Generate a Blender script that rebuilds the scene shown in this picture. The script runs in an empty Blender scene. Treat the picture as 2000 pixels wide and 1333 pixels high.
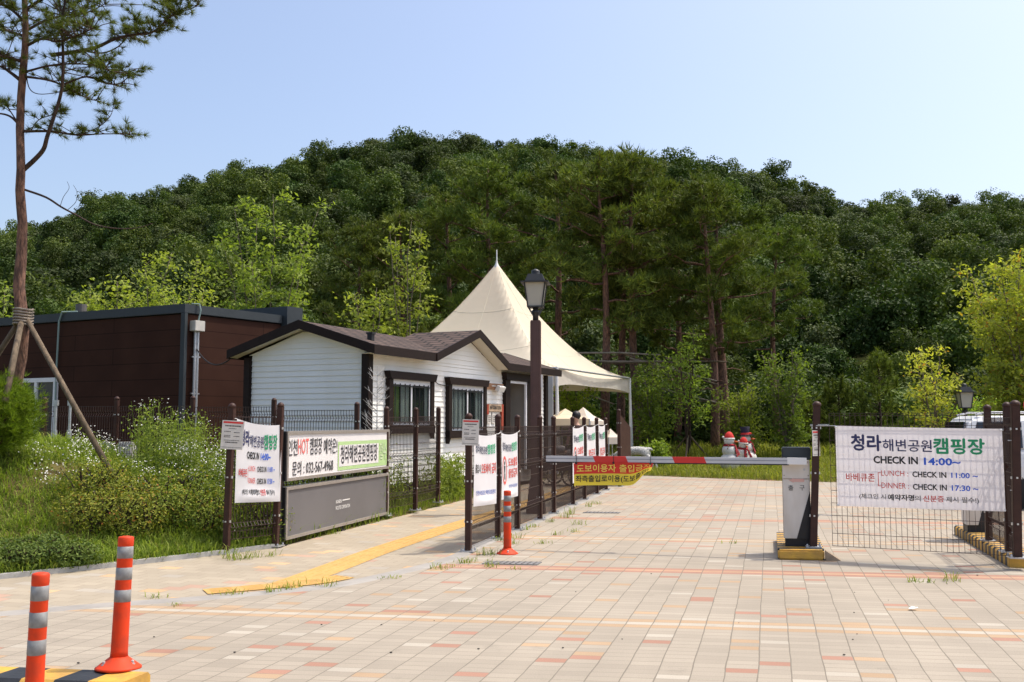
import bpy, bmesh, math, random
import numpy as np
from mathutils import Vector, Matrix, Euler, noise

scene = bpy.context.scene
col = scene.collection
R = math.radians

# ------------------------------------------------------------------ camera, sky, sun, exposure
FPX = 1850.0                      # focal length in photo pixels (2000 wide)
PITCH = math.atan((826 - 666.5) / FPX)
CAMH = 1.57
cam_data = bpy.data.cameras.new("camera")
cam_data.sensor_width = 36.0
cam_data.lens = 36.0 * FPX / 2000.0
cam_data.clip_start, cam_data.clip_end = 0.1, 3000.0
cam = bpy.data.objects.new("camera", cam_data)
col.objects.link(cam)
cam.location = (0, 0, CAMH)
cam.rotation_euler = (R(90) + PITCH, 0, 0)
scene.camera = cam

SUN_AZ = math.atan2(0.75, 0.22)   # from +Y towards +X
SUN_EL = R(64)
world = bpy.data.worlds.new("World")
scene.world = world
world.use_nodes = True
wn, wl = world.node_tree.nodes, world.node_tree.links
bg = wn["Background"]
sky = wn.new("ShaderNodeTexSky")
sky.sky_type = 'NISHITA'
sky.sun_disc = False
sky.sun_elevation, sky.sun_rotation = SUN_EL, SUN_AZ
sky.altitude, sky.air_density, sky.dust_density, sky.ozone_density = 0, 0.9, 4.2, 0.8
wl.new(sky.outputs[0], bg.inputs[0])
bg.inputs[1].default_value = 0.15

sun_data = bpy.data.lights.new("sun", 'SUN')
sun_data.energy, sun_data.angle, sun_data.color = 2.2, R(0.5), (1.0, 0.92, 0.80)
sun = bpy.data.objects.new("sun", sun_data)
col.objects.link(sun)
sdir = Vector((math.sin(SUN_AZ) * math.cos(SUN_EL), math.cos(SUN_AZ) * math.cos(SUN_EL), math.sin(SUN_EL)))
sun.rotation_euler = sdir.to_track_quat('Z', 'Y').to_euler()
sun.location = (20, 10, 40)

scene.view_settings.view_transform = 'Standard'
scene.view_settings.look = 'None'
scene.view_settings.gamma = 1.0
scene.view_settings.exposure = 0.76
scene.cycles.max_bounces = 8
scene.cycles.transparent_max_bounces = 12
scene.cycles.use_denoising = True

# ------------------------------------------------------------------ measuring helpers
def _ray(px, py):
    xc, yc = (px - 1000) / FPX, -(py - 666.5) / FPX
    s, c = math.sin(PITCH), math.cos(PITCH)
    return Vector((xc, c - yc * s, s + yc * c))

def at(px, py, Y):
    d = _ray(px, py); return Vector((0, 0, CAMH)) + d * (Y / d.y)

def G(px, py, z=0.0):
    d = _ray(px, py); return Vector((0, 0, CAMH)) + d * ((z - CAMH) / d.z)

def on_plane(px, py, P, dr):
    """pixel -> (distance along dr from P, height) on the vertical plane through P along dr"""
    d = _ray(px, py)
    n = Vector((-dr[1], dr[0]))
    t = (n.x * P[0] + n.y * P[1]) / (n.x * d.x + n.y * d.y)
    q = Vector((0, 0, CAMH)) + d * t
    return (q.x - P[0]) * dr[0] + (q.y - P[1]) * dr[1], q.z

PHI = math.atan(500 / FPX)
D = Vector((math.sin(PHI), math.cos(PHI), 0))     # along the lane
E = Vector((math.cos(PHI), -math.sin(PHI), 0))    # across the lane, to the right
UP = Vector((0, 0, 1))

# ------------------------------------------------------------------ object helpers
def tag(o, label=None, cat=None, group=None, kind=None):
    if label: o["label"] = label
    if cat: o["category"] = cat
    if group: o["group"] = group
    if kind: o["kind"] = kind
    return o

def thing(name, label, cat, loc=(0, 0, 0), group=None):
    o = bpy.data.objects.new(name, None)
    o.empty_display_size = 0.2
    o.location = loc
    col.objects.link(o)
    return tag(o, label, cat, group)

def origin_of(parent):
    p = Vector((0, 0, 0)); q = parent
    while q is not None:
        p += q.location; q = q.parent
    return p

class MB:
    """collects faces in world coordinates, builds one mesh object"""
    def __init__(s):
        s.v, s.f, s.m, s.sm = [], [], [], []
        s.mi = 0; s.smooth = False
    def add(s, vs, fs):
        n = len(s.v)
        s.v += [tuple(p) for p in vs]
        for f in fs:
            s.f.append(tuple(i + n for i in f)); s.m.append(s.mi); s.sm.append(s.smooth)
        return s
    def box(s, c, size, ax=None, top=1.0):
        """box centred at c; ax = (x axis, y axis, z axis); top scales the upper face"""
        ax = ax or (Vector((1, 0, 0)), Vector((0, 1, 0)), UP)
        c = Vector(c); hx, hy, hz = size[0] / 2, size[1] / 2, size[2] / 2
        vs = []
        for z in (-1, 1):
            k = top if z > 0 else 1
            for x, y in ((-1, -1), (1, -1), (1, 1), (-1, 1)):
                vs.append(c + ax[0] * x * hx * k + ax[1] * y * hy * k + ax[2] * z * hz)
        return s.add(vs, [(3, 2, 1, 0), (4, 5, 6, 7), (0, 1, 5, 4), (1, 2, 6, 5), (2, 3, 7, 6), (3, 0, 4, 7)])
    def bar(s, a, b, w, h=None, up=None):
        a, b = Vector(a), Vector(b); h = h or w
        z = (b - a); L = z.length
        if L < 1e-6: return s
        z.normalize()
        up = Vector(up) if up is not None else (UP if abs(z.z) < .9 else Vector((D)))
        x = z.cross(up)
        if x.length < 1e-4: x = z.cross(Vector((1, 0, 0)))
        x.normalize(); y = x.cross(z)
        return s.box((a + b) / 2, (w, h, L), (x, y, z))
    def tube(s, pts, rad, n=8, cap=True):
        pts = [Vector(p) for p in pts]
        if not hasattr(rad, '__len__'): rad = [rad] * len(pts)
        k = len(pts); vs = []; t0 = None
        for i, p in enumerate(pts):
            t = (pts[min(i + 1, k - 1)] - pts[max(i - 1, 0)])
            if t.length < 1e-9: t = Vector((0, 0, 1))
            t.normalize()
            if t0 is None:
                ref = Vector((1, 0, 0)) if abs(t.x) < .8 else Vector((0, 1, 0))
                x = t.cross(ref).normalized()
            else:
                x = (x - t * x.dot(t))
                x = x.normalized() if x.length > 1e-6 else t.cross(Vector((1, 0, .3))).normalized()
            t0 = t; y = t.cross(x)
            for j in range(n):
                a = 2 * math.pi * j / n
                vs.append(p + (x * math.cos(a) + y * math.sin(a)) * rad[i])
        fs = []
        for i in range(k - 1):
            for j in range(n):
                j2 = (j + 1) % n
                fs.append((i * n + j, i * n + j2, (i + 1) * n + j2, (i + 1) * n + j))
        if cap:
            fs.append(tuple(reversed(range(n)))); fs.append(tuple(range((k - 1) * n, k * n)))
        return s.add(vs, fs)
    def lathe(s, c, prof, n=20, ax=None):
        """profile [(r, z)] turned about the vertical through c"""
        ax = ax or (Vector((1, 0, 0)), Vector((0, 1, 0)), UP)
        c = Vector(c); vs = []; k = len(prof)
        for r, z in prof:
            for j in range(n):
                a = 2 * math.pi * j / n
                vs.append(c + ax[0] * r * math.cos(a) + ax[1] * r * math.sin(a) + ax[2] * z)
        fs = [(i * n + j, i * n + (j + 1) % n, (i + 1) * n + (j + 1) % n, (i + 1) * n + j) for i in range(k - 1) for j in range(n)]
        fs.append(tuple(reversed(range(n)))); fs.append(tuple(range((k - 1) * n, k * n)))
        return s.add(vs, fs)
    def poly(s, pts):
        return s.add(pts, [tuple(range(len(pts)))])
    def prism(s, pts, d):
        """polygon pts (counter-clockwise seen from +d) pushed along d"""
        n = len(pts); d = Vector(d); a = [Vector(p) for p in pts]; b = [p + d for p in a]
        fs = [tuple(reversed(range(n))), tuple(range(n, 2 * n))] + [(i, (i + 1) % n, (i + 1) % n + n, i + n) for i in range(n)]
        return s.add(a + b, fs)
    def ell(s, c, r, n=14, m=9, ax=None):
        ax = ax or (Vector((1, 0, 0)), Vector((0, 1, 0)), UP)
        if not hasattr(r, '__len__'): r = (r, r, r)
        c = Vector(c); vs = [c - ax[2] * r[2]]
        for i in range(1, m):
            ph = -math.pi / 2 + math.pi * i / m
            for j in range(n):
                a = 2 * math.pi * j / n
                vs.append(c + ax[0] * r[0] * math.cos(ph) * math.cos(a) + ax[1] * r[1] * math.cos(ph) * math.sin(a) + ax[2] * r[2] * math.sin(ph))
        vs.append(c + ax[2] * r[2]); L = len(vs) - 1
        fs = [(0, 1 + (j + 1) % n, 1 + j) for j in range(n)]
        for i in range(m - 2):
            for j in range(n):
                fs.append((1 + i * n + j, 1 + i * n + (j + 1) % n, 1 + (i + 1) * n + (j + 1) % n, 1 + (i + 1) * n + j))
        fs += [(1 + (m - 2) * n + j, 1 + (m - 2) * n + (j + 1) % n, L) for j in range(n)]
        return s.add(vs, fs)
    def build(s, name, mats, parent=None, bevel=0, fix=True, bev_seg=2):
        me = bpy.data.meshes.new(name)
        o = Vector((0, 0, 0)) if parent is None else origin_of(parent)
        me.from_pydata([(p[0] - o.x, p[1] - o.y, p[2] - o.z) for p in s.v], [], s.f)
        for m in (mats if isinstance(mats, (list, tuple)) else [mats]): me.materials.append(m)
        me.polygons.foreach_set('material_index', s.m)
        me.polygons.foreach_set('use_smooth', s.sm)
        if fix or bevel:
            bm = bmesh.new(); bm.from_mesh(me)
            if fix: bmesh.ops.recalc_face_normals(bm, faces=bm.faces)
            if bevel:
                ed = [e for e in bm.edges if len(e.link_faces) == 2 and e.calc_face_angle(0) > 0.6]
                bmesh.ops.bevel(bm, geom=ed, offset=bevel, segments=bev_seg, affect='EDGES', clamp_overlap=True)
            bm.to_mesh(me); bm.free()
        ob = bpy.data.objects.new(name, me)
        col.objects.link(ob)
        if parent is not None: ob.parent = parent
        return ob

def np_mesh(name, verts, faces, mats, parent=None, smooth=False, mi=None, loc=None):
    """verts (n,3), faces (m,k) numpy -> object"""
    verts = np.asarray(verts, np.float32); faces = np.asarray(faces, np.int32)
    if parent is not None:
        o = origin_of(parent); verts = verts - np.array(o, np.float32)
    me = bpy.data.meshes.new(name)
    m, k = faces.shape
    me.vertices.add(len(verts)); me.vertices.foreach_set('co', verts.ravel())
    me.loops.add(m * k); me.loops.foreach_set('vertex_index', faces.ravel())
    me.polygons.add(m)
    me.polygons.foreach_set('loop_start', np.arange(0, m * k, k, dtype=np.int32))
    for q in (mats if isinstance(mats, (list, tuple)) else [mats]): me.materials.append(q)
    if mi is not None: me.polygons.foreach_set('material_index', np.asarray(mi, np.int32))
    me.polygons.foreach_set('use_smooth', np.full(m, smooth))
    me.update(calc_edges=True); me.validate()
    ob = bpy.data.objects.new(name, me)
    return ob if loc == 'unlinked' else _link(ob, parent)

def _link(ob, parent=None):
    col.objects.link(ob)
    if parent is not None: ob.parent = parent
    return ob

def copy_tree(o, parent=None):
    c = o.copy(); col.objects.link(c); c.parent = parent
    for ch in list(o.children): copy_tree(ch, c)
    return c

# ------------------------------------------------------------------ lettering
_tc = {}
def glyphs(body, bold=0.0):
    key = (body, bold)
    if key in _tc: return _tc[key]
    cu = bpy.data.curves.new('lettering', 'FONT')
    cu.body, cu.size, cu.offset, cu.resolution_u = body, 1.0, bold, 2
    cu.dimensions, cu.fill_mode = '2D', 'FRONT'
    ob = bpy.data.objects.new('lettering', cu); col.objects.link(ob)
    me = bpy.data.meshes.new_from_object(ob.evaluated_get(bpy.context.evaluated_depsgraph_get()))
    bm = bmesh.new(); bm.from_mesh(me)
    bmesh.ops.triangulate(bm, faces=bm.faces)
    for _ in range(3):
        ed = [e for e in bm.edges if e.calc_length() > 0.22]
        if not ed: break
        bmesh.ops.subdivide_edges(bm, edges=ed, cuts=1)
        bmesh.ops.triangulate(bm, faces=bm.faces)
    bm.verts.ensure_lookup_table()
    vs = [(v.co.x, v.co.y) for v in bm.verts]; fs = [tuple(v.index for v in f.verts) for f in bm.faces]
    bm.free(); bpy.data.objects.remove(ob); bpy.data.meshes.remove(me); bpy.data.curves.remove(cu)
    x0 = min(v[0] for v in vs); x1 = max(v[0] for v in vs); y0 = min(v[1] for v in vs); y1 = max(v[1] for v in vs)
    _tc[key] = (vs, fs, (x0, x1, y0, y1))
    return _tc[key]

def letter(mb, body, surf, s0, s1, t0, t1, bold=0.03, mi=0):
    """fit text into the (s, t) window of a surface function surf(s, t) -> point"""
    hangul = any(ord(c) > 0x1100 for c in body)
    vs, fs, (x0, x1, y0, y1) = glyphs(body, 0.0 if hangul else bold)
    mb.mi = mi
    ks, kt = (s1 - s0) / (x1 - x0), (t1 - t0) / (y1 - y0)
    sm, tm_ = (s0 + s1) / 2, (t0 + t1) / 2; p0 = Vector(surf(sm, tm_))
    nn = (Vector(surf(sm + ks * .1, tm_)) - p0).cross(Vector(surf(sm, tm_ + kt * .1)) - p0).normalized()
    if nn.dot(Vector((0, 0, CAMH)) - p0) < 0: nn = -nn
    b = bold * .55
    shifts = ((0, 0), (b, 0), (-b, 0), (0, b), (0, -b)) if hangul and bold > .004 else ((0, 0),)
    for q, (dx, dy) in enumerate(shifts):       # heavier strokes: the same glyphs laid over each other a hair apart
        mb.add([Vector(surf(s0 + ks * (x - x0 + dx), t0 + kt * (y - y0 + dy))) + nn * (.0005 * q) for x, y in vs], fs)

# ------------------------------------------------------------------ materials
def newmat(name):
    m = bpy.data.materials.new(name); m.use_nodes = True
    nt = m.node_tree
    return m, nt.nodes, nt.links, nt.nodes["Principled BSDF"]

def lin(c):
    return tuple(((x / 255) / 12.92 if x / 255 <= 0.04045 else ((x / 255 + 0.055) / 1.055) ** 2.4) for x in c)

def pm(name, c, rough=0.6, var=0.12, scale=6.0, bump=0.0, bscale=40.0, metal=0.0, spec=0.4, c2=None, detail=5.0, stretch=None, contrast=(0.35, 0.65)):
    """painted / plain material with soft mottling and a little bump"""
    m, n, l, b = newmat(name)
    c2 = c2 or tuple(x * (1 - var) for x in c)
    tc = n.new("ShaderNodeTexCoord")
    mp = n.new("ShaderNodeMapping"); l.new(tc.outputs["Object"], mp.inputs[0])
    if stretch: mp.inputs["Scale"].default_value = stretch
    ns = n.new("ShaderNodeTexNoise"); ns.inputs["Scale"].default_value = scale; ns.inputs["Detail"].default_value = detail
    l.new(mp.outputs[0], ns.inputs["Vector"])
    cr = n.new("ShaderNodeValToRGB")
    cr.color_ramp.elements[0].position, cr.color_ramp.elements[1].position = contrast
    cr.color_ramp.elements[0].color = (*c2, 1); cr.color_ramp.elements[1].color = (*c, 1)
    l.new(ns.outputs[0], cr.inputs[0]); l.new(cr.outputs[0], b.inputs["Base Color"])
    b.inputs["Roughness"].default_value = rough; b.inputs["Metallic"].default_value = metal
    b.inputs["Specular IOR Level"].default_value = spec
    if bump:
        n2 = n.new("ShaderNodeTexNoise"); n2.inputs["Scale"].default_value = bscale; n2.inputs["Detail"].default_value = 6
        l.new(mp.outputs[0], n2.inputs["Vector"])
        bp = n.new("ShaderNodeBump"); bp.inputs["Strength"].default_value = bump; bp.inputs["Distance"].default_value = 0.02
        l.new(n2.outputs[0], bp.inputs["Height"]); l.new(bp.outputs[0], b.inputs["Normal"])
    return m

def leafmat(name, ca, cb, trans=0.35, rough=0.6, spec=0.18, tcol=None, cc=None, vary=(.78, 1.2)):
    """foliage: every leaf its own tint, light passes through a little"""
    m, n, l, b = newmat(name)
    g = n.new("ShaderNodeNewGeometry")
    cr = n.new("ShaderNodeValToRGB"); cr.color_ramp.elements[0].color = (*ca, 1); cr.color_ramp.elements[1].color = (*cb, 1)
    if cc:
        e = cr.color_ramp.elements.new(0.93); e.color = (*cb, 1); cr.color_ramp.elements[2].color = (*cc, 1)
    l.new(g.outputs["Random Per Island"], cr.inputs[0])
    oi = n.new("ShaderNodeObjectInfo")
    hs = n.new("ShaderNodeHueSaturation")
    mr = n.new("ShaderNodeMapRange"); mr.inputs["To Min"].default_value = vary[0]; mr.inputs["To Max"].default_value = vary[1]
    l.new(oi.outputs["Random"], mr.inputs["Value"]); l.new(mr.outputs[0], hs.inputs["Value"])
    mr2 = n.new("ShaderNodeMapRange"); mr2.inputs["To Min"].default_value = 0.485; mr2.inputs["To Max"].default_value = 0.515
    mm = n.new("ShaderNodeMath"); mm.operation = 'MULTIPLY'; mm.inputs[1].default_value = 7.31
    fr = n.new("ShaderNodeMath"); fr.operation = 'FRACT'
    l.new(oi.outputs["Random"], mm.inputs[0]); l.new(mm.outputs[0], fr.inputs[0]); l.new(fr.outputs[0], mr2.inputs["Value"])
    l.new(mr2.outputs[0], hs.inputs["Hue"])
    l.new(cr.outputs[0], hs.inputs["Color"]); l.new(hs.outputs[0], b.inputs["Base Color"])
    b.inputs["Roughness"].default_value = rough; b.inputs["Specular IOR Level"].default_value = spec
    tr = n.new("ShaderNodeBsdfTranslucent")
    mx = n.new("ShaderNodeMix"); mx.data_type = 'RGBA'; mx.blend_type = 'MULTIPLY'; mx.inputs["Factor"].default_value = 1
    l.new(hs.outputs[0], mx.inputs["A"]); mx.inputs["B"].default_value = (*(tcol or (1.3, 1.4, 0.5)), 1)
    l.new(mx.outputs["Result"], tr.inputs["Color"])
    ms = n.new("ShaderNodeMixShader"); ms.inputs[0].default_value = trans
    l.new(b.outputs[0], ms.inputs[1]); l.new(tr.outputs[0], ms.inputs[2])
    l.new(ms.outputs[0], n["Material Output"].inputs["Surface"])
    return m

def clothmat(name, c, trans=0.4, rough=0.7, c2=None, scale=3.0, tcol=None, wr=0.0):
    m = pm(name, c, rough, 0.06, scale, c2=c2, bump=wr, bscale=5.0, spec=0.3)
    n, l = m.node_tree.nodes, m.node_tree.links
    b = n["Principled BSDF"]; src = b.inputs["Base Color"].links[0].from_socket
    tr = n.new("ShaderNodeBsdfTranslucent")
    mx = n.new("ShaderNodeMix"); mx.data_type = 'RGBA'; mx.blend_type = 'MULTIPLY'; mx.inputs["Factor"].default_value = 1
    l.new(src, mx.inputs["A"]); mx.inputs["B"].default_value = (*(tcol or (1, 1, 1)), 1)
    l.new(mx.outputs["Result"], tr.inputs["Color"])
    ms = n.new("ShaderNodeMixShader"); ms.inputs[0].default_value = trans
    l.new(b.outputs[0], ms.inputs[1]); l.new(tr.outputs[0], ms.inputs[2])
    l.new(ms.outputs[0], n["Material Output"].inputs["Surface"])
    return m

def M_(op, a, b=None, n=None, l=None):
    q = n.new("ShaderNodeMath"); q.operation = op
    for i, x in enumerate((a, b)):
        if x is None: continue
        if isinstance(x, (int, float)): q.inputs[i].default_value = x
        else: l.new(x, q.inputs[i])
    return q.outputs[0]

def paver(name, ang, org, w, h, base, tints, probs, bands=(), offset=0.0, joint=(0.004, 0.003), jcol=(0.09, 0.075, 0.055), speck=0.5, wob=0.006, period=None):
    """rectangular concrete pavers in a rotated grid; random coloured blocks and coloured courses"""
    m, n, l, b = newmat(name)
    g = n.new("ShaderNodeNewGeometry")
    sp = n.new("ShaderNodeSeparateXYZ")
    wn_ = n.new("ShaderNodeTexNoise"); wn_.inputs["Scale"].default_value = 2.2; wn_.inputs["Detail"].default_value = 3
    l.new(g.outputs["Position"], wn_.inputs["Vector"])
    wsub = n.new("ShaderNodeVectorMath"); wsub.operation = 'SUBTRACT'; wsub.inputs[1].default_value = (0.5, 0.5, 0.5)
    l.new(wn_.outputs["Color"], wsub.inputs[0])
    wsc = n.new("ShaderNodeVectorMath"); wsc.operation = 'SCALE'; wsc.inputs["Scale"].default_value = wob * 4
    l.new(wsub.outputs[0], wsc.inputs[0])
    wad = n.new("ShaderNodeVectorMath"); wad.operation = 'ADD'
    l.new(g.outputs["Position"], wad.inputs[0]); l.new(wsc.outputs[0], wad.inputs[1])
    l.new(wad.outputs[0], sp.inputs[0])
    X = M_('SUBTRACT', sp.outputs[0], org[0], n, l); Y = M_('SUBTRACT', sp.outputs[1], org[1], n, l)
    s, c = math.sin(ang), math.cos(ang)
    u = M_('ADD', M_('MULTIPLY', X, c, n, l), M_('MULTIPLY', Y, -s, n, l), n, l)      # across
    v = M_('ADD', M_('MULTIPLY', X, s, n, l), M_('MULTIPLY', Y, c, n, l), n, l)       # along
    row = M_('FLOOR', M_('DIVIDE', v, h, n, l), None, n, l)
    us = M_('DIVIDE', u, w, n, l)
    if offset:
        us = M_('ADD', us, M_('MULTIPLY', M_('MODULO', M_('ABSOLUTE', row, None, n, l), 2.0, n, l), offset, n, l), n, l)
    colm = M_('FLOOR', us, None, n, l)
    fu = M_('MULTIPLY', M_('FRACT', us, None, n, l), w, n, l)
    fv = M_('MULTIPLY', M_('FRACT', M_('DIVIDE', v, h, n, l), None, n, l), h, n, l)
    # distance to nearest joint
    du = M_('MINIMUM', fu, M_('SUBTRACT', w, fu, n, l), n, l)
    dv = M_('MINIMUM', fv, M_('SUBTRACT', h, fv, n, l), n, l)
    jn = n.new("ShaderNodeTexNoise"); jn.inputs["Scale"].default_value = 5.0; jn.inputs["Detail"].default_value = 4
    l.new(g.outputs["Position"], jn.inputs["Vector"])
    jw = M_('ADD', 0.45, M_('MULTIPLY', jn.outputs[0], 1.1, n, l), n, l)
    cv = n.new("ShaderNodeCombineXYZ"); l.new(colm, cv.inputs[0]); l.new(row, cv.inputs[1])
    wh = n.new("ShaderNodeTexWhiteNoise"); wh.noise_dimensions = '2D'; l.new(cv.outputs[0], wh.inputs["Vector"])
    cv2 = n.new("ShaderNodeCombineXYZ"); l.new(colm, cv2.inputs[0]); l.new(row, cv2.inputs[1]); cv2.inputs[2].default_value = 7.7
    wh2 = n.new("ShaderNodeTexWhiteNoise"); wh2.noise_dimensions = '3D'; l.new(cv2.outputs[0], wh2.inputs["Vector"])
    rnd, rnd2 = wh.outputs["Value"], wh2.outputs["Value"]
    ju = M_('LESS_THAN', du, M_('MULTIPLY', jw, joint[0], n, l), n, l)
    jv = M_('LESS_THAN', dv, M_('MULTIPLY', M_('ADD', 0.3, rnd2, n, l), M_('MULTIPLY', jw, joint[1], n, l), n, l), n, l)
    jt = M_('MAXIMUM', ju, M_('MULTIPLY', jv, 0.75, n, l), n, l)
    cr = n.new("ShaderNodeValToRGB"); cr.color_ramp.interpolation = 'CONSTANT'
    els = cr.color_ramp.elements
    els[0].position = 0.0; els[0].color = (*base, 1); els[1].position = 1 - sum(probs); els[1].color = (*tints[0], 1)
    acc = 1 - sum(probs) + probs[0]
    for tcx, pr in zip(tints[1:], probs[1:]):
        e = els.new(acc); e.color = (*tcx, 1); acc += pr
    l.new(rnd, cr.inputs[0]); colr = cr.outputs[0]
    for v0, cols in bands:           # each band: three courses
        for i, bc in enumerate(cols):
            r0 = v0 + i
            rr = row if not period else M_('FLOORED_MODULO', row, period, n, l)
            k = M_('COMPARE', rr, float(r0), n, l); k.node.inputs[2].default_value = 0.4
            mx = n.new("ShaderNodeMix"); mx.data_type = 'RGBA'
            l.new(k, mx.inputs["Factor"]); l.new(colr, mx.inputs["A"]); mx.inputs["B"].default_value = (*bc, 1)
            colr = mx.outputs["Result"]
    # per block brightness, speckled aggregate, broad stains
    sg = n.new("ShaderNodeTexNoise"); sg.inputs["Scale"].default_value = 110; sg.inputs["Detail"].default_value = 3
    l.new(g.outputs["Position"], sg.inputs["Vector"])
    st = n.new("ShaderNodeTexNoise"); st.inputs["Scale"].default_value = 0.7; st.inputs["Detail"].default_value = 6
    l.new(g.outputs["Position"], st.inputs["Vector"])
    br = M_('ADD', 0.90, M_('MULTIPLY', rnd2, 0.15, n, l), n, l)
    br = M_('MULTIPLY', br, M_('ADD', 1 - speck / 2, M_('MULTIPLY', sg.outputs[0], speck, n, l), n, l), n, l)
    br = M_('MULTIPLY', br, M_('ADD', 0.82, M_('MULTIPLY', st.outputs[0], 0.36, n, l), n, l), n, l)
    # worn tracks running along the lane, blotches of dirt
    cvt = n.new("ShaderNodeCombineXYZ"); l.new(M_('MULTIPLY', u, 1.6, n, l), cvt.inputs[0]); l.new(M_('MULTIPLY', v, 0.10, n, l), cvt.inputs[1])
    trk = n.new("ShaderNodeTexNoise"); trk.inputs["Scale"].default_value = 1.0; trk.inputs["Detail"].default_value = 7; l.new(cvt.outputs[0], trk.inputs["Vector"])
    br = M_('MULTIPLY', br, M_('ADD', 0.86, M_('MULTIPLY', trk.outputs[0], 0.28, n, l), n, l), n, l)
    blo = n.new("ShaderNodeTexNoise"); blo.inputs["Scale"].default_value = 2.3; blo.inputs["Detail"].default_value = 9; blo.inputs["Roughness"].default_value = .7; l.new(g.outputs["Position"], blo.inputs["Vector"])
    bm_ = n.new("ShaderNodeMapRange"); bm_.inputs["From Min"].default_value = .60; bm_.inputs["From Max"].default_value = .78; bm_.inputs["To Min"].default_value = 1.0; bm_.inputs["To Max"].default_value = .72; l.new(blo.outputs[0], bm_.inputs["Value"])
    br = M_('MULTIPLY', br, bm_.outputs[0], n, l)
    vm = n.new("ShaderNodeVectorMath"); vm.operation = 'SCALE'
    l.new(colr, vm.inputs[0]); l.new(br, vm.inputs["Scale"])
    mj = n.new("ShaderNodeMix"); mj.data_type = 'RGBA'
    l.new(jt, mj.inputs["Factor"]); l.new(vm.outputs[0], mj.inputs["A"]); mj.inputs["B"].default_value = (*jcol, 1)
    l.new(mj.outputs["Result"], b.inputs["Base Color"])
    b.inputs["Roughness"].default_value = 0.85; b.inputs["Specular IOR Level"].default_value = 0.25
    hb = M_('SUBTRACT', M_('MULTIPLY', sg.outputs[0], 0.25, n, l), jt, n, l)
    bp = n.new("ShaderNodeBump"); bp.inputs["Strength"].default_value = 0.35; bp.inputs["Distance"].default_value = 0.004
    l.new(hb, bp.inputs["Height"]); l.new(bp.outputs[0], b.inputs["Normal"])
    return m

# palette
BROWN = (0.062, 0.030, 0.022)
m_post = pm("brown_steel_paint", BROWN, 0.5, 0.25, 9, bump=0.05, c2=(0.047, 0.023, 0.018), spec=.22)
m_wire = pm("brown_wire_coating", (0.05, 0.028, 0.022), 0.5, 0.1)
m_galv = pm("galvanised_steel", (0.55, 0.56, 0.57), 0.42, 0.18, 30, metal=0.7)
m_bolt = pm("bright_bolt_steel", (0.7, 0.7, 0.68), 0.35, 0.1, metal=0.6)
m_white = pm("white_paint", (0.78, 0.78, 0.76), 0.45, 0.07, 4)
m_black = pm("black_coating", (0.018, 0.018, 0.020), 0.5, 0.2)
m_trim = pm("dark_brown_trim_paint", (0.019, 0.0105, 0.008), 0.55, 0.25, 14, spec=.18)
m_slate = pm("slate_grey_metal", (0.032, 0.041, 0.047), 0.55, 0.15, 3)
m_timber = pm("weathered_timber", (0.17, 0.125, 0.08), 0.85, 0.45, 3, bump=0.4, bscale=18, stretch=(6, 6, 0.7))
m_banner = clothmat("white_banner_vinyl", (0.80, 0.79, 0.80), 0.16, 0.55, wr=0.05)
m_gbanner = clothmat("thin_banner_vinyl", (0.86, 0.83, 0.85), 0.58, 0.55)
ink = lambda n_, c: pm(n_, c, 0.6, 0.05)
m_navy = ink("navy_print", (0.035, 0.04, 0.12)); m_green = ink("green_print", (0.02, 0.30, 0.13))
m_blackp = ink("black_print", (0.02, 0.02, 0.022)); m_blue = ink("blue_print", (0.03, 0.12, 0.62))
m_red = ink("red_print", (0.62, 0.04, 0.035)); m_orange = pm("orange_red_plastic", (0.66, 0.052, 0.012), 0.55, 0.12, 9, c2=(0.50, 0.05, 0.018), detail=9, contrast=(.36, .52), spec=.2)
m_tape = pm("grey_reflective_tape", (0.27, 0.28, 0.28), 0.45, 0.15, 22, c2=(0.19, 0.19, 0.185), detail=9)
m_yel = pm("yellow_kerb_paint", (0.62, 0.36, 0.055), 0.6, 0.3, 9, bump=0.25, bscale=30, c2=(0.45, 0.26, 0.06))
m_kblk = pm("black_kerb_paint", (0.030, 0.032, 0.036), 0.5, 0.3, 9, bump=0.2, bscale=30)
m_conc = pm("grey_concrete", (0.42, 0.41, 0.39), 0.85, 0.22, 4, bump=0.2, bscale=60)
m_glass = None
def glassmat(name, tint=(0.02, 0.025, 0.03), t=0.55):
    m, n, l, b = newmat(name)
    b.inputs["Base Color"].default_value = (*tint, 1); b.inputs["Roughness"].default_value = 0.03
    b.inputs["Specular IOR Level"].default_value = 0.8
    tr = n.new("ShaderNodeBsdfTransparent"); tr.inputs[0].default_value = (0.85, 0.9, 0.9, 1)
    ms = n.new("ShaderNodeMixShader"); ms.inputs[0].default_value = t
    l.new(b.outputs[0], ms.inputs[1]); l.new(tr.outputs[0], ms.inputs[2])
    l.new(ms.outputs[0], n["Material Output"].inputs["Surface"])
    return m
m_glass = glassmat("window_glass", t=.74)
m_bark = pm("pine_bark", (0.22, 0.115, 0.075), 0.85, 0.5, 5, bump=1.0, bscale=12, c2=(0.085, 0.045, 0.032), stretch=(5, 5, 1.4), contrast=(0.4, 0.6))
m_bark2 = pm("dark_bark", (0.085, 0.05, 0.035), 0.9, 0.5, 6, bump=0.8, bscale=14, c2=(0.035, 0.024, 0.02), stretch=(5, 5, 1.2))
m_stem = pm("grey_green_stem", (0.16, 0.13, 0.09), 0.8, 0.3, 8)
# ------------------------------------------------------------------ ground shapes (lane frame: w across, u along)
def P(w, u, z=0.0):
    q = E * w + D * u
    return Vector((q.x, q.y, z))

def wu(X, Y): return X * E.x + Y * E.y, X * D.x + Y * D.y

def sstep(a, b, x):
    t = np.clip((x - a) / (b - a), 0, 1); return t * t * (3 - 2 * t)

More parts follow.
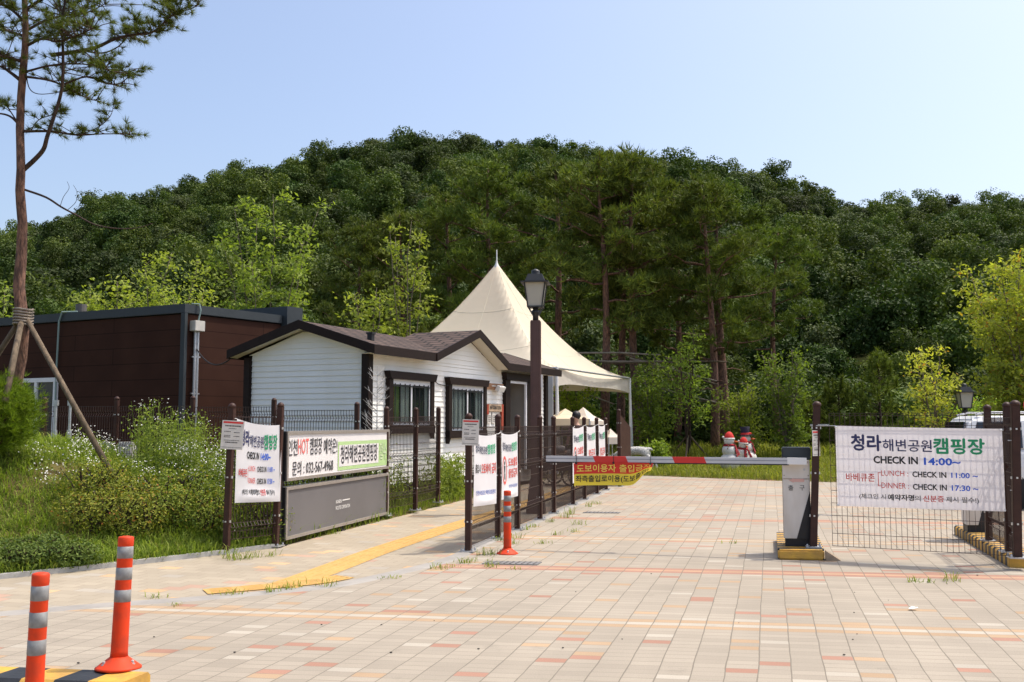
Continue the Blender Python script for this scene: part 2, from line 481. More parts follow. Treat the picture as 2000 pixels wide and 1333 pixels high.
LAWN_U = [-6, 4, 7.99, 8.86, 10.13, 10.9, 80]
LAWN_W = [-16, -9.9, -7.48, -6.96, -6.33, -6.0, -6.0]
EDGE_W = [-40, -6.2, -3.43, 0.34, 1.6, 12, 60]
EDGE_U = [29.4, 29.4, 28.36, 26.82, 26.6, 26.0, 24.0]

def lawn_dist(X, Y):
    w, u = wu(X, Y); return np.interp(u, LAWN_U, LAWN_W) - w
def far_dist(X, Y):
    w, u = wu(X, Y); return u - np.interp(w, EDGE_W, EDGE_U)

def mound(X, Y):
    return 1.05 * np.exp(-((X + 7.3) / 2.2) ** 2 * .5) * sstep(10.5, 12.9, Y) * (1 - sstep(14.3, 16.8, Y))

SKY_X = [-700, -200, 0, 60, 130, 200, 300, 370, 430, 500, 560, 650, 740, 800, 900, 1000, 1100, 1250, 1330, 1400, 1500, 1560, 1620, 1660, 1760, 1830, 1900, 2000, 2300, 2800]
SKY_Y = [560, 500, 455, 435, 405, 392, 365, 352, 340, 330, 312, 290, 268, 260, 262, 268, 275, 300, 308, 326, 338, 350, 385, 408, 402, 392, 388, 386, 392, 430]
HILL_Y0, HILL_YC, TREE_H = 47.0, 150.0, 6.0
def hill(X, Y):
    px = 1000 + FPX * X / np.maximum(Y, 1)
    zc = CAMH + (826 - np.interp(px, SKY_X, SKY_Y)) / FPX * HILL_YC - TREE_H
    t = np.clip((Y - HILL_Y0) / (HILL_YC - HILL_Y0), 0, 1)
    back = 1 - 0.5 * sstep(HILL_YC, HILL_YC + 120, Y)
    return zc * (0.75 * t + 0.25 * sstep(0, 1, t)) * back + 1.2 * np.sin(X * .11 + 1) * np.sin(Y * .09) * t

def terrain(X, Y):
    ld, fd = lawn_dist(X, Y), far_dist(X, Y)
    zl = sstep(0, .9, ld) * (0.02 + mound(X, Y)) + 0.26 * sstep(0.6, 6.0, ld) * sstep(9, 14, Y) + 0.02 * sstep(0, .1, ld)
    zf = 0.03 * sstep(0, .2, fd) + 0.25 * sstep(0, 9, fd)
    out = (ld <= 0) & (fd <= 0)
    return np.where(out, -0.06, np.maximum(zl * (ld > 0), zf * (fd > 0)))

def grid_mesh(name, xs, ys, fz, mat):
    Xg, Yg = np.meshgrid(xs, ys)
    Z = fz(Xg, Yg)
    v = np.stack([Xg.ravel(), Yg.ravel(), Z.ravel()], 1)
    nx, ny = len(xs), len(ys)
    i = np.arange(nx * ny).reshape(ny, nx)
    f = np.stack([i[:-1, :-1].ravel(), i[:-1, 1:].ravel(), i[1:, 1:].ravel(), i[1:, :-1].ravel()], 1)
    return np_mesh(name, v, f, mat, smooth=True)

m_soil = pm("grassy_soil", (0.12, 0.125, 0.035), 0.95, 0.5, 2.2, bump=0.6, bscale=30, c2=(0.13, 0.095, 0.045), detail=8, spec=0.0)
m_floor = pm("forest_floor", (0.03, 0.038, 0.014), 0.95, 0.5, .3, bump=0.5, bscale=3, c2=(0.02, 0.022, 0.01), detail=8, spec=0.0)
xs = np.concatenate([[-160, -110, -80, -60, -45, -36, -30, -25, -21, -18, -16], np.arange(-14, 14.01, .2), [16, 18, 21, 25, 30, 36, 45, 60, 80, 110, 160]])
ys = np.concatenate([[-30, -15, -5, 0, 3], np.arange(5, 34, .2), np.arange(34, 52, 1.0)])
tag(grid_mesh("ground", xs, ys, terrain, m_soil), kind="structure")
hx = np.arange(-240, 241, 4.0); hy = np.arange(46, 330, 4.0)
tag(grid_mesh("hill", hx, hy, lambda X, Y: np.maximum(hill(X, Y), -.5) + .18, m_floor), kind="structure")

SKEW = 0.13                        # the courses run slightly off square to the lane
E2 = (E + D * SKEW).normalized()
cA, cR, cY, cW = (0.332, 0.291, 0.232), (0.345, 0.195, 0.140), (0.38, 0.272, 0.172), (0.40, 0.36, 0.295)
cP = (0.43, 0.27, 0.18)
def skew_paver(name, wj, vband, **k):
    return paver(name, PHI, **k)
g0 = G(1480, 1333)
row_h, col_w = 0.1055, 0.204
# courses: v' = v - SKEW*w ; put the skew in by turning the origin frame inside the node group
def road_material():
    m = paver("concrete_block_paving", PHI, (g0.x, g0.y), col_w, row_h, cA, [cR, cY, cW], [0.045, 0.045, 0.04],
              bands=[], joint=(0.0042, 0.0030))
    return m

def pave_nodes():
    """road pavers with skewed courses and the repeating coloured bands"""
    w0, u0 = wu(g0.x, g0.y)
    vA = 7.70 - (u0 - SKEW * w0)
    return int(round(vA / row_h)), None

# road sheet
def sheet(name, pts, z, mat, th=0.0):
    mb = MB(); mb.poly([(p[0], p[1], z) for p in pts]); return tag(mb.build(name, mat, fix=False), kind="structure")

road_pts = [P(-30, -3), P(40, -3), P(60, 24.2), P(12, 26.05), P(1.6, 26.65), P(.34, 26.87), P(-3.43, 28.4), P(-6.05, 29.45), P(-6.05, 10.95), P(-6.4, 10.1), P(-7.0, 8.86), P(-7.5, 7.99), P(-9.9, 4), P(-14, -1)]
_row_band = pave_nodes()[0]
m_road = paver("concrete_block_paving", PHI, (g0.x, g0.y), col_w, row_h, cA, [cR, cY, cW], [0.033, 0.036, 0.034],
               bands=[((_row_band - 1) % 52, (cY, cW, cY)), ((_row_band + 25) % 52, (cR, cP, cR))], period=52.0, joint=(0.0042, 0.0036), jcol=(0.185, 0.16, 0.125))
# lean the courses: v -= SKEW * u
def lean(m):
    n, l = m.node_tree.nodes, m.node_tree.links
    fl = [x for x in n if x.type == 'MATH' and x.operation == 'DIVIDE' and abs(x.inputs[1].default_value - row_h) < 1e-6]
    us = [x for x in n if x.type == 'MATH' and x.operation == 'DIVIDE' and abs(x.inputs[1].default_value - col_w) < 1e-6][0]
    u = us.inputs[0].links[0].from_socket
    for q in fl:
        v = q.inputs[0].links[0].from_socket
        l.new(M_('SUBTRACT', v, M_('MULTIPLY', u, SKEW, n, l), n, l), q.inputs[0])
lean(m_road)
sheet("road", road_pts, 0.0, m_road)

# footpath: sandy slabs between the lawn and the road
KERB = [(0, 1203), (200, 1186), (380, 1173), (520, 1161), (640, 1149), (700, 1139), (760, 1126), (850, 1105), (905, 1087)]
kp = [G(x, y) for x, y in KERB]
kp = [kp[0] + (kp[0] - kp[1]) * 4] + kp + [P(-3.56, 11.6), P(-3.55, 14), P(-3.58, 18), P(-3.6, 22.6)]
lawn_line = [P(w, u) for u, w in zip(LAWN_U[1:-1], LAWN_W[1:-1])]
lawn_line = [P(-11.4, 1.8)] + lawn_line
m_walk = paver("sandy_footpath_slabs", PHI + 0.02, (0.03, 0.05), 0.24, 0.155, (0.355, 0.305, 0.23), [(0.40, 0.27, 0.20), (0.49, 0.34, 0.20), (0.37, 0.33, 0.27)], [0.04, 0.05, 0.06], offset=0.5, joint=(0.003, 0.003), jcol=(0.22, 0.18, 0.13), speck=0.15)
walk_pts = kp + [P(-3.6, 27.5), P(-6.0, 28.5)] + list(reversed(lawn_line))
sheet("footpath", walk_pts, 0.005, m_walk)

def ribbon(mb, pts, w0, w1, z, th=None):
    """flat strip along pts from offset w0 to w1 (to the right of travel)"""
    n = len(pts); L, Rr = [], []
    for i, p in enumerate(pts):
        t = (pts[min(i + 1, n - 1)] - pts[max(i - 1, 0)]); t.z = 0; t.normalize()
        r = Vector((t.y, -t.x, 0))
        L.append(p + r * w0); Rr.append(p + r * w1)
    for i in range(n - 1):
        q = [L[i], Rr[i], Rr[i + 1], L[i + 1]]
        if th: mb.prism([(a.x, a.y, z - th) for a in q], (0, 0, th))
        else: mb.poly([(a.x, a.y, z) for a in q])
def ribbon_slope(mb, pts):
    n = len(pts); A, B = [], []
    for i, p in enumerate(pts):
        t = (pts[min(i + 1, n - 1)] - pts[max(i - 1, 0)]); t.z = 0; t.normalize(); r = Vector((t.y, -t.x, 0))
        A.append(p + UP * .0085); B.append(p + r * .05 - UP * .004)
    for i in range(n - 1): mb.poly([A[i], B[i], B[i + 1], A[i + 1]])
def smooth_line(pts, n=8):
    out = []
    for i in range(len(pts) - 1):
        p0, p1, p2, p3 = pts[max(i - 1, 0)], pts[i], pts[i + 1], pts[min(i + 2, len(pts) - 1)]
        for j in range(n):
            t = j / n
            out.append(0.5 * ((2 * p1) + (p2 - p0) * t + (2 * p0 - 5 * p1 + 4 * p2 - p3) * t * t + (3 * p1 - p0 - 3 * p2 + p3) * t ** 3))
    return out + [pts[-1]]
kline = smooth_line([Vector((p.x, p.y, 0)) for p in kp], 5)
mb = MB(); ribbon(mb, kline, -0.15, 0.0, 0.0085); ribbon_slope(mb, kline)
tag(mb.build("kerb", pm("kerb_concrete", (0.33, 0.31, 0.28), 0.85, 0.2, 3, bump=0.15, bscale=70), fix=False), kind="structure")
mb = MB(); ribbon(mb, smooth_line([Vector((p.x, p.y, 0)) for p in lawn_line], 5), -0.07, 0.0, 0.055, 0.12)
tag(mb.build("lawn_kerb", m_conc), kind="structure")

# yellow tactile strips with raised bars
m_tact = pm("yellow_tactile_slab", (0.53, 0.325, 0.10), 0.75, 0.22, 5, bump=0.15, bscale=60, c2=(0.47, 0.28, 0.085))
tl1 = smooth_line([Vector((p.x, p.y, 0)) for p in [G(545, 1149), G(590, 1133), G(660, 1107), G(740, 1077), G(830, 1047), G(905, 1023)]] + [P(-4.6, 17), P(-4.62, 20), P(-4.64, 24)], 6)
def tactile(name, line, hw, z=0.009):
    mb = MB(); ribbon(mb, line, -hw, hw, z)
    # resample and lay bars
    acc = 0.0; nxt = 0.02
    for a, b2 in zip(line[:-1], line[1:]):
        sL = (b2 - a).length; t = (b2 - a).normalized(); r = Vector((t.y, -t.x, 0))
        while nxt < acc + sL:
            c = a + t * (nxt - acc)
            for k in range(4):
                q = c + r * (-hw + (k + .5) * hw / 2) + t * .13
                mb.box((q.x, q.y, z + .002), (.026, .25, .008), (r, t, UP), top=.7)
            nxt += 0.30
        acc += sL
    return tag(mb.build(name, m_tact), kind="structure")
tactile("tactile_path", tl1, 0.19)
t2 = [k + (D * .02) for k in kline[16:32]]
tl2 = []
for i, p in enumerate(t2):
    t = (t2[min(i + 1, len(t2) - 1)] - t2[max(i - 1, 0)]).normalized()
    tl2.append(p - Vector((t.y, -t.x, 0)) * 0.33)
tactile("tactile_path", tl2, 0.14, 0.0125)

# steel drain plates let into the paving
def drain(px, py, wd, dp, label):
    c = G(px, py)
    t = thing("drain_cover", label, "drain cover", (c.x, c.y, 0))
    mb = MB(); mb.box((c.x, c.y, .004), (wd, dp, .012), (E2, D, UP))
    mb.build("plate", pm("worn_drain_steel", (0.24, 0.235, 0.23), 0.6, 0.3, 12, metal=.3), t)
    mb = MB()
    for k in range(9):
        q = c + E2 * (wd * (-.42 + .105 * k)); mb.box((q.x, q.y, .0125), (.018, dp * .8, .004), (E2, D, UP))
    mb.build("slot_row", pm("dirty_slot", (0.13, 0.125, 0.12), .8), t)
drain(1000, 1101, 0.62, 0.22, "grey steel drain plate in the paving below the orange bollard")
drain(1175, 1002, 0.62, 0.2, "grey steel drain plate beside the far half of the banner fence")
# ------------------------------------------------------------------ wire fences
def post_part(parent, p, z0, z1, w=0.072, name="post", ax=None, bolts=True, lean_=(0, 0)):
    ax = ax or (E, D, UP)
    mb = MB()
    a = Vector((p.x, p.y, z0)); top = Vector((p.x + lean_[0], p.y + lean_[1], z1))
    mb.bar(a, top, w, w, up=ax[1])
    o = mb.build(name, m_post, parent, bevel=.006)
    c = MB(); c.smooth = True
    c.lathe(top, [(w * .62, -.005), (w * .64, .008), (w * .58, .024), (w * .36, .042), (w * .08, .05)], 14)
    c.build("cap", m_post, o)
    f = MB(); f.box((p.x, p.y, z0 + .006), (w + .10, w + .10, .012), ax)
    for sx in (-1, 1):
        for sy in (-1, 1):
            f.lathe(a + ax[0] * sx * (w * .5 + .03) + ax[1] * sy * (w * .5 + .03) + UP * .012, [(.012, 0), (.012, .018), (.007, .03)], 6)
    f.build("foot_plate", m_galv, o)
    if bolts:
        for k in (.22, .52, .84):
            q = a.lerp(top, k)
            b2 = MB(); b2.box(q - ax[1] * .008, (w + .026, .026, .028), ax); b2.box(q - ax[1] * (w * .5 + .004), (.018, .012, .018), ax)
            b2.build("clamp", m_bolt, o)
    return o

def wire_panel(parent, a, b, z0, z1, step=0.05, wire=0.0068, hs=None, folds=(), n=None, name="mesh_panel", mat=None, hw=None):
    """welded wire panel from a to b; folds = heights where the wires kink out along n"""
    a, b = Vector((a.x, a.y, 0)), Vector((b.x, b.y, 0)); L = (b - a).length; t = (b - a).normalized()
    n = n or Vector((t.y, -t.x, 0)); mb = MB()
    k = max(2, int(round(L / step)))
    prof = [(z0, 0)]
    for h in sorted(folds):
        prof += [(h - .05, 0), (h, .035), (h + .05, 0)]
    prof.append((z1, 0))
    for i in range(k + 1):
        q = a + t * (L * i / k)
        for (za, oa), (zb, ob_) in zip(prof[:-1], prof[1:]):
            mb.bar(q + n * oa + UP * za, q + n * ob_ + UP * zb, wire, wire, up=t)
    hz = list(hs) if hs is not None else []
    for h in folds: hz += [h - .05, h + .05]
    for h in hz: mb.bar(a + UP * h, b + UP * h, hw or wire * 1.15, hw or wire * 1.15)
    for h in folds: mb.bar(a + n * .035 + UP * h, b + n * .035 + UP * h, wire, wire)
    return mb.build(name, mat or m_wire, parent, fix=False)

def mesh_fence(label, posts, z1, zb=0.1, group="brown wire mesh fences", skip=(), lean=0.0):
    """posts: list of (point, ground z)"""
    t = thing("mesh_fence", label, "fence", (posts[0][0].x, posts[0][0].y, posts[0][1]), group)
    for i, (p, zg) in enumerate(posts):
        post_part(t, p, zg, zg + z1, lean_=(lean * .03, 0))
    for i in range(len(posts) - 1):
        if i in skip: continue
        (a, za), (b, zb2) = posts[i], posts[i + 1]
        g = (za + zb2) / 2
        d = (b - a).normalized() * .04
        wire_panel(t, a + d, b - d, g + zb, g + z1 - .12, hs=[g + zb, g + .55, g + .75, g + 1.15, g + z1 - .13], folds=(g + .3, g + .95, g + z1 - .26))
    return t

LANE_PX = [(917, 1079), (973, 1053), (1015, 1036), (1052, 1016), (1084.5, 1004), (1115, 987), (1142, 977), (1164.5, 966), (1184, 958)]
lane = []
for x, y in LANE_PX:
    g = G(x, y); w, u = wu(g.x, g.y); lane.append((P(-3.565 - .012 * (u - 11), u), 0.01))
f_lane = mesh_fence("nine post brown mesh fence between footpath and road with white banners", lane, 1.63, zb=.06)

p_l0, p_l1 = P(-6.32, 10.24), P(-6.03, 10.90)
f_left = mesh_fence("short brown mesh fence of two posts left of the advert board", [(p_l0, 0.0), (p_l1, 0.02)], 1.76, zb=.16, lean=1.0)
p_b1, p_f1, p_f2 = P(-6.10, 14.62), P(-5.98, 15.66), P(-6.03, 16.98)
f_path = mesh_fence("brown mesh fence along the path between advert board and white cabin", [(p_b1, .05), (p_f1, .05), (p_f2, .08)], 1.74, zb=.12)
back = [(p_b1 - E * s, .12 + .05 * min(s, 3) / 1) for s in (.53, 2.07, 3.655, 5.21, 6.76, 8.35)]
f_back = mesh_fence("long brown mesh fence behind the weeds in front of the brown building", back, 1.72, zb=.1)

# ------------------------------------------------------------------ banners
def banner_surf(a, b, za0, za1, zb0, zb1, n, off=0.02, sag=0.03, belly=0.0, wave=0.008, bulge=0.0, ph=0.0):
    """a,b ground points; z of top-left, bottom-left, top-right, bottom-right"""
    a, b = Vector((a.x, a.y, 0)), Vector((b.x, b.y, 0))
    def f(s, t, lift=0.0):
        zt = za0 + (zb0 - za0) * s - sag * 4 * s * (1 - s)
        zl = za1 + (zb1 - za1) * s - belly * 4 * s * (1 - s) * .3
        z = zl + (zt - zl) * t
        o = off + lift + wave * math.sin(7.5 * s + ph + 2.2 * t) * (.4 + .6 * math.sin(3.1 * t)) + bulge * math.sin(math.pi * s) * math.exp(-((t - .06) / .07) ** 2)
        p = a + (b - a) * s + n * o
        return Vector((p.x, p.y, z))
    return f

def cloth(surf, mat, parent, name="sheet", nx=28, ny=22):
    mb = MB(); mb.smooth = True
    vs = [surf(i / nx, j / ny) for j in range(ny + 1) for i in range(nx + 1)]
    fs = [(j * (nx + 1) + i, j * (nx + 1) + i + 1, (j + 1) * (nx + 1) + i + 1, (j + 1) * (nx + 1) + i) for j in range(ny) for i in range(nx)]
    mb.add(vs, fs)
    return mb.build(name, mat, parent, fix=False)

INKS = [m_navy, m_green, m_blackp, m_blue, m_red]
def campsite_text(f, bold=0.028):
    mb = MB()
    for body, s0, s1, t0, t1, b, mi in (
        ("청라", .10, .286, .70, .895, .06, 0), ("해변공원", .296, .592, .70, .848, .025, 0), ("캠핑장", .604, .896, .685, .872, .06, 1),
        ("CHECK IN", .235, .507, .543, .637, .035, 2), ("14:00~", .542, .757, .538, .632, .03, 3),
        ("바베큐존", .06, .24, .315, .415, .02, 4),
        ("LUNCH :", .28, .445, .392, .46, .0, 4), ("CHECK IN", .47, .672, .385, .458, .028, 2), ("11:00 ~", .70, .853, .387, .455, .022, 3),
        ("DINNER :", .28, .447, .238, .308, .0, 4), ("CHECK IN", .47, .672, .230, .304, .028, 2), ("17:30 ~", .70, .853, .230, .302, .022, 3),
        ("(체크인 시", .14, .305, .09, .165, .008, 2), ("예약자명", .318, .475, .092, .166, .05, 2), ("의", .48, .514, .092, .16, .008, 2),
        ("신분증", .53, .652, .088, .165, .02, 4), ("제시 필수!)", .665, .852, .078, .158, .008, 2)):
        letter(mb, body, lambda s, t: f(s, t, .004), s0, s1, t0, t1, b, mi)
    mb.mi = 4
    for (s0, t0), (s1, t1) in (((.262, .265), (.262, .428)), ((.262, .428), (.275, .428)), ((.262, .265), (.275, .265))):
        w = .0022; h = .004
        q = [(s0 - w, t0 - h), (s1 + w, t0 - h), (s1 + w, t1 + h), (s0 - w, t1 + h)]
        mb.poly([f(s, t, .0042) for s, t in q])
    return mb

def ties(parent, pts):
    mb = MB()
    for a, b in pts: mb.tube([a, (Vector(a) + Vector(b)) / 2 - UP * .01, b], .004, 5)
    mb.build("tie_string", m_white, parent)

# left campsite banner on the two-post fence
nL = E * .9 - D * .43; nL = (p_l1 - p_l0).normalized(); nL = Vector((nL.y, -nL.x, 0))
dl = (p_l1 - p_l0).normalized()
la, lb = p_l0 + dl * .07, p_l1 + dl * .02
_, zt0 = on_plane(462, 818, la, dl); _, zb0 = on_plane(457, 982, la, dl); _, zt1 = on_plane(549, 830, la, dl); _, zb1 = on_plane(546, 979, la, dl)
t = thing("banner", "white check in banner tied to the short fence left of the advert board", "banner", la, "campsite check in banners")
fB1 = banner_surf(la, lb, zt0, zb0, zt1, zb1, nL, off=.05, sag=.035, wave=.006, bulge=.035)
cloth(fB1, m_banner, t); campsite_text(fB1).build("lettering", INKS, t, fix=False)
ties(t, [(fB1(0, 1), p_l0 + UP * (zt0 + .02) + nL * .04), (fB1(1, 1), p_l1 + UP * (zt1 + .02) + nL * .04)])

# narrow banners along the lane fence, all facing the road
m_grey_ink = ink("faded_ink", (0.10, 0.11, 0.16)); m_pinkred = ink("faded_red_ink", (0.70, 0.10, 0.08))
m_paleblue = ink("pale_blue_ink", (0.18, 0.25, 0.60)); m_palegreen = ink("pale_green_ink", (0.05, 0.45, 0.22))
LINKS = [m_grey_ink, m_palegreen, m_pinkred, m_paleblue, m_blackp]
def lane_banner(i, pxl, pxr, kind, label):
    a, b = lane[i][0], lane[i + 1][0]; dr = (b - a).normalized(); n = Vector((dr.y, -dr.x, 0))
    def sz(px, py):
        s_, z_ = on_plane(px, py, a + n * .05, dr); return s_, z_
    (x0, yt0, yb0), (x1, yt1, yb1) = pxl, pxr
    s0, z00 = sz(x0, yt0); _, z01 = sz(x0, yb0); s1, z10 = sz(x1, yt1); _, z11 = sz(x1, yb1)
    A, B = a + dr * s0, a + dr * s1
    t = thing("banner", label, "banner", A, "banners on the lane fence")
    f = banner_surf(A, B, z00, z01, z10, z11, n, off=.045, sag=.03, wave=.007, bulge=.03, ph=i)
    cloth(f, m_banner, t, nx=20, ny=24)
    mb = MB(); g = lambda s, t_: f(s, t_, .004)
    letter(mb, "청라", g, .06, .24, .74, .87, .045, 0); letter(mb, "해변공원", g, .25, .56, .735, .845, .03, 0); letter(mb, "캠핑장", g, .58, .93, .735, .87, .045, 1)
    if kind == 0:
        letter(mb, "출입 시", g, .05, .28, .46, .58, .03, 4); letter(mb, "오토바이 금지", g, .33, .95, .45, .60, .035, 2)
        letter(mb, "인천시설공단 해변공원관리", g, .08, .93, .15, .215, .01, 3)
    elif kind == 1:
        for r0, mi in ((1.0, 2),):
            mb.mi = mi; N = 24
            for k in range(N):
                a0, a1 = 2 * math.pi * k / N, 2 * math.pi * (k + 1) / N
                q = [(math.cos(a_) * rr, math.sin(a_) * rr) for rr, a_ in ((1, a0), (1, a1), (.8, a1), (.8, a0))]
                mb.poly([g(.19 + .15 * x, .44 + .22 * y) for x, y in q])
        mb.mi = 4
        for c0, r_ in (((.19, .55), (.035, .03)),):
            mb.poly([g(c0[0] + r_[0] * math.cos(k * .524), c0[1] + r_[1] * math.sin(k * .524)) for k in range(12)])
        mb.poly([g(.14, .51), g(.24, .51), g(.22, .40), g(.16, .40)][::-1])
        mb.poly([g(.155, .395), g(.225, .395), g(.22, .30), g(.16, .30)][::-1])
        letter(mb, "도보출입", g, .42, .92, .50, .63, .04, 2); letter(mb, "출입금지", g, .44, .93, .32, .46, .03, 2)
        letter(mb, "인천시설공단", g, .45, .93, .16, .21, .01, 3)
    else:
        letter(mb, "출입금지", g, .18, .88, .40, .56, .02, 2)
        letter(mb, "인천시설공단", g, .2, .85, .20, .26, .0, 3)
    mb.build("lettering", LINKS, t, fix=False)
    ties(t, [(f(0, 1), a + UP * (z00 + .03) + n * .036), (f(1, 1), b + UP * (z10 + .02) + n * .036)])
lane_banner(0, (926, 846, 990), (970, 848, 984), 0, "white banner with a red line of lettering on the nearest bay of the lane fence")
lane_banner(1, (980, 846, 977), (1012, 844, 969), 1, "white banner with a red ring symbol behind the lone orange bollard")
lane_banner(5, (1119, 836, 945), (1140, 832, 936), 1, "far white banner with red ring, behind the yellow barrier banner")
lane_banner(6, (1146, 833, 936), (1163, 831, 930), 2, "far white banner with pale red lettering in the second last fence bay")
lane_banner(7, (1169.5, 831, 930), (1182, 830, 925), 2, "narrowest far white banner in the last bay of the lane fence")

# paper notices on posts
m_paper = pm("laminated_paper", (0.66, 0.63, 0.58), 0.45, 0.14, 14)
def notice(c, ax, label, w=.26, h=.345, tilt=0.0):
    """c = centre, ax = (right, facing)"""
    r, f = ax[0], ax[1]
    up = (UP + r * tilt).normalized(); r = (r - up * r.dot(up)).normalized()
    t = thing("notice", label, "notice", c, "notices on fence posts")
    mb = MB(); mb.box(c, (w, .004, h), (r, -f, up)); mb.build("sheet", m_paper, t)
    S = lambda s, t_: c + r * (w * (s - .5)) + up * (h * (t_ - .5)) + f * .004
    hd = MB(); hd.poly([S(.05, .90), S(.95, .90), S(.95, .965), S(.05, .965)]); hd.build("red_header", m_red, t, fix=False)
    pr = MB(); rr = random.Random(int(c.x * 97))
    def row(t0, s0, s1, th):
        s = s0
        while s < s1:
            q = min(rr.uniform(.02, .06), s1 - s); pr.poly([S(s, t0), S(s + q, t0), S(s + q, t0 + th), S(s, t0 + th)]); s += q + .014
    row(.79, .14, .86, .045); row(.71, .32, .66, .02)
    for t0 in (.60, .46, .41): row(t0, .12, .42, .026)
    for t0 in (.575, .44): row(t0, .56, .82, .026)
    row(.30, .13, .82, .022); row(.22, .2, .75, .04); row(.06, .05, .95, .015)
    pr.build("lettering", ink("notice_print", (.06, .06, .06)), t, fix=False)
    return t
def facing(c):
    f = Vector((-c.x, -c.y, 0)).normalized(); return f
c = at(454, 850, p_l0.y - .06); notice(c, (Vector((.99, .1, 0)).normalized(), Vector((.1, -.99, 0)).normalized()), "paper notice with red header on the post beside the white check in banner", tilt=.06)
c = at(919, 845, lane[0][0].y - .06); notice(c, (Vector((1, 0, 0)), Vector((0, -1, 0))), "paper notice with red header on the first post of the lane fence", w=.205, h=.315, tilt=.03)

# ------------------------------------------------------------------ advert board
bd = D.copy(); bn = E.copy()
_ba, _bb = G(558.5, 1056, .075), G(759.5, 1004.5, .075)
_ba.z = _bb.z = 0
bd = (_bb - _ba).normalized(); bn = Vector((bd.y, -bd.x, 0)); blen = (_bb - _ba).length; b_org = _ba - bn * .07
m_alu = pm("brushed_aluminium_frame", (0.42, 0.38, 0.34), 0.45, 0.12, 20, metal=.5)
m_panelw = pm("white_sign_sheet", (0.74, 0.72, 0.71), 0.5, 0.05, 3)
m_panelg = pm("dark_grey_sign_sheet", (0.155, 0.150, 0.155), 0.42, 0.16, 1.2)
m_pgreen = ink("pale_green_sheet", (0.42, 0.60, 0.27)); m_vpale = ink("very_pale_green_ink", (0.55, 0.66, 0.42)); m_whitep = ink("white_print", (.75, .74, .72))
m_dgrey = ink("dark_grey_print", (0.055, 0.055, 0.06)); m_faded = ink("faded_coral_print", (0.72, 0.16, 0.14))
t = thing("sign_board", "long advert board with white reservation panel above a dark grey panel", "sign board", b_org)
def board_panel(z0, z1, mat, name):
    mb = MB(); c = b_org + bd * blen / 2 + UP * (z0 + z1) / 2
    mb.box(c, (.10, blen - .02, z1 - z0 - .02), (bn, bd, UP)); core = mb.build(name, [mat], t)
    fr = MB()
    for zz in (z0 + .02, z1 - .02): fr.box(b_org + bd * blen / 2 + UP * zz + bn * .012, (.115, blen, .04), (bn, bd, UP))
    for s in (.02, blen - .02): fr.box(b_org + bd * s + UP * (z0 + z1) / 2 + bn * .012, (.115, .04, z1 - z0 - .08), (bn, bd, UP))
    fr.build("frame", m_alu, core)
    sd = MB(); sd.box(b_org + bd * (-.006) + UP * (z0 + z1) / 2 - bn * .004, (.112, .01, z1 - z0), (bn, bd, UP)); sd.build("end_plate", m_black, core)
    return core
_o = b_org + bn * .052
zz = lambda px, py: on_plane(px, py, _o, bd)
zu1, zu0, zl1, zl0 = 1.46, .82, .745, .075
up_ = board_panel(zu0, zu1, m_panelw, "upper_panel"); lo_ = board_panel(zl0, zl1, m_panelg, "lower_panel")
bsurf = lambda k: (lambda s, z: _o + bd * s + UP * z + bn * (.003 + k))
def btext(mb, body, xl, xr, yt_l, yb_l, yt_r, yb_r, bold, mi, k=0.0):
    s0, za = zz(xl, yt_l); _, zb = zz(xl, yb_l); s1, zc = zz(xr, yt_r); _, zd = zz(xr, yb_r)
    letter(mb, body, bsurf(k), s0, s1, (zb + zd) / 2, (za + zc) / 2, bold, mi)
mb = MB()
btext(mb, "인천", 563, 580.8, 860, 890, 858, 890, .01, 0); btext(mb, "HOT", 582.3, 603.3, 858, 889, 856, 886, .01, 1)
btext(mb, "캠핑장", 605.5, 629, 856, 888, 855, 887, .012, 0); btext(mb, "예약은!", 632.5, 658.5, 857, 887, 856, 886, .012, 0)
btext(mb, "문의 : 032-567-4968", 571, 650.5, 900, 927, 897, 923, .012, 0)
s0, _ = zz(660, 880); s1, _ = zz(756, 880); za = zz(708, 861)[1]; zb = zz(708, 914)[1]
mb.mi = 2; mb.poly([bsurf(-.001)(s, z) for s, z in ((s0, zb), (s1, zb), (s1, za), (s0, za))])
s2, _ = zz(739, 880); s3, _ = zz(662, 880); za2 = zz(700, 868)[1]; zb2 = zz(700, 908)[1]
mb.mi = 3; mb.poly([bsurf(.001)(s, z) for s, z in ((s3, zb2), (s2, zb2), (s2, za2), (s3, za2))])
btext(mb, "청라해변공원캠핑장", 665, 736.5, 872, 906, 866, 899, .035, 0, .003)
btext(mb, "접수", 741, 754, 866, 898, 864, 896, .02, 4, .003)
mb.build("lettering", [m_dgrey, m_faded, m_pgreen, m_panelw, m_vpale], up_, fix=False)
mb = MB()
btext(mb, "INCHEON", 656, 667, 977, 984, 975.5, 982.5, .02, 0); btext(mb, "FACILITIES CORPORATION", 655.5, 683, 988, 995.5, 985, 992, .015, 0)
s0, z_ = zz(668.5, 977.5); s1, _ = zz(683, 976); mb.mi = 0; mb.poly([bsurf(0)(s, z) for s, z in ((s0, z_ - .008), (s1, z_ - .008), (s1, z_ + .008), (s0, z_ + .008))])
mb.build("lettering", [m_whitep], lo_, fix=False)
for s in (-.03, blen * .5, blen + .03):
    mb = MB(); mb.box(b_org + bd * s - bn * .02 + UP * .72, (.07, .05, 1.44), (bn, bd, UP)); mb.box(b_org + bd * s - bn * .02 + UP * .01, (.18, .14, .02), (bn, bd, UP))
    for sx in (-1, 1): mb.lathe(b_org + bd * s - bn * .02 + bn * sx * .065 + UP * .02, [(.012, 0), (.012, .03), (.006, .045)], 6)
    mb.build("leg", m_black, t)

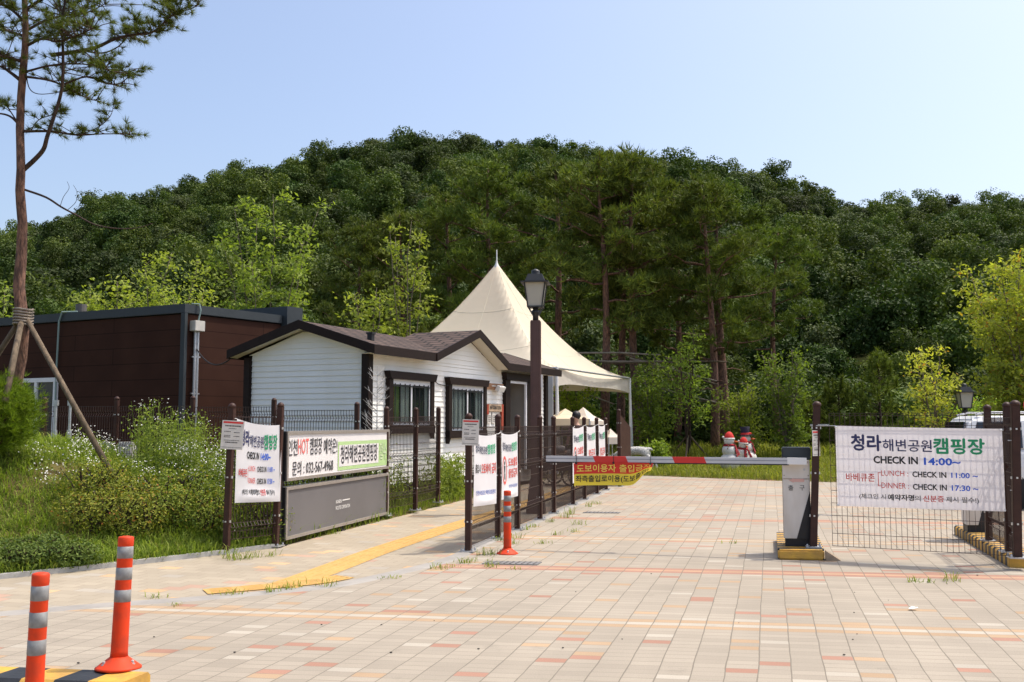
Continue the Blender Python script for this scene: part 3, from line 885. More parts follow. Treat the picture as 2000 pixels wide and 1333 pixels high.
# ------------------------------------------------------------------ flexible bollards
def make_bollard(label):
    t = thing("flexible_bollard", label, "bollard", (0, 0, 0), "orange bollards with grey reflective bands")
    mb = MB(); mb.smooth = True
    mb.lathe((0, 0, 0), [(.128, 0), (.128, .010), (.118, .016), (.062, .058), (.050, .068)], 28); fl = mb.build("base", m_orange, t)
    mb = MB()
    for a in (.6, 2.7, 4.8):
        mb.lathe((.088 * math.cos(a), .088 * math.sin(a), .026), [(.016, 0), (.016, .006), (.009, .007), (.009, .022), (.004, .025)], 8)
    mb.build("anchor_bolt", m_galv, fl)
    mb = MB(); mb.smooth = True
    mb.lathe((0, 0, 0), [(.050, .066), (.0475, .10), (.046, .35), (.0435, .70), (.0445, .702), (.0445, .742), (.040, .750), (.02, .754)], 28); mb.build("tube", m_orange, t)
    for z0, z1 in ((.625, .694), (.502, .573), (.376, .446)):
        b2 = MB(); b2.smooth = True
        rr = lambda z: .0475 - (.004 * (z - .1) / .6) + .0012
        b2.lathe((0, 0, 0), [(rr(z0) - .002, z0), (rr(z0), z0 + .001), (rr(z1), z1 - .001), (rr(z1) - .002, z1)], 28); b2.build("reflective_band", m_tape, t)
    return t
bol = make_bollard("orange bollard with grey bands standing alone on the paving beside the lane fence")
g = G(991, 1082); bol.location = (g.x, g.y, 0.0)
b2 = copy_tree(bol); b2["label"] = "taller looking orange bollard leaning right, bolted to the end of the striped kerb"
g = G(231, 1306, .15); b2.location = (g.x, g.y, .15); b2.rotation_euler = (R(-1), R(3.6), 1.3)
b3 = copy_tree(bol); b3["label"] = "orange bollard cut by the lower left corner, in front of the striped kerb"
b3.location = (at(77, 1250, 4.9).x - .02, 4.9, 0); b3.scale = (.95, .95, 1.075); b3.rotation_euler = (0, R(.9), .7)

# ------------------------------------------------------------------ striped kerbs
def striped_kerb(label, o, dr, length, width, h, seg, first=0, side=None):
    """o = near/left corner on the ground, runs along dr; width to the right of dr (side)"""
    side = side or Vector((dr.y, -dr.x, 0))
    t = thing("striped_kerb", label, "kerb", o, "yellow and black kerbs")
    n = max(1, int(round(length / seg))); sg = length / n
    ch = .022
    for i in range(n):
        mb = MB()
        a = o + dr * (i * sg)
        prof = [(0, 0), (0, h - ch), (ch, h), (width - ch, h), (width, h - ch), (width, 0)]
        mb.prism([a + side * x + UP * z for x, z in prof], dr * sg)
        mb.build("painted_block", m_yel if (i + first) % 2 == 0 else m_kblk, t)
    return t
# front left kerb along the band direction, ending at the bollard
kr = G(294, 1311, .15); kd = -E2
q = Vector((kr.x, kr.y, 0))
striped_kerb("yellow and black kerb in the lower left corner under the leaning bollard", q, kd, 3.0, .27, .15, .2, side=-D)
# barrier island
KZ = .115
io = P(.065, 11.47); iw = .52
t_is = thing("striped_kerb", "raised yellow and black kerb island under the barrier cabinet", "kerb", io, "yellow and black kerbs")
mb = MB(); mb.prism([io, io + E2 * iw, io + E2 * iw + D * .12, io + D * .12], UP * KZ); mb.build("painted_block", m_yel, t_is, bevel=.02)
for i in range(17):
    a = io + D * (.12 + i * .1)
    mb = MB(); mb.prism([a, a + E2 * iw, a + E2 * iw + D * .1, a + D * .1], UP * (KZ - .001)); mb.build("painted_block", m_kblk if i % 2 == 0 else m_yel, t_is)
tw = thing("ramp_wedge", "small concrete ramp wedge against the right end of the barrier kerb", "ramp wedge", io + E2 * (iw + .01))
a = io + E2 * (iw + .012); mb = MB()
mb.prism([a + UP * .001, a + E2 * .17 + UP * .001, a + UP * KZ * .95], D * .16); mb.build("wedge", pm("tan_concrete", (0.40, 0.30, 0.2), .85, .3, 8, bump=.2), tw)
# right kerb
ko = G(1972, 1109); ko = Vector((ko.x, ko.y, 0))
striped_kerb("long yellow and black kerb under the right hand fence posts", ko, D, 3.2, .34, .125, .1)

# ------------------------------------------------------------------ barrier
def make_cabinet(o, label, arm_side=True):
    """o = base centre front on the kerb"""
    t = thing("lane_barrier", label, "barrier", o)
    w, d = .315, .34
    X, Y = E2, D
    c = lambda x, y, z: o + X * x + Y * y + UP * z
    mb = MB(); mb.box(c(0, d / 2, .045), (w - .03, d - .03, .09), (X, Y, UP)); mb.build("plinth", m_black, t)
    mb = MB(); mb.box(c(0, d / 2, .09 + .46), (w, d, .92), (X, Y, UP)); body = mb.build("body", pm("cream_white_steel", (0.70, 0.67, 0.62), .45, .16, 2.5, c2=(.58, .53, .46), detail=8, stretch=(2, 2, .6)), t, bevel=.006)
    mb = MB(); f = lambda x, z: c(x, -.004, z)
    mb.prism([f(-.01, .09), f(w / 2 - .001, .09), f(w / 2 - .001, .66)], Y * .003); mb.build("black_wedge", m_black, body)
    mb = MB(); mb.box(c(0, -.003, .79), (w * .96, .004, .006), (X, Y, UP))
    for sx in (-1, 1):
        for z in (.99, .83): mb.lathe(c(sx * w * .44, -.002, z), [(.006, -.004), (.006, .004)], 8)
    mb.build("screw", pm("rusty_screw", (.25, .15, .08), .7, .3), body)
    mb = MB(); mb.lathe(c(w * .30, -.001, .90), [(.014, -.004), (.014, .006)], 10, (X, UP, -Y)); mb.box(c(w * .30, -.007, .90), (.004, .004, .014), (X, Y, UP)); mb.build("lock", m_galv, body)
    mb = MB(); mb.box(c(-w / 2 - .001, d * .5, .55), (.004, .006, .82), (X, Y, UP)); mb.box(c(w / 2 + .001, d * .5, .55), (.004, .006, .82), (X, Y, UP)); mb.build("door_seam", m_black, body)
    mb = MB(); mb.box(c(.01, d * .55, 1.085), (w + .02, d * .8, .15), (X, Y, UP)); mb.build("housing", m_slate, t, bevel=.01)
    return t, c
cab_o = Vector((G(1560, 1074, KZ).x, G(1560, 1074, KZ).y, KZ)) + D * .30
cab, cc = make_cabinet(cab_o, "barrier with cream cabinet on the striped island and lowered red and white arm")
mb = MB(); S = lambda s, t_: cc(s, -.006, t_)
mb2 = MB(); letter(mb2, "출", S, -.095, -.035, .655, .715, .0, 0); letter(mb2, "구", S, .035, .095, .655, .715, .0, 0)
mb2.mi = 1; mb2.poly([S(-.03, .755), S(.09, .755), S(.09, .79), S(-.03, .79)]); mb2.poly([S(-.085, .772), S(-.03, .745), S(-.03, .80)])
mb2.build("lettering", [m_blackp, ink("faded_pink_arrow", (.68, .40, .34))], cab, fix=False)

# arm
m_armw = pm("aluminium_arm", (0.56, 0.57, 0.60), .38, .06, metal=.35); m_armr = pm("red_arm_film", (0.60, 0.035, 0.028), .4, .06)
tip = Vector((G(1067, 1064).x, 0, 0))
arm_dir = -E
a0 = cab_o - D * .07 + E2 * .0
# find arm length from the picture: tip at px 1067
def px_of(p):
    s, c_ = math.sin(PITCH), math.cos(PITCH)
    y, z = p.y, p.z - CAMH
    dep = y * c_ + z * s; return 1000 + FPX * p.x / dep, 666.5 - FPX * (-y * s + z * c_) / dep
def solve(px, z):
    lo, hi = 0.0, 5.0
    for _ in range(50):
        m = (lo + hi) / 2
        if px_of(a0 + arm_dir * m + UP * z)[0] > px: lo = m
        else: hi = m
    return lo
ARMZ = at(1545, 901, a0.y).z - KZ
Ltip = solve(1067, ARMZ); L0_ = solve(1541, ARMZ)
mb = MB(); seg = lambda l0, l1, w, h, m_, off=0: None
def arm_piece(l0, l1, name, mat, parent, h=.072, d=.036, slant=0.0, proud=0.0, z=0.0):
    mb = MB(); A = a0 + UP * (ARMZ + z)
    pts = [A + arm_dir * l0 - UP * h / 2 - D * (d / 2 + proud), A + arm_dir * (l0 + slant) + UP * h / 2 - D * (d / 2 + proud),
           A + arm_dir * (l1 + slant) + UP * h / 2 - D * (d / 2 + proud), A + arm_dir * l1 - UP * h / 2 - D * (d / 2 + proud)]
    mb.prism(pts, D * (d + 2 * proud)); return mb.build(name, mat, parent)
ta = arm_piece(L0_, Ltip, "arm", m_armw, cab)
mb = MB(); A = a0 + UP * ARMZ
mb.box(A + arm_dir * (L0_ + Ltip) / 2 - UP * .043, (Ltip - L0_, .03, .014), (arm_dir, D, UP)); mb.build("rubber_edge", m_black, ta)
mb = MB()
mb.box(A + arm_dir * (L0_ + Ltip) / 2 - D * .0185 + UP * .003, (Ltip - L0_, .003, .012), (arm_dir, D, UP)); mb.build("groove_line", pm("groove_grey", (.30, .31, .34), .5), ta)
for pl, pr in ((1227, 1163), (1380, 1318)):
    l0, l1 = solve(pl, ARMZ), solve(pr, ARMZ); arm_piece(l0, l1, "red_band", m_armr, ta, h=.073, slant=.03, proud=.0035)
arm_piece(-.12, L0_ + .02, "clamp_block", m_white, ta, h=.078, d=.06)
# yellow and red banner hung under the arm
sA, sB = solve(1122, ARMZ), solve(1277, ARMZ)
HB = 0.285
tb = thing("banner", "yellow and red banner hanging from the barrier arm, curled at its right end", "banner", a0 + arm_dir * sA + UP * ARMZ)
def fY(s, t_, lift=0.0):
    c = max(0.0, (s - .66) / .34); k = c * c * (3 - 2 * c)
    drop = HB * (1 - t_) * (1 - .66 * k ** 1.4)
    back_ = k * (1 - t_) * .10
    top = ARMZ - .045 + .012 * math.sin(math.pi * s) - (0.012 if s < .02 else 0)
    p = a0 + arm_dir * (sA + (sB - sA) * s) - D * (.03 + lift - back_ + .012 * math.sin(5 * s + 3 * t_))
    p = p - arm_dir * (k * (1 - t_) * -.05)
    return p + UP * (top - drop)
m_yb = clothmat("yellow_banner_vinyl", (0.72, 0.58, 0.06), .25, .5); m_rb = clothmat("red_banner_vinyl", (0.64, 0.045, 0.03), .2, .5)
def cloth_part(f, t0, t1, name, mat):
    return cloth(lambda s, t_: f(s, t0 + (t1 - t0) * t_), mat, tb, name, nx=40, ny=12)
cloth_part(fY, .5, 1, "red_half", m_rb); cloth_part(fY, 0, .5, "yellow_half", m_yb)
mb = MB()
letter(mb, "도보이용자", lambda s, t_: fY(s, t_, .013), .04, .53, .57, .90, .03, 0); letter(mb, "출입금지", lambda s, t_: fY(s, t_, .013), .575, .97, .57, .90, .03, 0)
letter(mb, "좌측출입로이용(도보출입)", lambda s, t_: fY(s, t_, .013), .025, .965, .10, .43, .03, 1)
mb.build("lettering", [ink("yellow_print", (.80, .60, .10)), m_blackp], tb, fix=False)
for s in (.03, .5, .965):
    mb = MB(); p = fY(s, .96); mb.tube([p, p + UP * .11 - D * .01], .004, 6); mb.lathe(p - D * .006, [(.014, -.003), (.014, .003)], 10, (E, UP, -D)); mb.build("cable_tie", m_black, tb)

# barrier post beside the cabinet
bp = G(1591, 1075, KZ); bp = Vector((bp.x, bp.y, 0)) + D * .28
tp = thing("gate_post", "tall brown steel post right beside the barrier cabinet", "post", bp, "brown gate posts")
post_part(tp, bp, KZ, KZ + 1.66, .082, lean_=(.085, 0))
c = at(1594, 866, bp.y - .06); notice(c, (Vector((.8, .6, 0)), Vector((.6, -.8, 0))), "curled paper notice on the brown post beside the barrier cabinet", w=.14, h=.30, tilt=.0)

# ------------------------------------------------------------------ wire gate and its banner, right fence
gB = G(1987, 1090, .125); gB = Vector((gB.x, gB.y, 0)); gd = (gB - bp).normalized(); gn = Vector((gd.y, -gd.x, 0))
KR = .125
tg = thing("wire_gate", "wide wire mesh gate leaf carrying the big campsite banner", "gate", bp + gd * .1)
gs0, gzt = on_plane(1619, 808, bp, gd); _, gzb = on_plane(1619, 1066, bp, gd); gs1, _ = on_plane(1966, 815, bp, gd)
wire_panel(tg, bp + gd * gs0, bp + gd * gs1, gzb, gzt, step=.058, wire=.0048, hs=[gzb, gzb + .145] + [gzb + .145 * k + .06 for k in range(2, 11)] + [gzt - .14, gzt], name="mesh_panel")
mb = MB()
for z in (gzt - .13, gzb + .35): mb.bar(bp + UP * z, bp + gd * gs0 + UP * z, .008)
for z in (gzt - .3, gzb + .7, gzb + .25): mb.bar(bp + gd * gs1 + UP * z, gB + UP * z, .009)
mb.build("hinge_rod", m_galv, tg)
bs0, bz00 = on_plane(1632, 832, bp, gd); _, bz01 = on_plane(1632, 988, bp, gd); bs1, bz10 = on_plane(1957, 838, bp, gd); _, bz11 = on_plane(1957, 999, bp, gd)
t = thing("banner", "large white campsite banner with check in times, hung on the wire gate", "banner", bp + gd * bs0, "campsite check in banners")
fB2 = banner_surf(bp + gd * bs0, bp + gd * bs1, bz00, bz01, bz10, bz11, gn, off=.022, sag=.004, wave=.0015)
cloth(fB2, m_gbanner, t); campsite_text(fB2).build("lettering", INKS, t, fix=False)
mb = MB()
for s, t_ in ((.005, .985), (.995, .985), (.995, .015), (.005, .015)): mb.ell(fB2(s, t_, .01), (.016, .008, .014), 8, 5)
mb.tube([fB2(0, 1), bp + UP * (bz00 + .0)], .004, 5); mb.build("tie_string", m_white, t)

t = thing("mesh_fence", "brown fence of three posts running back from the gate on the striped kerb", "fence", gB, "brown wire mesh fences")
rp = [gB, P(2.56, 11.85), P(2.57, 12.9)]
for i, p in enumerate(rp): post_part(t, p, KR, KR + 1.64 - .01 * i, .085 if i == 0 else .075, lean_=(.05, 0))
for i in range(2):
    d_ = (rp[i + 1] - rp[i]).normalized() * .045
    wire_panel(t, rp[i] + d_, rp[i + 1] - d_, KR + .06, KR + 1.5, hs=[KR + .06, KR + .75, KR + 1.5], folds=(KR + .25, KR + .95, KR + 1.38))
cab2, _c2 = make_cabinet(P(2.66, 13.9, KR * 0 + .0) + UP * .125, "second barrier cabinet mostly hidden behind the gate banner")

# ------------------------------------------------------------------ street lamps
m_lamp = pm("dark_brown_lamp_paint", (0.10, 0.052, 0.044), .55, .15, 6)
m_lhead = pm("dark_lantern_metal", (0.035, 0.036, 0.036), .4, .2, 8)
m_lglass = pm("frosted_lantern_glass", (0.46, 0.44, 0.38), .25, .08, 3)
def make_lamp(o, H, label, k=1.0, lw=0.17, rot=0.12):
    t = thing("street_lamp", label, "street lamp", o, "lantern street lamps")
    cx, sx = math.cos(rot), math.sin(rot); X, Y = Vector((cx, -sx, 0)), Vector((sx, cx, 0)); ax = (X, Y, UP)
    sh = H - .97 * k
    mb = MB(); mb.box(o + UP * sh / 2, (lw, lw, sh), ax)
    for s in (-1, 1):
        for e in (X, Y): mb.box(o + e * s * (lw / 2 + .002) + UP * (sh / 2 + .35), (lw * .55 if e is Y else .012, lw * .55 if e is X else .012, sh - .75), ax)
    mb.build("pole", m_lamp, t, bevel=.004)
    mb = MB(); mb.box(o + UP * .30, (lw * 1.9, lw * 1.9, .6), ax, top=.62); mb.build("base", m_lamp, t, bevel=.01)
    z = sh
    mb = MB(); mb.smooth = True
    mb.lathe(o + UP * z, [(.055 * k, 0), (.055 * k, .12 * k), (.075 * k, .15 * k), (.075 * k, .19 * k), (.05 * k, .21 * k), (.06 * k, .25 * k)], 14); mb.build("neck", m_lhead, t)
    z0, z1 = z + .26 * k, z + .71 * k; rb, rt = .135 * k, .195 * k
    mb = MB()
    for s1, s2 in ((-1, -1), (1, -1), (1, 1), (-1, 1)):
        mb.bar(o + X * rb * s1 + Y * rb * s2 + UP * z0, o + X * rt * s1 + Y * rt * s2 + UP * z1, .024 * k)
        mb.bar(o + X * .05 * k * s1 + Y * .05 * k * s2 + UP * (z + .1 * k), o + X * rb * s1 + Y * rb * s2 + UP * z0, .016 * k)
    mb.box(o + UP * z0, (rb * 2 + .03, rb * 2 + .03, .025 * k), ax); mb.build("cage", m_lhead, t)
    mb = MB(); q = []
    for zz_, r_ in ((z0 + .014, rb - .006), (z1, rt - .006)):
        for s1, s2 in ((-1, -1), (1, -1), (1, 1), (-1, 1)): q.append(o + X * r_ * s1 + Y * r_ * s2 + UP * zz_)
    mb.add(q, [(0, 1, 5, 4), (1, 2, 6, 5), (2, 3, 7, 6), (3, 0, 4, 7), (4, 5, 6, 7)]); mb.build("glass", m_lglass, t)
    mb = MB(); mb.box(o + UP * (z1 + .012 * k), (.53 * k, .53 * k, .024 * k), ax)
    mb.box(o + UP * (z1 + .10 * k), (.38 * k, .38 * k, .15 * k), ax, top=.70)
    mb.smooth = True
    mb.lathe(o + UP * (z1 + .17 * k), [(.10 * k, 0), (.075 * k, .02 * k), (.085 * k, .05 * k), (.075 * k, .085 * k), (.03 * k, .105 * k), (.01 * k, .115 * k)], 14)
    mb.build("lantern_roof", m_lhead, t)
    return t
lo = G(1047, 1003); lamp1 = make_lamp(Vector((lo.x, lo.y, 0)), 4.27, "tall brown lantern street lamp in front of the white cabin door", k=.93)
mb = MB(); mb.box(Vector((lo.x + .10, lo.y - .02, 2.30)), (.045, .03, .22)); mb.build("small_label", m_white, lamp1)
lq = at(1885, 800, 28.3); make_lamp(Vector((lq.x, lq.y, .1)), 2.62, "smaller lantern lamp behind the gate banner among yellow leaves")
# ------------------------------------------------------------------ white cabin
ah = R(24); hd = Vector((math.sin(ah), math.cos(ah), 0)); hn = Vector((math.cos(ah), -math.sin(ah), 0))
HO = at(717, 750, 17.5); HO.z = 0
HL, HW = 8.72, 2.73
Hp = lambda s, o, z: HO + hd * s + hn * o + UP * z
m_side = pm("white_lap_siding", (0.86, 0.855, 0.82), .5, .06, 1.6, c2=(0.80, 0.785, 0.73), detail=8, stretch=(1, 1, .35))
m_soff = pm("cream_soffit", (0.66, 0.62, 0.52), .6, .08, 3)
def shingles():
    m = pm("brown_roof_shingle", (0.12, 0.078, 0.062), .9, .35, 3, bump=.4, bscale=50, c2=(0.09, 0.06, 0.048))
    n, l = m.node_tree.nodes, m.node_tree.links; b = n["Principled BSDF"]
    src = b.inputs["Base Color"].links[0].from_socket
    uv = n.new("ShaderNodeUVMap")
    br = n.new("ShaderNodeTexBrick"); br.offset = .5; br.inputs["Scale"].default_value = 1
    br.inputs["Brick Width"].default_value = .36; br.inputs["Row Height"].default_value = .20; br.inputs["Mortar Size"].default_value = .030
    br.inputs["Color1"].default_value = (1, 1, 1, 1); br.inputs["Color2"].default_value = (.62, .62, .62, 1); br.inputs["Mortar"].default_value = (.10, .1, .1, 1)
    l.new(uv.outputs[0], br.inputs[0])
    mx = n.new("ShaderNodeMix"); mx.data_type = 'RGBA'; mx.blend_type = 'MULTIPLY'; mx.inputs["Factor"].default_value = 1
    l.new(src, mx.inputs["A"]); l.new(br.outputs[0], mx.inputs["B"]); l.new(mx.outputs["Result"], b.inputs["Base Color"])
    return m
m_shing = shingles()
def set_uv(ob, fn):
    me = ob.data; uv = me.uv_layers.new(name="UVMap"); o = origin_of(ob.parent) if ob.parent else Vector()
    for lp in me.loops: uv.data[lp.index].uv = fn(me.vertices[lp.vertex_index].co + o)

cabin = thing("white_cabin", "small white lap sided cabin with brown shingle roof and dark brown window trim", "cabin", HO)
EZ, EZT, RZ, OV = 2.82, 2.98, 3.50, .30
slope = (RZ - EZT) / (HW / 2 + OV)
def lap(mb, ext, z0, z1, pt, pitch=.108):
    """lapped boards; ext(z) -> (a, b); pt(a, proud, z)"""
    z = z0
    while z < z1 - .01:
        zt = min(z + pitch, z1); (a0_, b0_), (a1_, b1_) = ext(z), ext(zt - .002)
        if b0_ - a0_ < .03: break
        mb.poly([pt(a0_, .020, z), pt(b0_, .020, z), pt(b1_, .004, zt), pt(a1_, .004, zt)])
        mb.poly([pt(a0_, 0, z), pt(b0_, 0, z), pt(b0_, .020, z), pt(a0_, .020, z)])
        z += pitch
DOOR0, DOOR1, DOORZ = 6.27, 7.34, 2.60
CG0, CG1, CG2, CGZ = 2.06, 4.08, 5.66, 3.60      # cross gable feet, apex, apex height
mb = MB()
pf = lambda a, o, z: Hp(a, o, z)
lap(mb, lambda z: (.10, DOOR0 - .12), .40, EZ + .02, pf)
lap(mb, lambda z: (7.74, HL - .1), .40, EZ + .02, pf); lap(mb, lambda z: (DOOR0 - .12, 7.74), DOORZ + .12, EZ + .02, pf)
def ext_cg(z):
    k = (z - EZ) / (CGZ - .16 - EZ); return CG0 + (CG1 - CG0) * k - .02, CG2 - (CG2 - CG1) * k + .02
lap(mb, ext_cg, EZ + .02, CGZ - .2, pf)
mb.build("front_siding", m_side, cabin, fix=False)
mb = MB(); pg = lambda a, o, z: HO - hn * (HW - a) - hd * o + UP * z
lap(mb, lambda z: (.08, HW - .06), .40, EZ + .06, pg)
def ext_g(z):
    k = max(0, (z - EZ - .06) / (RZ - .17 - EZ - .06)); return HW / 2 * k + .0, HW - HW / 2 * k
lap(mb, ext_g, EZ + .06, RZ - .2, pg)
mb.build("gable_siding", m_side, cabin, fix=False)
# solid core behind the siding with a door niche
mb = MB()
def core(s0, s1, o0, o1, z0, z1):
    c = Hp((s0 + s1) / 2, (o0 + o1) / 2, (z0 + z1) / 2); mb.box(c, (s1 - s0, abs(o1 - o0), z1 - z0), (hd, hn, UP))
core(0, DOOR0, -HW, 0, .1, EZ); core(DOOR1, HL, -HW, 0, .1, EZ); core(DOOR0, DOOR1, -HW, -1.6, .1, EZ); core(DOOR0, DOOR1, -1.6, 0, DOORZ, EZ); core(DOOR0, DOOR1, -1.6, 0, .1, .42)
for (s0, s1) in ((0.01, HL - .01),):
    mb.prism([Hp(s0, 0, EZ), Hp(s0, -HW, EZ), Hp(s0, -HW / 2, RZ - .1)], hd * (s1 - s0))
mb.prism([Hp(CG0, -.001, EZ), Hp(CG1, -.001, CGZ - .12), Hp(CG2, -.001, EZ)], -hn * (HW / 2))
mb.build("wall_core", pm("interior_grey_board", (0.30, 0.285, 0.26), .8, .1, 3), cabin)
mb = MB()
for s0, s1 in ((-.02, DOOR0 - .15), (7.78, HL)): mb.box(Hp((s0 + s1) / 2, .012, .25), (s1 - s0, .03, .30), (hd, hn, UP))
mb.box(HO - hn * HW / 2 - hd * .012 + UP * .25, (HW, .03, .30), (hn, hd, UP)); mb.build("skirt_board", m_trim, cabin)
# corner boards
for nm, c, wdt in (("corner_board", Hp(0, 0, 0), .16), ("corner_board", HO - hn * HW, .15), ("corner_board", Hp(HL, 0, 0), .16)):
    mb = MB(); mb.box(c + UP * 1.62, (wdt, wdt, 2.44), (hd, hn, UP)); mb.build(nm, m_trim, cabin, bevel=.006)
# roof
def slab(pts, th, name, mat, parent, uvf=None):
    mb = MB(); mb.prism(pts, UP * th); o = mb.build(name, mat, parent)
    if uvf: set_uv(o, uvf)
    return o
S0, S1 = -.25, HL + .42
run = HW / 2 + OV
uv_main = lambda p: ((p - HO).dot(hd), (p - HO).dot(hn) * math.hypot(1, slope))
uv_cross = lambda p: ((p - HO).dot(hn), (p - HO).dot(hd) * 1.05)
TH = .05
roof = slab([Hp(S0, OV, EZT - TH), Hp(CG0, OV, EZT - TH), Hp(CG1, -HW / 2, RZ - TH), Hp(S0, -HW / 2, RZ - TH)], TH, "roof_slope", m_shing, cabin, uv_main)
slab([Hp(CG2, OV, EZT - TH), Hp(S1, OV, EZT - TH), Hp(S1, -HW / 2, RZ - TH), Hp(CG1, -HW / 2, RZ - TH)], TH, "roof_slope", m_shing, cabin, uv_main)
slab([Hp(S0, -HW - OV, EZT - TH), Hp(S1, -HW - OV, EZT - TH), Hp(S1, -HW / 2, RZ - TH), Hp(S0, -HW / 2, RZ - TH)], TH, "roof_slope", m_shing, cabin, uv_main)
cf = OV + .02                       # cross gable reaches a touch further out
slab([Hp(CG0, cf, EZT - TH), Hp(CG1, cf, CGZ - TH + .03), Hp(CG1, -HW / 2, CGZ - TH + .03), Hp(CG0, -HW / 2, EZT - TH)], TH, "cross_roof_slope", m_shing, cabin, uv_cross)
slab([Hp(CG2, cf, EZT - TH), Hp(CG1, cf, CGZ - TH + .03), Hp(CG1, -HW / 2, CGZ - TH + .03), Hp(CG2, -HW / 2, EZT - TH)], TH, "cross_roof_slope", m_shing, cabin, uv_cross)
def fascia(a, b, h=.17, t=.03, out=hn):
    mb = MB(); mb.prism([a, b, b + UP * h, a + UP * h], out * t); mb.build("fascia", m_trim, cabin)
fz = EZT - .165
fascia(Hp(S0, OV, fz), Hp(CG0, OV, fz)); fascia(Hp(CG2, OV, fz), Hp(S1, OV, fz)); fascia(Hp(S0, -HW - OV, fz), Hp(S1, -HW - OV, fz), out=-hn)
fascia(Hp(CG0, cf, fz), Hp(CG1, cf, CGZ - .13)); fascia(Hp(CG1, cf, CGZ - .13), Hp(CG2, cf, fz))
for ss, out in ((S0, -hd), (S1, hd)):
    fascia(Hp(ss, OV + .03, fz), Hp(ss, -HW / 2, RZ - .16), out=out); fascia(Hp(ss, -HW - OV - .03, fz), Hp(ss, -HW / 2, RZ - .16), out=out)
# soffits
mb = MB()
for s0, s1 in ((S0 + .02, CG0), (CG2, S1 - .02)): mb.prism([Hp(s0, .0, EZ + .015), Hp(s1, .0, EZ + .015), Hp(s1, OV, EZ + .015), Hp(s0, OV, EZ + .015)], UP * .01)
mb.prism([Hp(S0 + .02, -HW - OV, fz + .02), Hp(S0 + .02, -HW / 2, RZ - .13), Hp(0, -HW / 2, RZ - .13), Hp(0, -HW - OV, fz + .02)], UP * .01)
mb.prism([Hp(S0 + .02, OV, fz + .02), Hp(S0 + .02, -HW / 2, RZ - .13), Hp(0, -HW / 2, RZ - .13), Hp(0, OV, fz + .02)], UP * .01)
for a, b in ((CG0, CG1), (CG2, CG1)): mb.prism([Hp(a, .0, fz + .02), Hp(a, cf, fz + .02), Hp(b, cf, CGZ - .11), Hp(b, .0, CGZ - .11)], UP * .01)
mb.build("soffit", m_soff, cabin)
# little roof vent
v = Hp(.42, -.20, EZT + slope * .5)
mb = MB(); mb.box(v + UP * .05, (.10, .10, .12), (hd, hn, UP)); mb.box(v + UP * .13, (.12, .14, .04), (hd, hn, UP)); mb.build("roof_vent", m_black, cabin)
# windows
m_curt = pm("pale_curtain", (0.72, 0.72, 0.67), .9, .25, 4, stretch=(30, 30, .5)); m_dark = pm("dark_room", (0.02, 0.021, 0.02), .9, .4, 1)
m_sash = pm("white_window_frame", (0.72, 0.73, 0.75), .4, .05)
def window(s0, s1, z0, z1, curtains):
    w = .135
    fr = MB()
    for a, b in ((s0, s0 + w), (s1 - w, s1)): fr.box(Hp((a + b) / 2, .06, (z0 + z1) / 2), (b - a, .10, z1 - z0), (hd, hn, UP))
    fr.prism([Hp(s0 - .07, .02, z1 + .0), Hp(s1 + .07, .02, z1), Hp(s1 + .0, .02, z1 - .15), Hp(s0, .02, z1 - .15)], hn * .13)
    fr.prism([Hp(s0 + .0, .02, z0 + .16), Hp(s1, .02, z0 + .16), Hp(s1 + .0, .02, z0), Hp(s0 - .0, .02, z0)], hn * .11)
    for sgn, s_ in ((-1, s0), (1, s1)): fr.prism([Hp(s_, .025, z0 + .12), Hp(s_, .025, z0 - .12), Hp(s_ - sgn * .07, .025, z0 + .0)], hn * .09)
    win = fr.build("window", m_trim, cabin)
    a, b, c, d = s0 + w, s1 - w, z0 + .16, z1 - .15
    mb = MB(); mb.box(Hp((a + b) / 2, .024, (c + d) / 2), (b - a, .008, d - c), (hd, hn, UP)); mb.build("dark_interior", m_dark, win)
    for k0, k1, mt in curtains:
        mb = MB(); n_ = 8
        for i in range(n_):
            p0 = a + (b - a) * (k0 + (k1 - k0) * i / n_); p1 = a + (b - a) * (k0 + (k1 - k0) * (i + 1) / n_)
            o0, o1 = .032 + .010 * (i % 2), .032 + .010 * ((i + 1) % 2)
            mb.poly([Hp(p0, o0, c + .02), Hp(p1, o1, c + .02), Hp(p1, o1, d - .1), Hp(p0, o0, d - .1)])
        mb.build("curtain", mt, win, fix=False)
    mb = MB(); mb.box(Hp((a + b) / 2, .058, (c + d) / 2), (b - a, .005, d - c), (hd, hn, UP)); mb.build("pane", m_glass, win)
    mb = MB(); q = .045
    for zz_, h_ in ((d - .05, .10), (c + .03, .06)): mb.box(Hp((a + b) / 2, .066, zz_), (b - a, .03, h_), (hd, hn, UP))
    for s_ in (a + q / 2, (a + b) / 2, b - q / 2): mb.box(Hp(s_, .066, (c + d) / 2 - .02), (q, .028, d - c - .16), (hd, hn, UP))
    mb.build("sash", m_sash, win)
    mb = MB()
    for k in range(8): 
        s_ = a + (b - a) * (k + .5) / 8; mb.box(Hp(s_, .095, (c + d) / 2 - .03), (.014, .014, d - c - .1), (hd, hn, UP))
    for zz_ in (d - .13, c + .06): mb.box(Hp((a + b) / 2, .095, zz_), (b - a, .014, .022), (hd, hn, UP))
    mb.build("security_bar", m_black, win)
m_grefl = pm("green_red_reflection_cloth", (0.30, 0.42, 0.12), .9, .4, 2); m_rcurt = pm("red_cloth", (0.55, 0.09, 0.03), .9, .2)  # green strip is a window reflection put in as coloured cloth
window(.62, 2.39, 1.36, 2.56, [(.02, .09, m_rcurt), (.10, .22, m_grefl), (.26, .48, m_curt), (.9, 1, m_curt)])
window(3.05, 4.91, 1.24, 2.54, [(.02, .46, m_curt), (.80, .98, m_curt)])
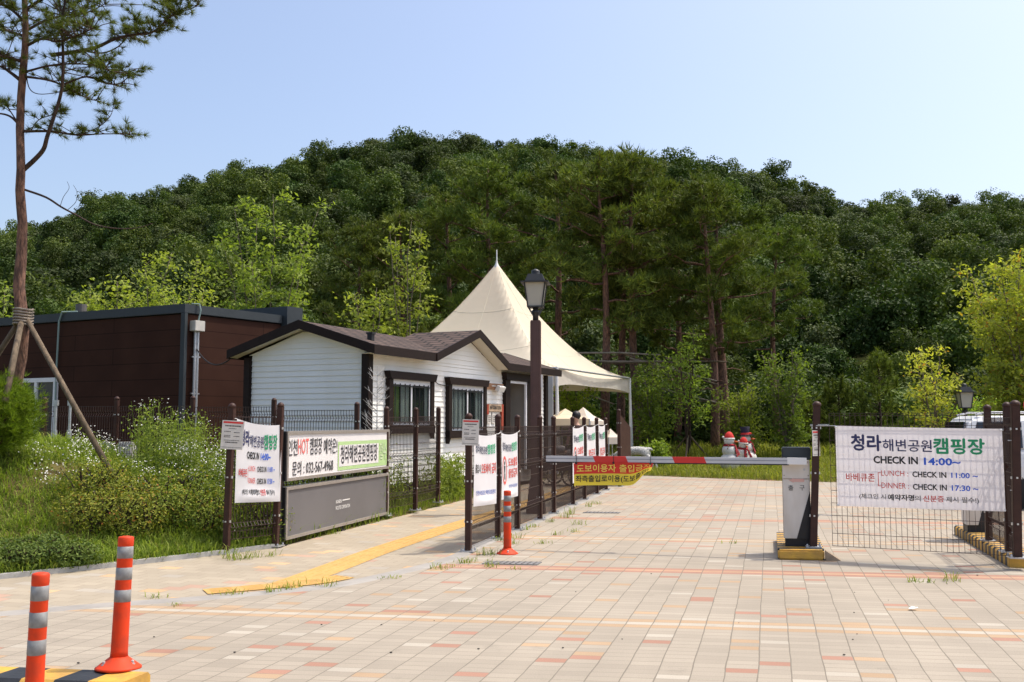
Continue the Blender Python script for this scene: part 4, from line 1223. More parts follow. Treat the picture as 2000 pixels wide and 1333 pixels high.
# door
mb = MB()
for a, b in ((5.99, DOOR0), (DOOR1, 7.76)): mb.box(Hp((a + b) / 2, .05, 1.5), (b - a, .10, 2.20), (hd, hn, UP))
mb.prism([Hp(5.92, .01, 2.79), Hp(7.82, .01, 2.79), Hp(7.76, .01, 2.61), Hp(5.98, .01, 2.61)], hn * .13)
dr_ = mb.build("door_frame", m_trim, cabin)
mb = MB(); mb.box(Hp(DOOR1 - .05, .06, 1.5), (.07, .05, 2.2), (hd, hn, UP)); mb.box(Hp((DOOR0 + DOOR1) / 2, .06, DOORZ - .03), (DOOR1 - DOOR0, .05, .06), (hd, hn, UP)); mb.build("white_jamb", m_sash, dr_)
mb = MB(); mb.box(Hp(6.8, -1.45, 1.75), (.9, .05, .55), (hd, hn, UP)); mb.build("notice_board", pm("navy_board", (.02, .04, .10), .7), cabin)
mb = MB(); mb.box(Hp(6.62, -1.41, 1.78), (.34, .02, .34), (hd, hn, UP)); mb.build("yellow_poster", pm("mustard_poster", (.42, .26, .03), .7), cabin)
mb = MB(); mb.box(Hp(6.8, -1.0, .95), (1.0, .5, 1.0), (hd, hn, UP)); mb.build("counter", pm("grey_counter", (.16, .17, .16), .6), cabin)
# work light on a timber board, wire
t = thing("work_light", "white flood light on a tan board between window and door of the cabin", "light", Hp(5.3, .05, 2.4))
mb = MB(); mb.box(Hp(5.43, .035, 2.42), (1.06, .03, .15), (hd, hn, UP)); mb.build("board", pm("tan_board", (.40, .22, .12), .7, .25, 5, stretch=(1, 1, 8)), t)
mb = MB(); mb.box(Hp(5.55, .16, 2.37), (.34, .10, .14), (hd, (hn - UP * .5).normalized(), (UP + hn * .5).normalized())); mb.box(Hp(5.3, .1, 2.43), (.2, .03, .02), (hd, hn, UP)); mb.build("lamp_head", m_white, t, bevel=.008)
mb = MB(); mb.tube([Hp(2.45, .03, 2.46), Hp(2.7, .03, 2.38), Hp(3.0, .03, 2.36), Hp(3.1, .14, 2.37)], .008, 6); mb.build("cable", m_black, t)
# information sign
t = thing("information_sign", "wooden INFORMATION sign with two small notices beneath it beside the cabin door", "sign", Hp(5.35, .06, 1.9))
mb = MB(); mb.box(Hp(5.47, .05, 1.92), (.72, .03, .17), (hd, hn, UP)); b_ = mb.build("board", pm("pale_wood_board", (.46, .33, .22), .7, .25, 5), t)
mb = MB()
for s_ in (5.06, 5.88): mb.box(Hp(s_, .05, 1.88 if s_ < 5.5 else 1.70), (.10, .035, .24 if s_ < 5.5 else .62), (hd, hn, UP))
mb.build("red_post", pm("red_brown_board", (.35, .06, .03), .7, .2), t)
mb = MB(); letter(mb, "INFORMATION", lambda s, z: Hp(s, .068, z), 5.17, 5.77, 1.88, 1.97, .02, 0); mb.build("lettering", m_blackp, b_, fix=False)
for s_ in (5.18, 5.44):
    mb = MB(); mb.box(Hp(s_, .04, 1.68), (.2, .012, .26), (hd, hn, UP)); pq = mb.build("paper", m_paper, t)
    mb = MB()
    for k in range(4): mb.poly([Hp(s_ - .07, .049, 1.60 + .04 * k), Hp(s_ + .07, .049, 1.60 + .04 * k), Hp(s_ + .07, .049, 1.615 + .04 * k), Hp(s_ - .07, .049, 1.615 + .04 * k)])
    mb.build("lettering", m_blackp, pq, fix=False)
# grey partition at the cabin's far end
gp = at(1068, 800, 26.9); gp.z = 0
t = thing("grey_partition", "light grey upright panel between the cabin end and the lamp post", "partition", gp)
mb = MB(); mb.box(gp + UP * 1.5, (.36, .05, 2.75), (Vector((.98, -.2, 0)), Vector((.2, .98, 0)), UP)); mb.build("panel", pm("grey_steel_panel", (.50, .52, .52), .5, .08, 3), t)
mb = MB()
for k in range(5): mb.box(gp + Vector((.98, -.2, 0)) * (-.14 + .07 * k) - Vector((.2, .98, 0)) * .03 + UP * .8, (.03, .02, 1.35), (Vector((.98, -.2, 0)), Vector((.2, .98, 0)), UP))
mb.build("rib", pm("grey_rib", (.40, .40, .39), .5), t)

# ------------------------------------------------------------------ brown flat roofed building
def cladding():
    m = pm("brown_cladding", (0.052, 0.022, 0.014), .75, .22, 1.5, c2=(0.041, 0.017, 0.011), spec=.10)
    n, l = m.node_tree.nodes, m.node_tree.links; b = n["Principled BSDF"]; src = b.inputs["Base Color"].links[0].from_socket
    uv = n.new("ShaderNodeUVMap"); br = n.new("ShaderNodeTexBrick"); br.offset = .37; br.inputs["Scale"].default_value = 1
    br.inputs["Brick Width"].default_value = 3.0; br.inputs["Row Height"].default_value = .36; br.inputs["Mortar Size"].default_value = .008
    br.inputs["Color1"].default_value = (1, 1, 1, 1); br.inputs["Color2"].default_value = (.9, .9, .9, 1); br.inputs["Mortar"].default_value = (.4, .4, .4, 1)
    l.new(uv.outputs[0], br.inputs[0])
    mx = n.new("ShaderNodeMix"); mx.data_type = 'RGBA'; mx.blend_type = 'MULTIPLY'; mx.inputs["Factor"].default_value = 1
    l.new(src, mx.inputs["A"]); l.new(br.outputs[0], mx.inputs["B"]); l.new(mx.outputs["Result"], b.inputs["Base Color"]); return m
m_clad = cladding()
BC = at(358, 700, 20.5); BC.z = 0
br_, bl_ = Vector((.572, .82, 0)).normalized(), Vector((-.89, .455, 0)).normalized()
BT = at(358, 594, 20.5).z
LR = on_plane(549, 616, BC, br_)[0]; LL = 10.5
bld = thing("brown_building", "low brown clad building with slate grey parapet and white window behind the pine", "building", BC)
foot = [BC, BC + br_ * LR, BC + br_ * LR + bl_ * LL, BC + bl_ * LL]
mb = MB(); mb.prism([p + UP * .1 for p in foot], UP * (BT - .32)); w_ = mb.build("wall", m_clad, bld)
set_uv(w_, lambda p: ((p - BC).dot(br_) + (p - BC).dot(bl_) * 1.0, p.z))
PH = .20
mb = MB(); g_ = [BC - br_ * .05 - bl_ * .05, BC + br_ * LR - bl_ * .05, BC + br_ * LR + bl_ * (LL + .05), BC + bl_ * (LL + .05) - br_ * .05]
mb.prism([p + UP * (BT - PH) for p in g_], UP * PH); mb.build("parapet", m_slate, bld, bevel=.01)
mb = MB(); mb.bar(BC - (br_ + bl_).normalized() * .03 + UP * .1, BC - (br_ + bl_).normalized() * .03 + UP * (BT - PH), .10); mb.build("corner_strip", m_slate, bld)
bx = BC + br_ * (LR + .02) + bl_ * .25
zb_ = on_plane(549, 599, BC, br_)[1]; sE = on_plane(579, 620, BC, br_)[0]
mb = MB(); mb.prism([p + UP * .1 for p in (bx - bl_ * .42, bx - bl_ * .42 + br_ * (sE - LR), bx + br_ * (sE - LR) + bl_ * 3.2, bx + bl_ * 3.2)], UP * (zb_ - .1)); mb.build("end_block", m_slate, bld)
vp = BC + bl_ * 4.7 - bl_ * .0 + br_ * 1.0
mb = MB(); mb.tube([vp + UP * (BT - .1), vp + UP * (BT + .36)], .13, 12); mb.build("vent_pipe", pm("grey_pipe", (.12, .11, .10), .6), bld)
# window on the left wall
bln = Vector((-bl_.y, bl_.x, 0)); bln = bln if bln.y < 0 else -bln
W0, WZ1 = on_plane(115, 738, BC, bl_); W1, _ = on_plane(36, 745, BC, bl_); WZ0 = .95
Bp = lambda s, o, z: BC + bl_ * s + bln * o + UP * z
mb = MB()
for zz_ in (WZ1 - .05, WZ0): mb.box(Bp((W0 + W1) / 2, .03, zz_), (W1 - W0, .09, .10), (bl_, bln, UP))
for s_ in (W0 + .05, W0 + (W1 - W0) * .5, W1 - .05): mb.box(Bp(s_, .03, (WZ0 + WZ1) / 2), (.09, .085, WZ1 - WZ0 - .1), (bl_, bln, UP))
win = mb.build("window", m_sash, bld)
mb = MB(); mb.box(Bp((W0 + W1) / 2, .012, (WZ0 + WZ1) / 2), (W1 - W0 - .1, .02, WZ1 - WZ0 - .1), (bl_, bln, UP)); mb.build("pane", glassmat("dim_glass", (.05, .055, .055), .1), win)
# meter box, conduit and cables on the sunny wall
brn = Vector((br_.y, -br_.x, 0)); Rp = lambda s, o, z: BC + br_ * s + brn * o + UP * z
t = thing("conduit_mast", "grey metal conduit with meter box on the brown building's sunny wall", "conduit", Rp(.3, .1, .2))
mS, mZ = on_plane(380, 638, BC, br_)
mb = MB(); mb.box(Rp(mS, .10, mZ), (.26, .2, .23), (br_, brn, UP)); mb.build("meter_box", pm("cream_box", (.60, .57, .51), .5, .12, 8), t, bevel=.01)
mb = MB()
for k in (-.035, .035): mb.tube([Rp(mS + k, .08, .2), Rp(mS + k, .08, mZ - .1)], .032, 10)
for z in (1.2, 2.2, 3.0): mb.box(Rp(mS, .07, z), (.2, .06, .03), (br_, brn, UP))
mb.build("conduit_pipe", m_galv, t)
mb = MB(); mb.tube([Rp(mS + .02, .1, mZ + .1), Rp(mS + .06, .12, mZ + .35), Rp(mS + .04, .10, BT + .02), Rp(mS - .05, -.05, BT + .03)], .018, 6); mb.build("flex_hose", pm("grey_green_hose", (.22, .30, .28), .5), t)
t = thing("power_cable", "thin black cable sagging from the brown building to the cabin eave", "cable", Rp(mS, .1, 3.0))
mb = MB(); A_, B_ = Rp(mS, .1, on_plane(383, 683, BC, br_)[1]), Hp(S0 + .05, -HW - OV, EZ)
mb.tube([A_.lerp(B_, k / 10) - UP * .22 * 4 * (k / 10) * (1 - k / 10) for k in range(11)], .014, 6); mb.build("wire", m_black, t)
t = thing("drain_hose", "pale green hose running down the shaded wall of the brown building", "hose", Bp(4.0, .05, .2))
hS, hZ = on_plane(122, 606, BC, bl_)
mb = MB(); mb.tube([Bp(hS - .4, -.1, BT + .03), Bp(hS - .1, .08, BT + .02), Bp(hS, .08, BT - .2), Bp(hS + .05, .06, 2.6), Bp(hS + .02, .06, 1.2), Bp(hS, .06, .2)], .022, 7); mb.build("hose", pm("grey_green_hose", (.22, .30, .28), .5), t)
# air conditioner unit half hidden behind the back fence
q = at(222, 872, 18.8); 
t = thing("outdoor_unit", "pale grey air conditioner unit behind the back fence and weeds", "air conditioner", (q.x, q.y, .35))
mb = MB(); mb.box((q.x, q.y, .80), (.82, .34, .78)); mb.build("casing", pm("pale_grey_casing", (.50, .50, .48), .5, .1), t, bevel=.015)
mb = MB()
for k in range(9): mb.box((q.x - .1, q.y - .175, .52 + .065 * k), (.5, .012, .012))
mb.build("grille", m_black, t)
mb = MB(); mb.box((q.x, q.y, .36), (.8, .3, .1)); mb.build("base", m_black, t)
# two galvanised pipe posts
for px, lab in ((137, "slim galvanised pipe post in front of the back fence, right of its twin"), (109, "slim galvanised pipe post close to the white window, left of its twin")):
    q = at(px, 800, 15.9)
    t = thing("pipe_post", lab, "pipe post", (q.x, q.y, .2), "galvanised pipe posts")
    mb = MB(); mb.tube([(q.x, q.y, .2), (q.x, q.y, 1.45)], .038, 10); mb.build("sleeve", m_galv, t)
    mb = MB(); mb.tube([(q.x, q.y, 1.45), (q.x, q.y, 1.86)], .022, 10); mb.box((q.x, q.y, 1.9), (.07, .06, .09)); mb.build("spindle", m_galv, t)

# ------------------------------------------------------------------ pagoda tent and small camp canopies
m_tent = clothmat("cream_tent_canvas", (0.82, 0.75, 0.61), .32, .7, c2=(0.78, 0.71, 0.57), scale=.5, tcol=(1, .82, .55), wr=.25)
m_tval = clothmat("off_white_valance", (0.74, 0.71, 0.65), .35, .6, wr=.4)
TC1 = at(1230, 738, 34.0); TZ = TC1.z; TS = 7.2
tcen = TC1 - hd * TS / 2 - hn * TS / 2; TA = at(967, 513, tcen.y).z
tent = thing("peaked_tent", "tall cream peaked tent canopy rising behind the white cabin", "tent", (tcen.x, tcen.y, .1))
def tent_pt(a, b):
    r = max(abs(a), abs(b)); k = (1 - r) ** 1.75
    e = min(abs(a), abs(b)) / max(r, 1e-6)
    pull = 1 - .035 * r * (1 - e ** 2)             # edges bow in a little between corners
    rid = .10 * r * (1 - r) * 4 * (e ** 3 - .4)
    sag = -.16 * r * r * (1 - e ** 2)
    p = tcen + hd * a * pull * TS / 2 + hn * b * pull * TS / 2
    return Vector((p.x, p.y, TZ + (TA - TZ) * k + rid + sag))
mb = MB(); mb.smooth = True; N = 40
pts = []
for i in range(N + 1):
    for j in range(N + 1):
        a, b = -1 + 2 * i / N, -1 + 2 * j / N
        a = math.copysign(abs(a) ** 1.25, a); b = math.copysign(abs(b) ** 1.25, b)
        pts.append(tent_pt(a, b))
mb.add(pts, [(i * (N + 1) + j, (i + 1) * (N + 1) + j, (i + 1) * (N + 1) + j + 1, i * (N + 1) + j + 1) for i in range(N) for j in range(N)])
mb.build("canopy", m_tent, tent, fix=False)
mb = MB()
for r_ in (.30, .62):
    rg = [(-r_, -r_ + 2 * r_ * k / 14) for k in range(15)] + [(-r_ + 2 * r_ * k / 14, r_) for k in range(15)] + [(r_, r_ - 2 * r_ * k / 14) for k in range(15)] + [(r_ - 2 * r_ * k / 14, -r_) for k in range(15)]
    mb.tube([tent_pt(a, b) + UP * .004 for a, b in rg], .006, 5)
for a, b in ((1, 1), (1, -1), (-1, 1), (-1, -1), (1, 0), (0, 1), (-1, 0), (0, -1), (1, .5), (1, -.5), (.5, -1), (-.5, -1)):
    mb.tube([tent_pt(a * k / 20, b * k / 20) + UP * .004 for k in range(1, 21)], .006, 5)
mb.build("seam", pm("canvas_seam", (0.76, 0.68, 0.52), .8, .1), tent)
mb = MB(); mb.smooth = True
ring = [(-1 + 2 * k / 30, -1) for k in range(31)] + [(1, -1 + 2 * k / 30) for k in range(1, 31)] + [(1 - 2 * k / 30, 1) for k in range(1, 31)] + [(-1, 1 - 2 * k / 30) for k in range(1, 30)]
top = [tent_pt(a, b) for a, b in ring]; n_ = len(ring); low = []
for (a, b), p in zip(ring, top):
    e = min(abs(a), abs(b)); out = (hd * a + hn * b).normalized()
    low.append(p - UP * (.30 + .26 * e ** 3) + out * (.02 * math.sin(40 * (a - b))))
mb.add(top + low, [(i, (i + 1) % n_, (i + 1) % n_ + n_, i + n_) for i in range(n_)])
mb.build("valance", m_tval, tent, fix=False)
mb = MB(); mb.smooth = True
mb.lathe((tcen.x, tcen.y, TA - .28), [(.13, 0), (.085, .14), (.04, .26), (.022, .36), (.016, .66), (.006, .72)], 12); mb.build("peak_cap", m_white, tent)
for a, b in ((-1, -1), (1, -1), (1, 1), (-1, 1)):
    p = tent_pt(a, b); mb = MB(); mb.tube([(p.x, p.y, .1), (p.x, p.y, TZ - .02)], .045, 10); mb.tube([(p.x + .10, p.y, .1), (p.x + .02, p.y, TZ - .2)], .015, 6); mb.build("pole", m_white, tent)
mb = MB()
for (a, b), (c_, d_) in (((-1, -1), (1, -1)), ((1, -1), (1, 1)), ((1, 1), (-1, 1)), ((-1, 1), (-1, -1))):
    p, q = tent_pt(a, b), tent_pt(c_, d_); mb.tube([p - UP * .03, q - UP * .03], .03, 8)
mb.build("eave_rail", m_galv, tent)
def camp_canopy(c, w, d, ze, zp, label, rot, mat):
    t = thing("camp_canopy", label, "canopy", (c.x, c.y, .05), "small camp canopies")
    X, Y = Vector((math.cos(rot), math.sin(rot), 0)), Vector((-math.sin(rot), math.cos(rot), 0))
    mb = MB(); mb.smooth = False; N = 8; r4 = [(-1, -1), (1, -1), (1, 1), (-1, 1)]
    cs = [c + X * a * w / 2 + Y * b * d / 2 + UP * ze for a, b in r4]; ap = c + UP * zp
    for i in range(4):
        p, q = cs[i], cs[(i + 1) % 4]; m1, m2 = p.lerp(ap, .5) - UP * .05, q.lerp(ap, .5) - UP * .05
        mb.poly([p, q, m2, m1]); mb.poly([m1, m2, ap]); mb.poly([p, q, q - UP * .22, p - UP * .22])
    mb.build("canopy", mat, t, fix=False)
    for p in cs: 
        b2 = MB(); b2.tube([(p.x, p.y, .05), p], .018, 8); b2.build("pole", m_galv, t)
m_can = clothmat("beige_canopy_cloth", (0.72, 0.62, 0.45), .25, .7); m_can2 = clothmat("pinkish_canopy_cloth", (0.76, 0.68, 0.60), .25, .7)
c = at(1104, 800, 27.5); c.z = 0; camp_canopy(c, 1.1, 1.0, 1.68, 1.98, "beige camp canopy left of its pinkish neighbour behind the lane fence", .3, m_can)
c = at(1139, 800, 29.5); c.z = 0; camp_canopy(c, .95, 1.1, 1.62, 2.05, "pinkish white camp canopy between beige canopy and pine trunk", -.5, m_can2)
c = at(1192, 840, 31.0); c.z = 0; camp_canopy(c, .55, .6, 1.1, 1.38, "tiny white canopy tip beyond the last fence post", .5, m_can2)

# brown gate leaf at the far end of the lane fence
q0 = at(1209, 830, 23.6); q1 = at(1230, 830, 24.4); q0.z = q1.z = 0
t = thing("brown_gate_leaf", "solid looking brown gate leaf standing at the far end of the lane fence", "gate", q0)
post_part(t, q0, 0.0, 1.86, .08); gdv = (q1 - q0).normalized()
mb = MB()
for k in range(7):
    a = q0 + gdv * (.05 + k * .115); mb.prism([a + UP * .1, a + gdv * .112 + UP * .1, a + gdv * .112 + UP * (1.72 - .045 * k), a + UP * (1.76 - .045 * k)], Vector((gdv.y, -gdv.x, 0)) * .03)
mb.build("slat_panel", m_post, t)
mb = MB(); mb.box(q0 + gdv * .45 + UP * .06, (.9, .05, .06), (gdv, Vector((gdv.y, -gdv.x, 0)), UP)); mb.build("bottom_rail", m_post, t)

# ------------------------------------------------------------------ snowmen
m_snow = pm("dirty_white_resin", (0.66, 0.65, 0.62), .6, .25, 5, c2=(0.45, 0.43, 0.38), contrast=(.3, .6)); m_hatr = pm("red_felt", (0.60, 0.03, 0.025), .8, .15); m_hatk = pm("navy_black_felt", (0.018, 0.014, 0.035), .7, .2)
def tartan():
    m, n, l, b = newmat("red_tartan"); tc = n.new("ShaderNodeTexCoord"); w1 = n.new("ShaderNodeTexChecker"); w1.inputs["Scale"].default_value = 16
    w1.inputs["Color1"].default_value = (.42, .02, .03, 1); w1.inputs["Color2"].default_value = (.10, .01, .015, 1)
    l.new(tc.outputs["Object"], w1.inputs[0]); l.new(w1.outputs[0], b.inputs["Base Color"]); b.inputs["Roughness"].default_value = .9; return m
m_tart = tartan()
def snowman(o, H, kind, label, yaw, tilt=0.0):
    t = thing("snowman", label, "snowman", (0, 0, 0), "snowman figures on the grass"); k = H
    F = Vector((1, 0, 0)); S = Vector((0, 1, 0))
    bm = bmesh.new()
    def ball(c, r, sq=1.0):
        bmesh.ops.create_uvsphere(bm, u_segments=24, v_segments=14, radius=1, matrix=Matrix.Translation(c) @ Matrix.Diagonal((r, r, r * sq, 1)))
    ball((0, 0, .235 * k), .255 * k, .92); ball((0, 0, .52 * k), .185 * k, .95); ball((0, 0, .755 * k), .135 * k, .98)
    me = bpy.data.meshes.new("body"); bm.to_mesh(me); bm.free()
    ob = bpy.data.objects.new("body", me); md = ob.modifiers.new("r", 'REMESH'); md.mode = 'VOXEL'; md.voxel_size = .016; sm = ob.modifiers.new("s", 'SMOOTH'); sm.iterations = 6; sm.factor = .6
    col.objects.link(ob); me2 = bpy.data.meshes.new_from_object(ob.evaluated_get(bpy.context.evaluated_depsgraph_get())); bpy.data.objects.remove(ob)
    for p in me2.polygons: p.use_smooth = True
    me2.materials.clear(); me2.materials.append(m_snow)
    bo = bpy.data.objects.new("body", me2); col.objects.link(bo); bo.parent = t
    hz = .755 * k
    mb = MB(); mb.smooth = True; mb.tube([F * .12 * k + UP * (hz - .01), F * .20 * k + UP * (hz - .02), F * .245 * k + UP * (hz - .025)], [.028 * k, .018 * k, .004 * k], 8); mb.build("carrot_nose", pm("carrot_orange", (.62, .13, .03), .6), t)
    mb = MB(); mb.smooth = True
    for s in (-1, 1): mb.ell(F * .117 * k + S * s * .05 * k + UP * (hz + .04 * k), .016 * k, 8, 6)
    for i in range(5): mb.ell(F * .122 * k + S * (i - 2) * .022 * k + UP * (hz - .062 * k + abs(i - 2) * .008 * k), .008 * k, 6, 4)
    for z in (.60, .52, .45): mb.ell(F * (.18 if z < .58 else .165) * k + UP * z * k, .018 * k, 8, 6)
    mb.build("coal", m_blackp, t)
    mb = MB(); mb.smooth = True
    mb.lathe(UP * .645 * k, [(.10 * k, -.02 * k), (.145 * k, -.02 * k), (.155 * k, .01 * k), (.135 * k, .04 * k), (.10 * k, .045 * k)], 20); sc = mb.build("scarf", m_tart, t)
    mb = MB(); a = F * .155 * k + S * -.05 * k + UP * .64 * k
    mb.prism([a - S * .04 * k, a + S * .04 * k, a + S * .06 * k - UP * .26 * k + F * .05 * k, a - S * .04 * k - UP * .27 * k + F * .05 * k], F * .018 * k)
    a = F * .13 * k + S * .06 * k + UP * .64 * k
    mb.prism([a - S * .03 * k, a + S * .045 * k, a + S * .16 * k - UP * .22 * k + F * .06 * k, a + S * .08 * k - UP * .24 * k + F * .06 * k], F * .018 * k); mb.build("scarf_end", m_tart, sc)
    mb = MB()
    for s_ in (-1, 1):
        a = S * s_ * .17 * k + UP * .56 * k; e_ = a + S * s_ * .17 * k + F * .08 * k + UP * .10 * k
        mb.tube([a, a.lerp(e_, .5) - UP * .01, e_], [.012 * k, .010 * k, .006 * k], 5); mb.tube([a.lerp(e_, .7), a.lerp(e_, .7) + S * s_ * .02 * k + UP * .07 * k], [.007 * k, .004 * k], 4)
    mb.build("twig_arm", pm("tan_twig", (.34, .22, .10), .8), t)
    if kind == "santa":
        mb = MB(); mb.smooth = True; mb.lathe(UP * (hz + .055 * k), [(.125 * k, 0), (.12 * k, .05 * k), (.095 * k, .12 * k), (.05 * k, .17 * k), (.01 * k, .185 * k)], 20); h = mb.build("santa_hat", m_hatr, t)
        mb = MB(); mb.smooth = True; mb.lathe(UP * (hz + .04 * k), [(.12 * k, -.01 * k), (.142 * k, 0), (.142 * k, .035 * k), (.12 * k, .045 * k)], 20); mb.ell(-F * .13 * k + S * -.08 * k + UP * (hz + .1 * k), .03 * k, 10, 8); mb.build("fur_trim", m_snow, h)
    else:
        mb = MB(); mb.smooth = True; mb.lathe(UP * (hz + .075 * k), [(.205 * k, 0), (.21 * k, .012 * k), (.12 * k, .02 * k), (.105 * k, .10 * k), (.125 * k, .22 * k), (.12 * k, .225 * k), (.02 * k, .225 * k)], 22); h = mb.build("top_hat", m_hatk, t)
        mb = MB(); mb.lathe(UP * (hz + .098 * k), [(.119 * k, 0), (.121 * k, .001), (.112 * k, .05 * k), (.10 * k, .051 * k)], 20); mb.ell(F * .11 * k + UP * (hz + .12 * k), (.05 * k, .05 * k, .035 * k), 8, 6); mb.build("hat_band", m_hatr, h)
    t.location = o; t.rotation_euler = (0, tilt, yaw)
    return t
def spot(px, Y):
    p = at(px, 900, Y); return Vector((p.x, p.y, float(terrain(np.array(p.x), np.array(p.y))) - .03))
snowman(spot(1425, 29.6), 1.24, "santa", "snowman with red santa hat and tartan scarf, left of the huddled pair", -.5)
snowman(spot(1447, 30.1), 1.05, "santa", "short snowman with tilted red hat leaning on the one in a top hat", -1.1, .16)
snowman(spot(1460, 30.5), 1.26, "top", "snowman in a black top hat behind the short one", -.35, -.05)

# ------------------------------------------------------------------ wire reindeer figure
def skin_mesh(name, verts, edges, mat, parent, sub=2):
    me = bpy.data.meshes.new(name); me.from_pydata([v[:3] for v in verts], edges, [])
    ob = bpy.data.objects.new(name, me); col.objects.link(ob)
    ob.modifiers.new("skin", 'SKIN'); sv = me.skin_vertices[0].data
    for i, v in enumerate(verts):
        r = v[3]; sv[i].radius = r if hasattr(r, '__len__') else (r, r); sv[i].use_root = (i == 0)
    ss = ob.modifiers.new("sub", 'SUBSURF'); ss.levels = sub; ss.render_levels = sub
    m2 = bpy.data.meshes.new_from_object(ob.evaluated_get(bpy.context.evaluated_depsgraph_get())); bpy.data.objects.remove(ob)
    for p in m2.polygons: p.use_smooth = True
    m2.materials.clear()
    for m in (mat if isinstance(mat, (list, tuple)) else [mat]): m2.materials.append(m)
    o = bpy.data.objects.new(name, m2); col.objects.link(o); o.parent = parent
    return o
t = thing("reindeer_figure", "white wire reindeer figure grazing behind the brown gate leaf", "figure", (0, 0, 0))
vs = [(0, 0, .78, (.20, .17)), (.42, 0, .80, (.19, .16)), (-.38, 0, .76, (.18, .16)), (-.60, 0, .70, (.10, .11)), (-.82, 0, .50, .08), (-.95, 0, .32, .075), (-1.10, 0, .20, .05),
      (.55, .12, .62, .10), (.62, .13, .42, .055), (.70, .13, .28, .045), (.64, .13, .0, .035), (.52, -.12, .62, .10), (.70, -.13, .44, .055), (.86, -.13, .30, .045), (.92, -.13, .0, .035),
      (-.40, .12, .55, .08), (-.42, .12, .3, .045), (-.42, .12, 0, .035), (-.36, -.12, .55, .08), (-.30, -.12, .3, .045), (-.33, -.12, 0, .035), (.64, 0, .86, .05), (.72, 0, .80, .03)]
ed = [(0, 1), (0, 2), (2, 3), (3, 4), (4, 5), (5, 6), (1, 7), (7, 8), (8, 9), (9, 10), (1, 11), (11, 12), (12, 13), (13, 14), (2, 15), (15, 16), (16, 17), (2, 18), (18, 19), (19, 20), (1, 21), (21, 22)]
m_deer = pm("white_wire_tinsel", (.60, .60, .58), .7, .55, 30, bump=1.0, bscale=40, c2=(.28, .28, .27), contrast=(.4, .6))
skin_mesh("body", vs, ed, m_deer, t)
mb = MB()
for s in (-1, 1):
    a = Vector((-.86, s * .05, .42)); mb.tube([a, a + Vector((-.02, s * .10, .14)), a + Vector((.06, s * .16, .26))], [.018, .014, .008], 6); mb.tube([a + Vector((-.02, s * .10, .14)), a + Vector((-.10, s * .14, .2))], [.012, .006], 6)
mb.build("antler", m_deer, t)
t.location = spot(1238, 30.0); t.rotation_euler = (0, 0, -.25); t.scale = (.82, .82, .86)

# ------------------------------------------------------------------ camper behind the lane fence
m_skin = pm("skin", (.50, .30, .21), .55, .1); m_shirt = pm("pale_pink_shirt", (.62, .42, .40), .85, .12); m_pants = pm("dark_trousers", (.03, .032, .045), .85, .2); m_hair = pm("black_hair", (.012, .011, .012), .5, .2)
t = thing("person", "person with black hair and pale top standing behind the lane fence, half hidden by banners", "person", (0, 0, 0))
vs = [(0, 0, .95, (.15, .11)), (0, 0, 1.15, (.135, .10)), (0, 0, 1.34, (.165, .11)), (0, 0, 1.46, (.07, .065)), (0, .01, 1.53, (.055, .055)), (0, .02, 1.62, (.08, .095)), (0, .01, 1.71, (.07, .085)),
      (.19, 0, 1.40, .055), (.25, 0, 1.15, .043), (.26, .06, .92, .034), (.26, .09, .84, .028), (-.19, 0, 1.40, .055), (-.25, 0, 1.15, .043), (-.22, .12, .96, .034), (-.20, .17, .90, .028),
      (.09, 0, .86, .095), (.10, .01, .50, .062), (.10, -.02, .09, .045), (.10, .12, .04, .04), (-.09, 0, .86, .095), (-.10, .01, .50, .062), (-.10, -.02, .09, .045), (-.10, .12, .04, .04)]
ed = [(0, 1), (1, 2), (2, 3), (3, 4), (4, 5), (5, 6), (2, 7), (7, 8), (8, 9), (9, 10), (2, 11), (11, 12), (12, 13), (13, 14), (0, 15), (15, 16), (16, 17), (17, 18), (0, 19), (19, 20), (20, 21), (21, 22)]
body = skin_mesh("body", vs, ed, [m_skin, m_shirt, m_pants], t)
for p in body.data.polygons:
    z = p.center.z; p.material_index = 2 if z < .98 else (1 if z < 1.45 and not (z < 1.16 and abs(p.center.x) > .19) else 0)
mb = MB(); mb.smooth = True; mb.ell((0, -.005, 1.69), (.105, .118, .115), 16, 10); mb.build("hair", m_hair, t)
for s in (1, -1):
    for k in range(5):
        mb = MB(); mb.smooth = True; b_ = Vector((s * .255 if s > 0 else -.20, .10 if s > 0 else .18, .80 if s > 0 else .87)) + Vector((.0, (k - 2) * .016, 0))
        L_ = (.045, .065, .07, .066, .05)[k]; mb.tube([b_ + UP * .02, b_ - UP * L_ * .5 + Vector((0, .006, 0)), b_ - UP * L_ + Vector((-s * .008, .014, 0))], [.010, .009, .006], 7); mb.build("finger", m_skin, body)
mb = MB(); mb.smooth = True; mb.tube([(0, .10, 1.635), (0, .125, 1.605), (0, .105, 1.595)], [.012, .016, .008], 8); mb.build("nose", m_skin, body)
p = spot(1126, 23.6); t.location = (p.x, p.y, .06); t.rotation_euler = (0, 0, 2.4); t.scale = (1.0, 1.0, 1.0)

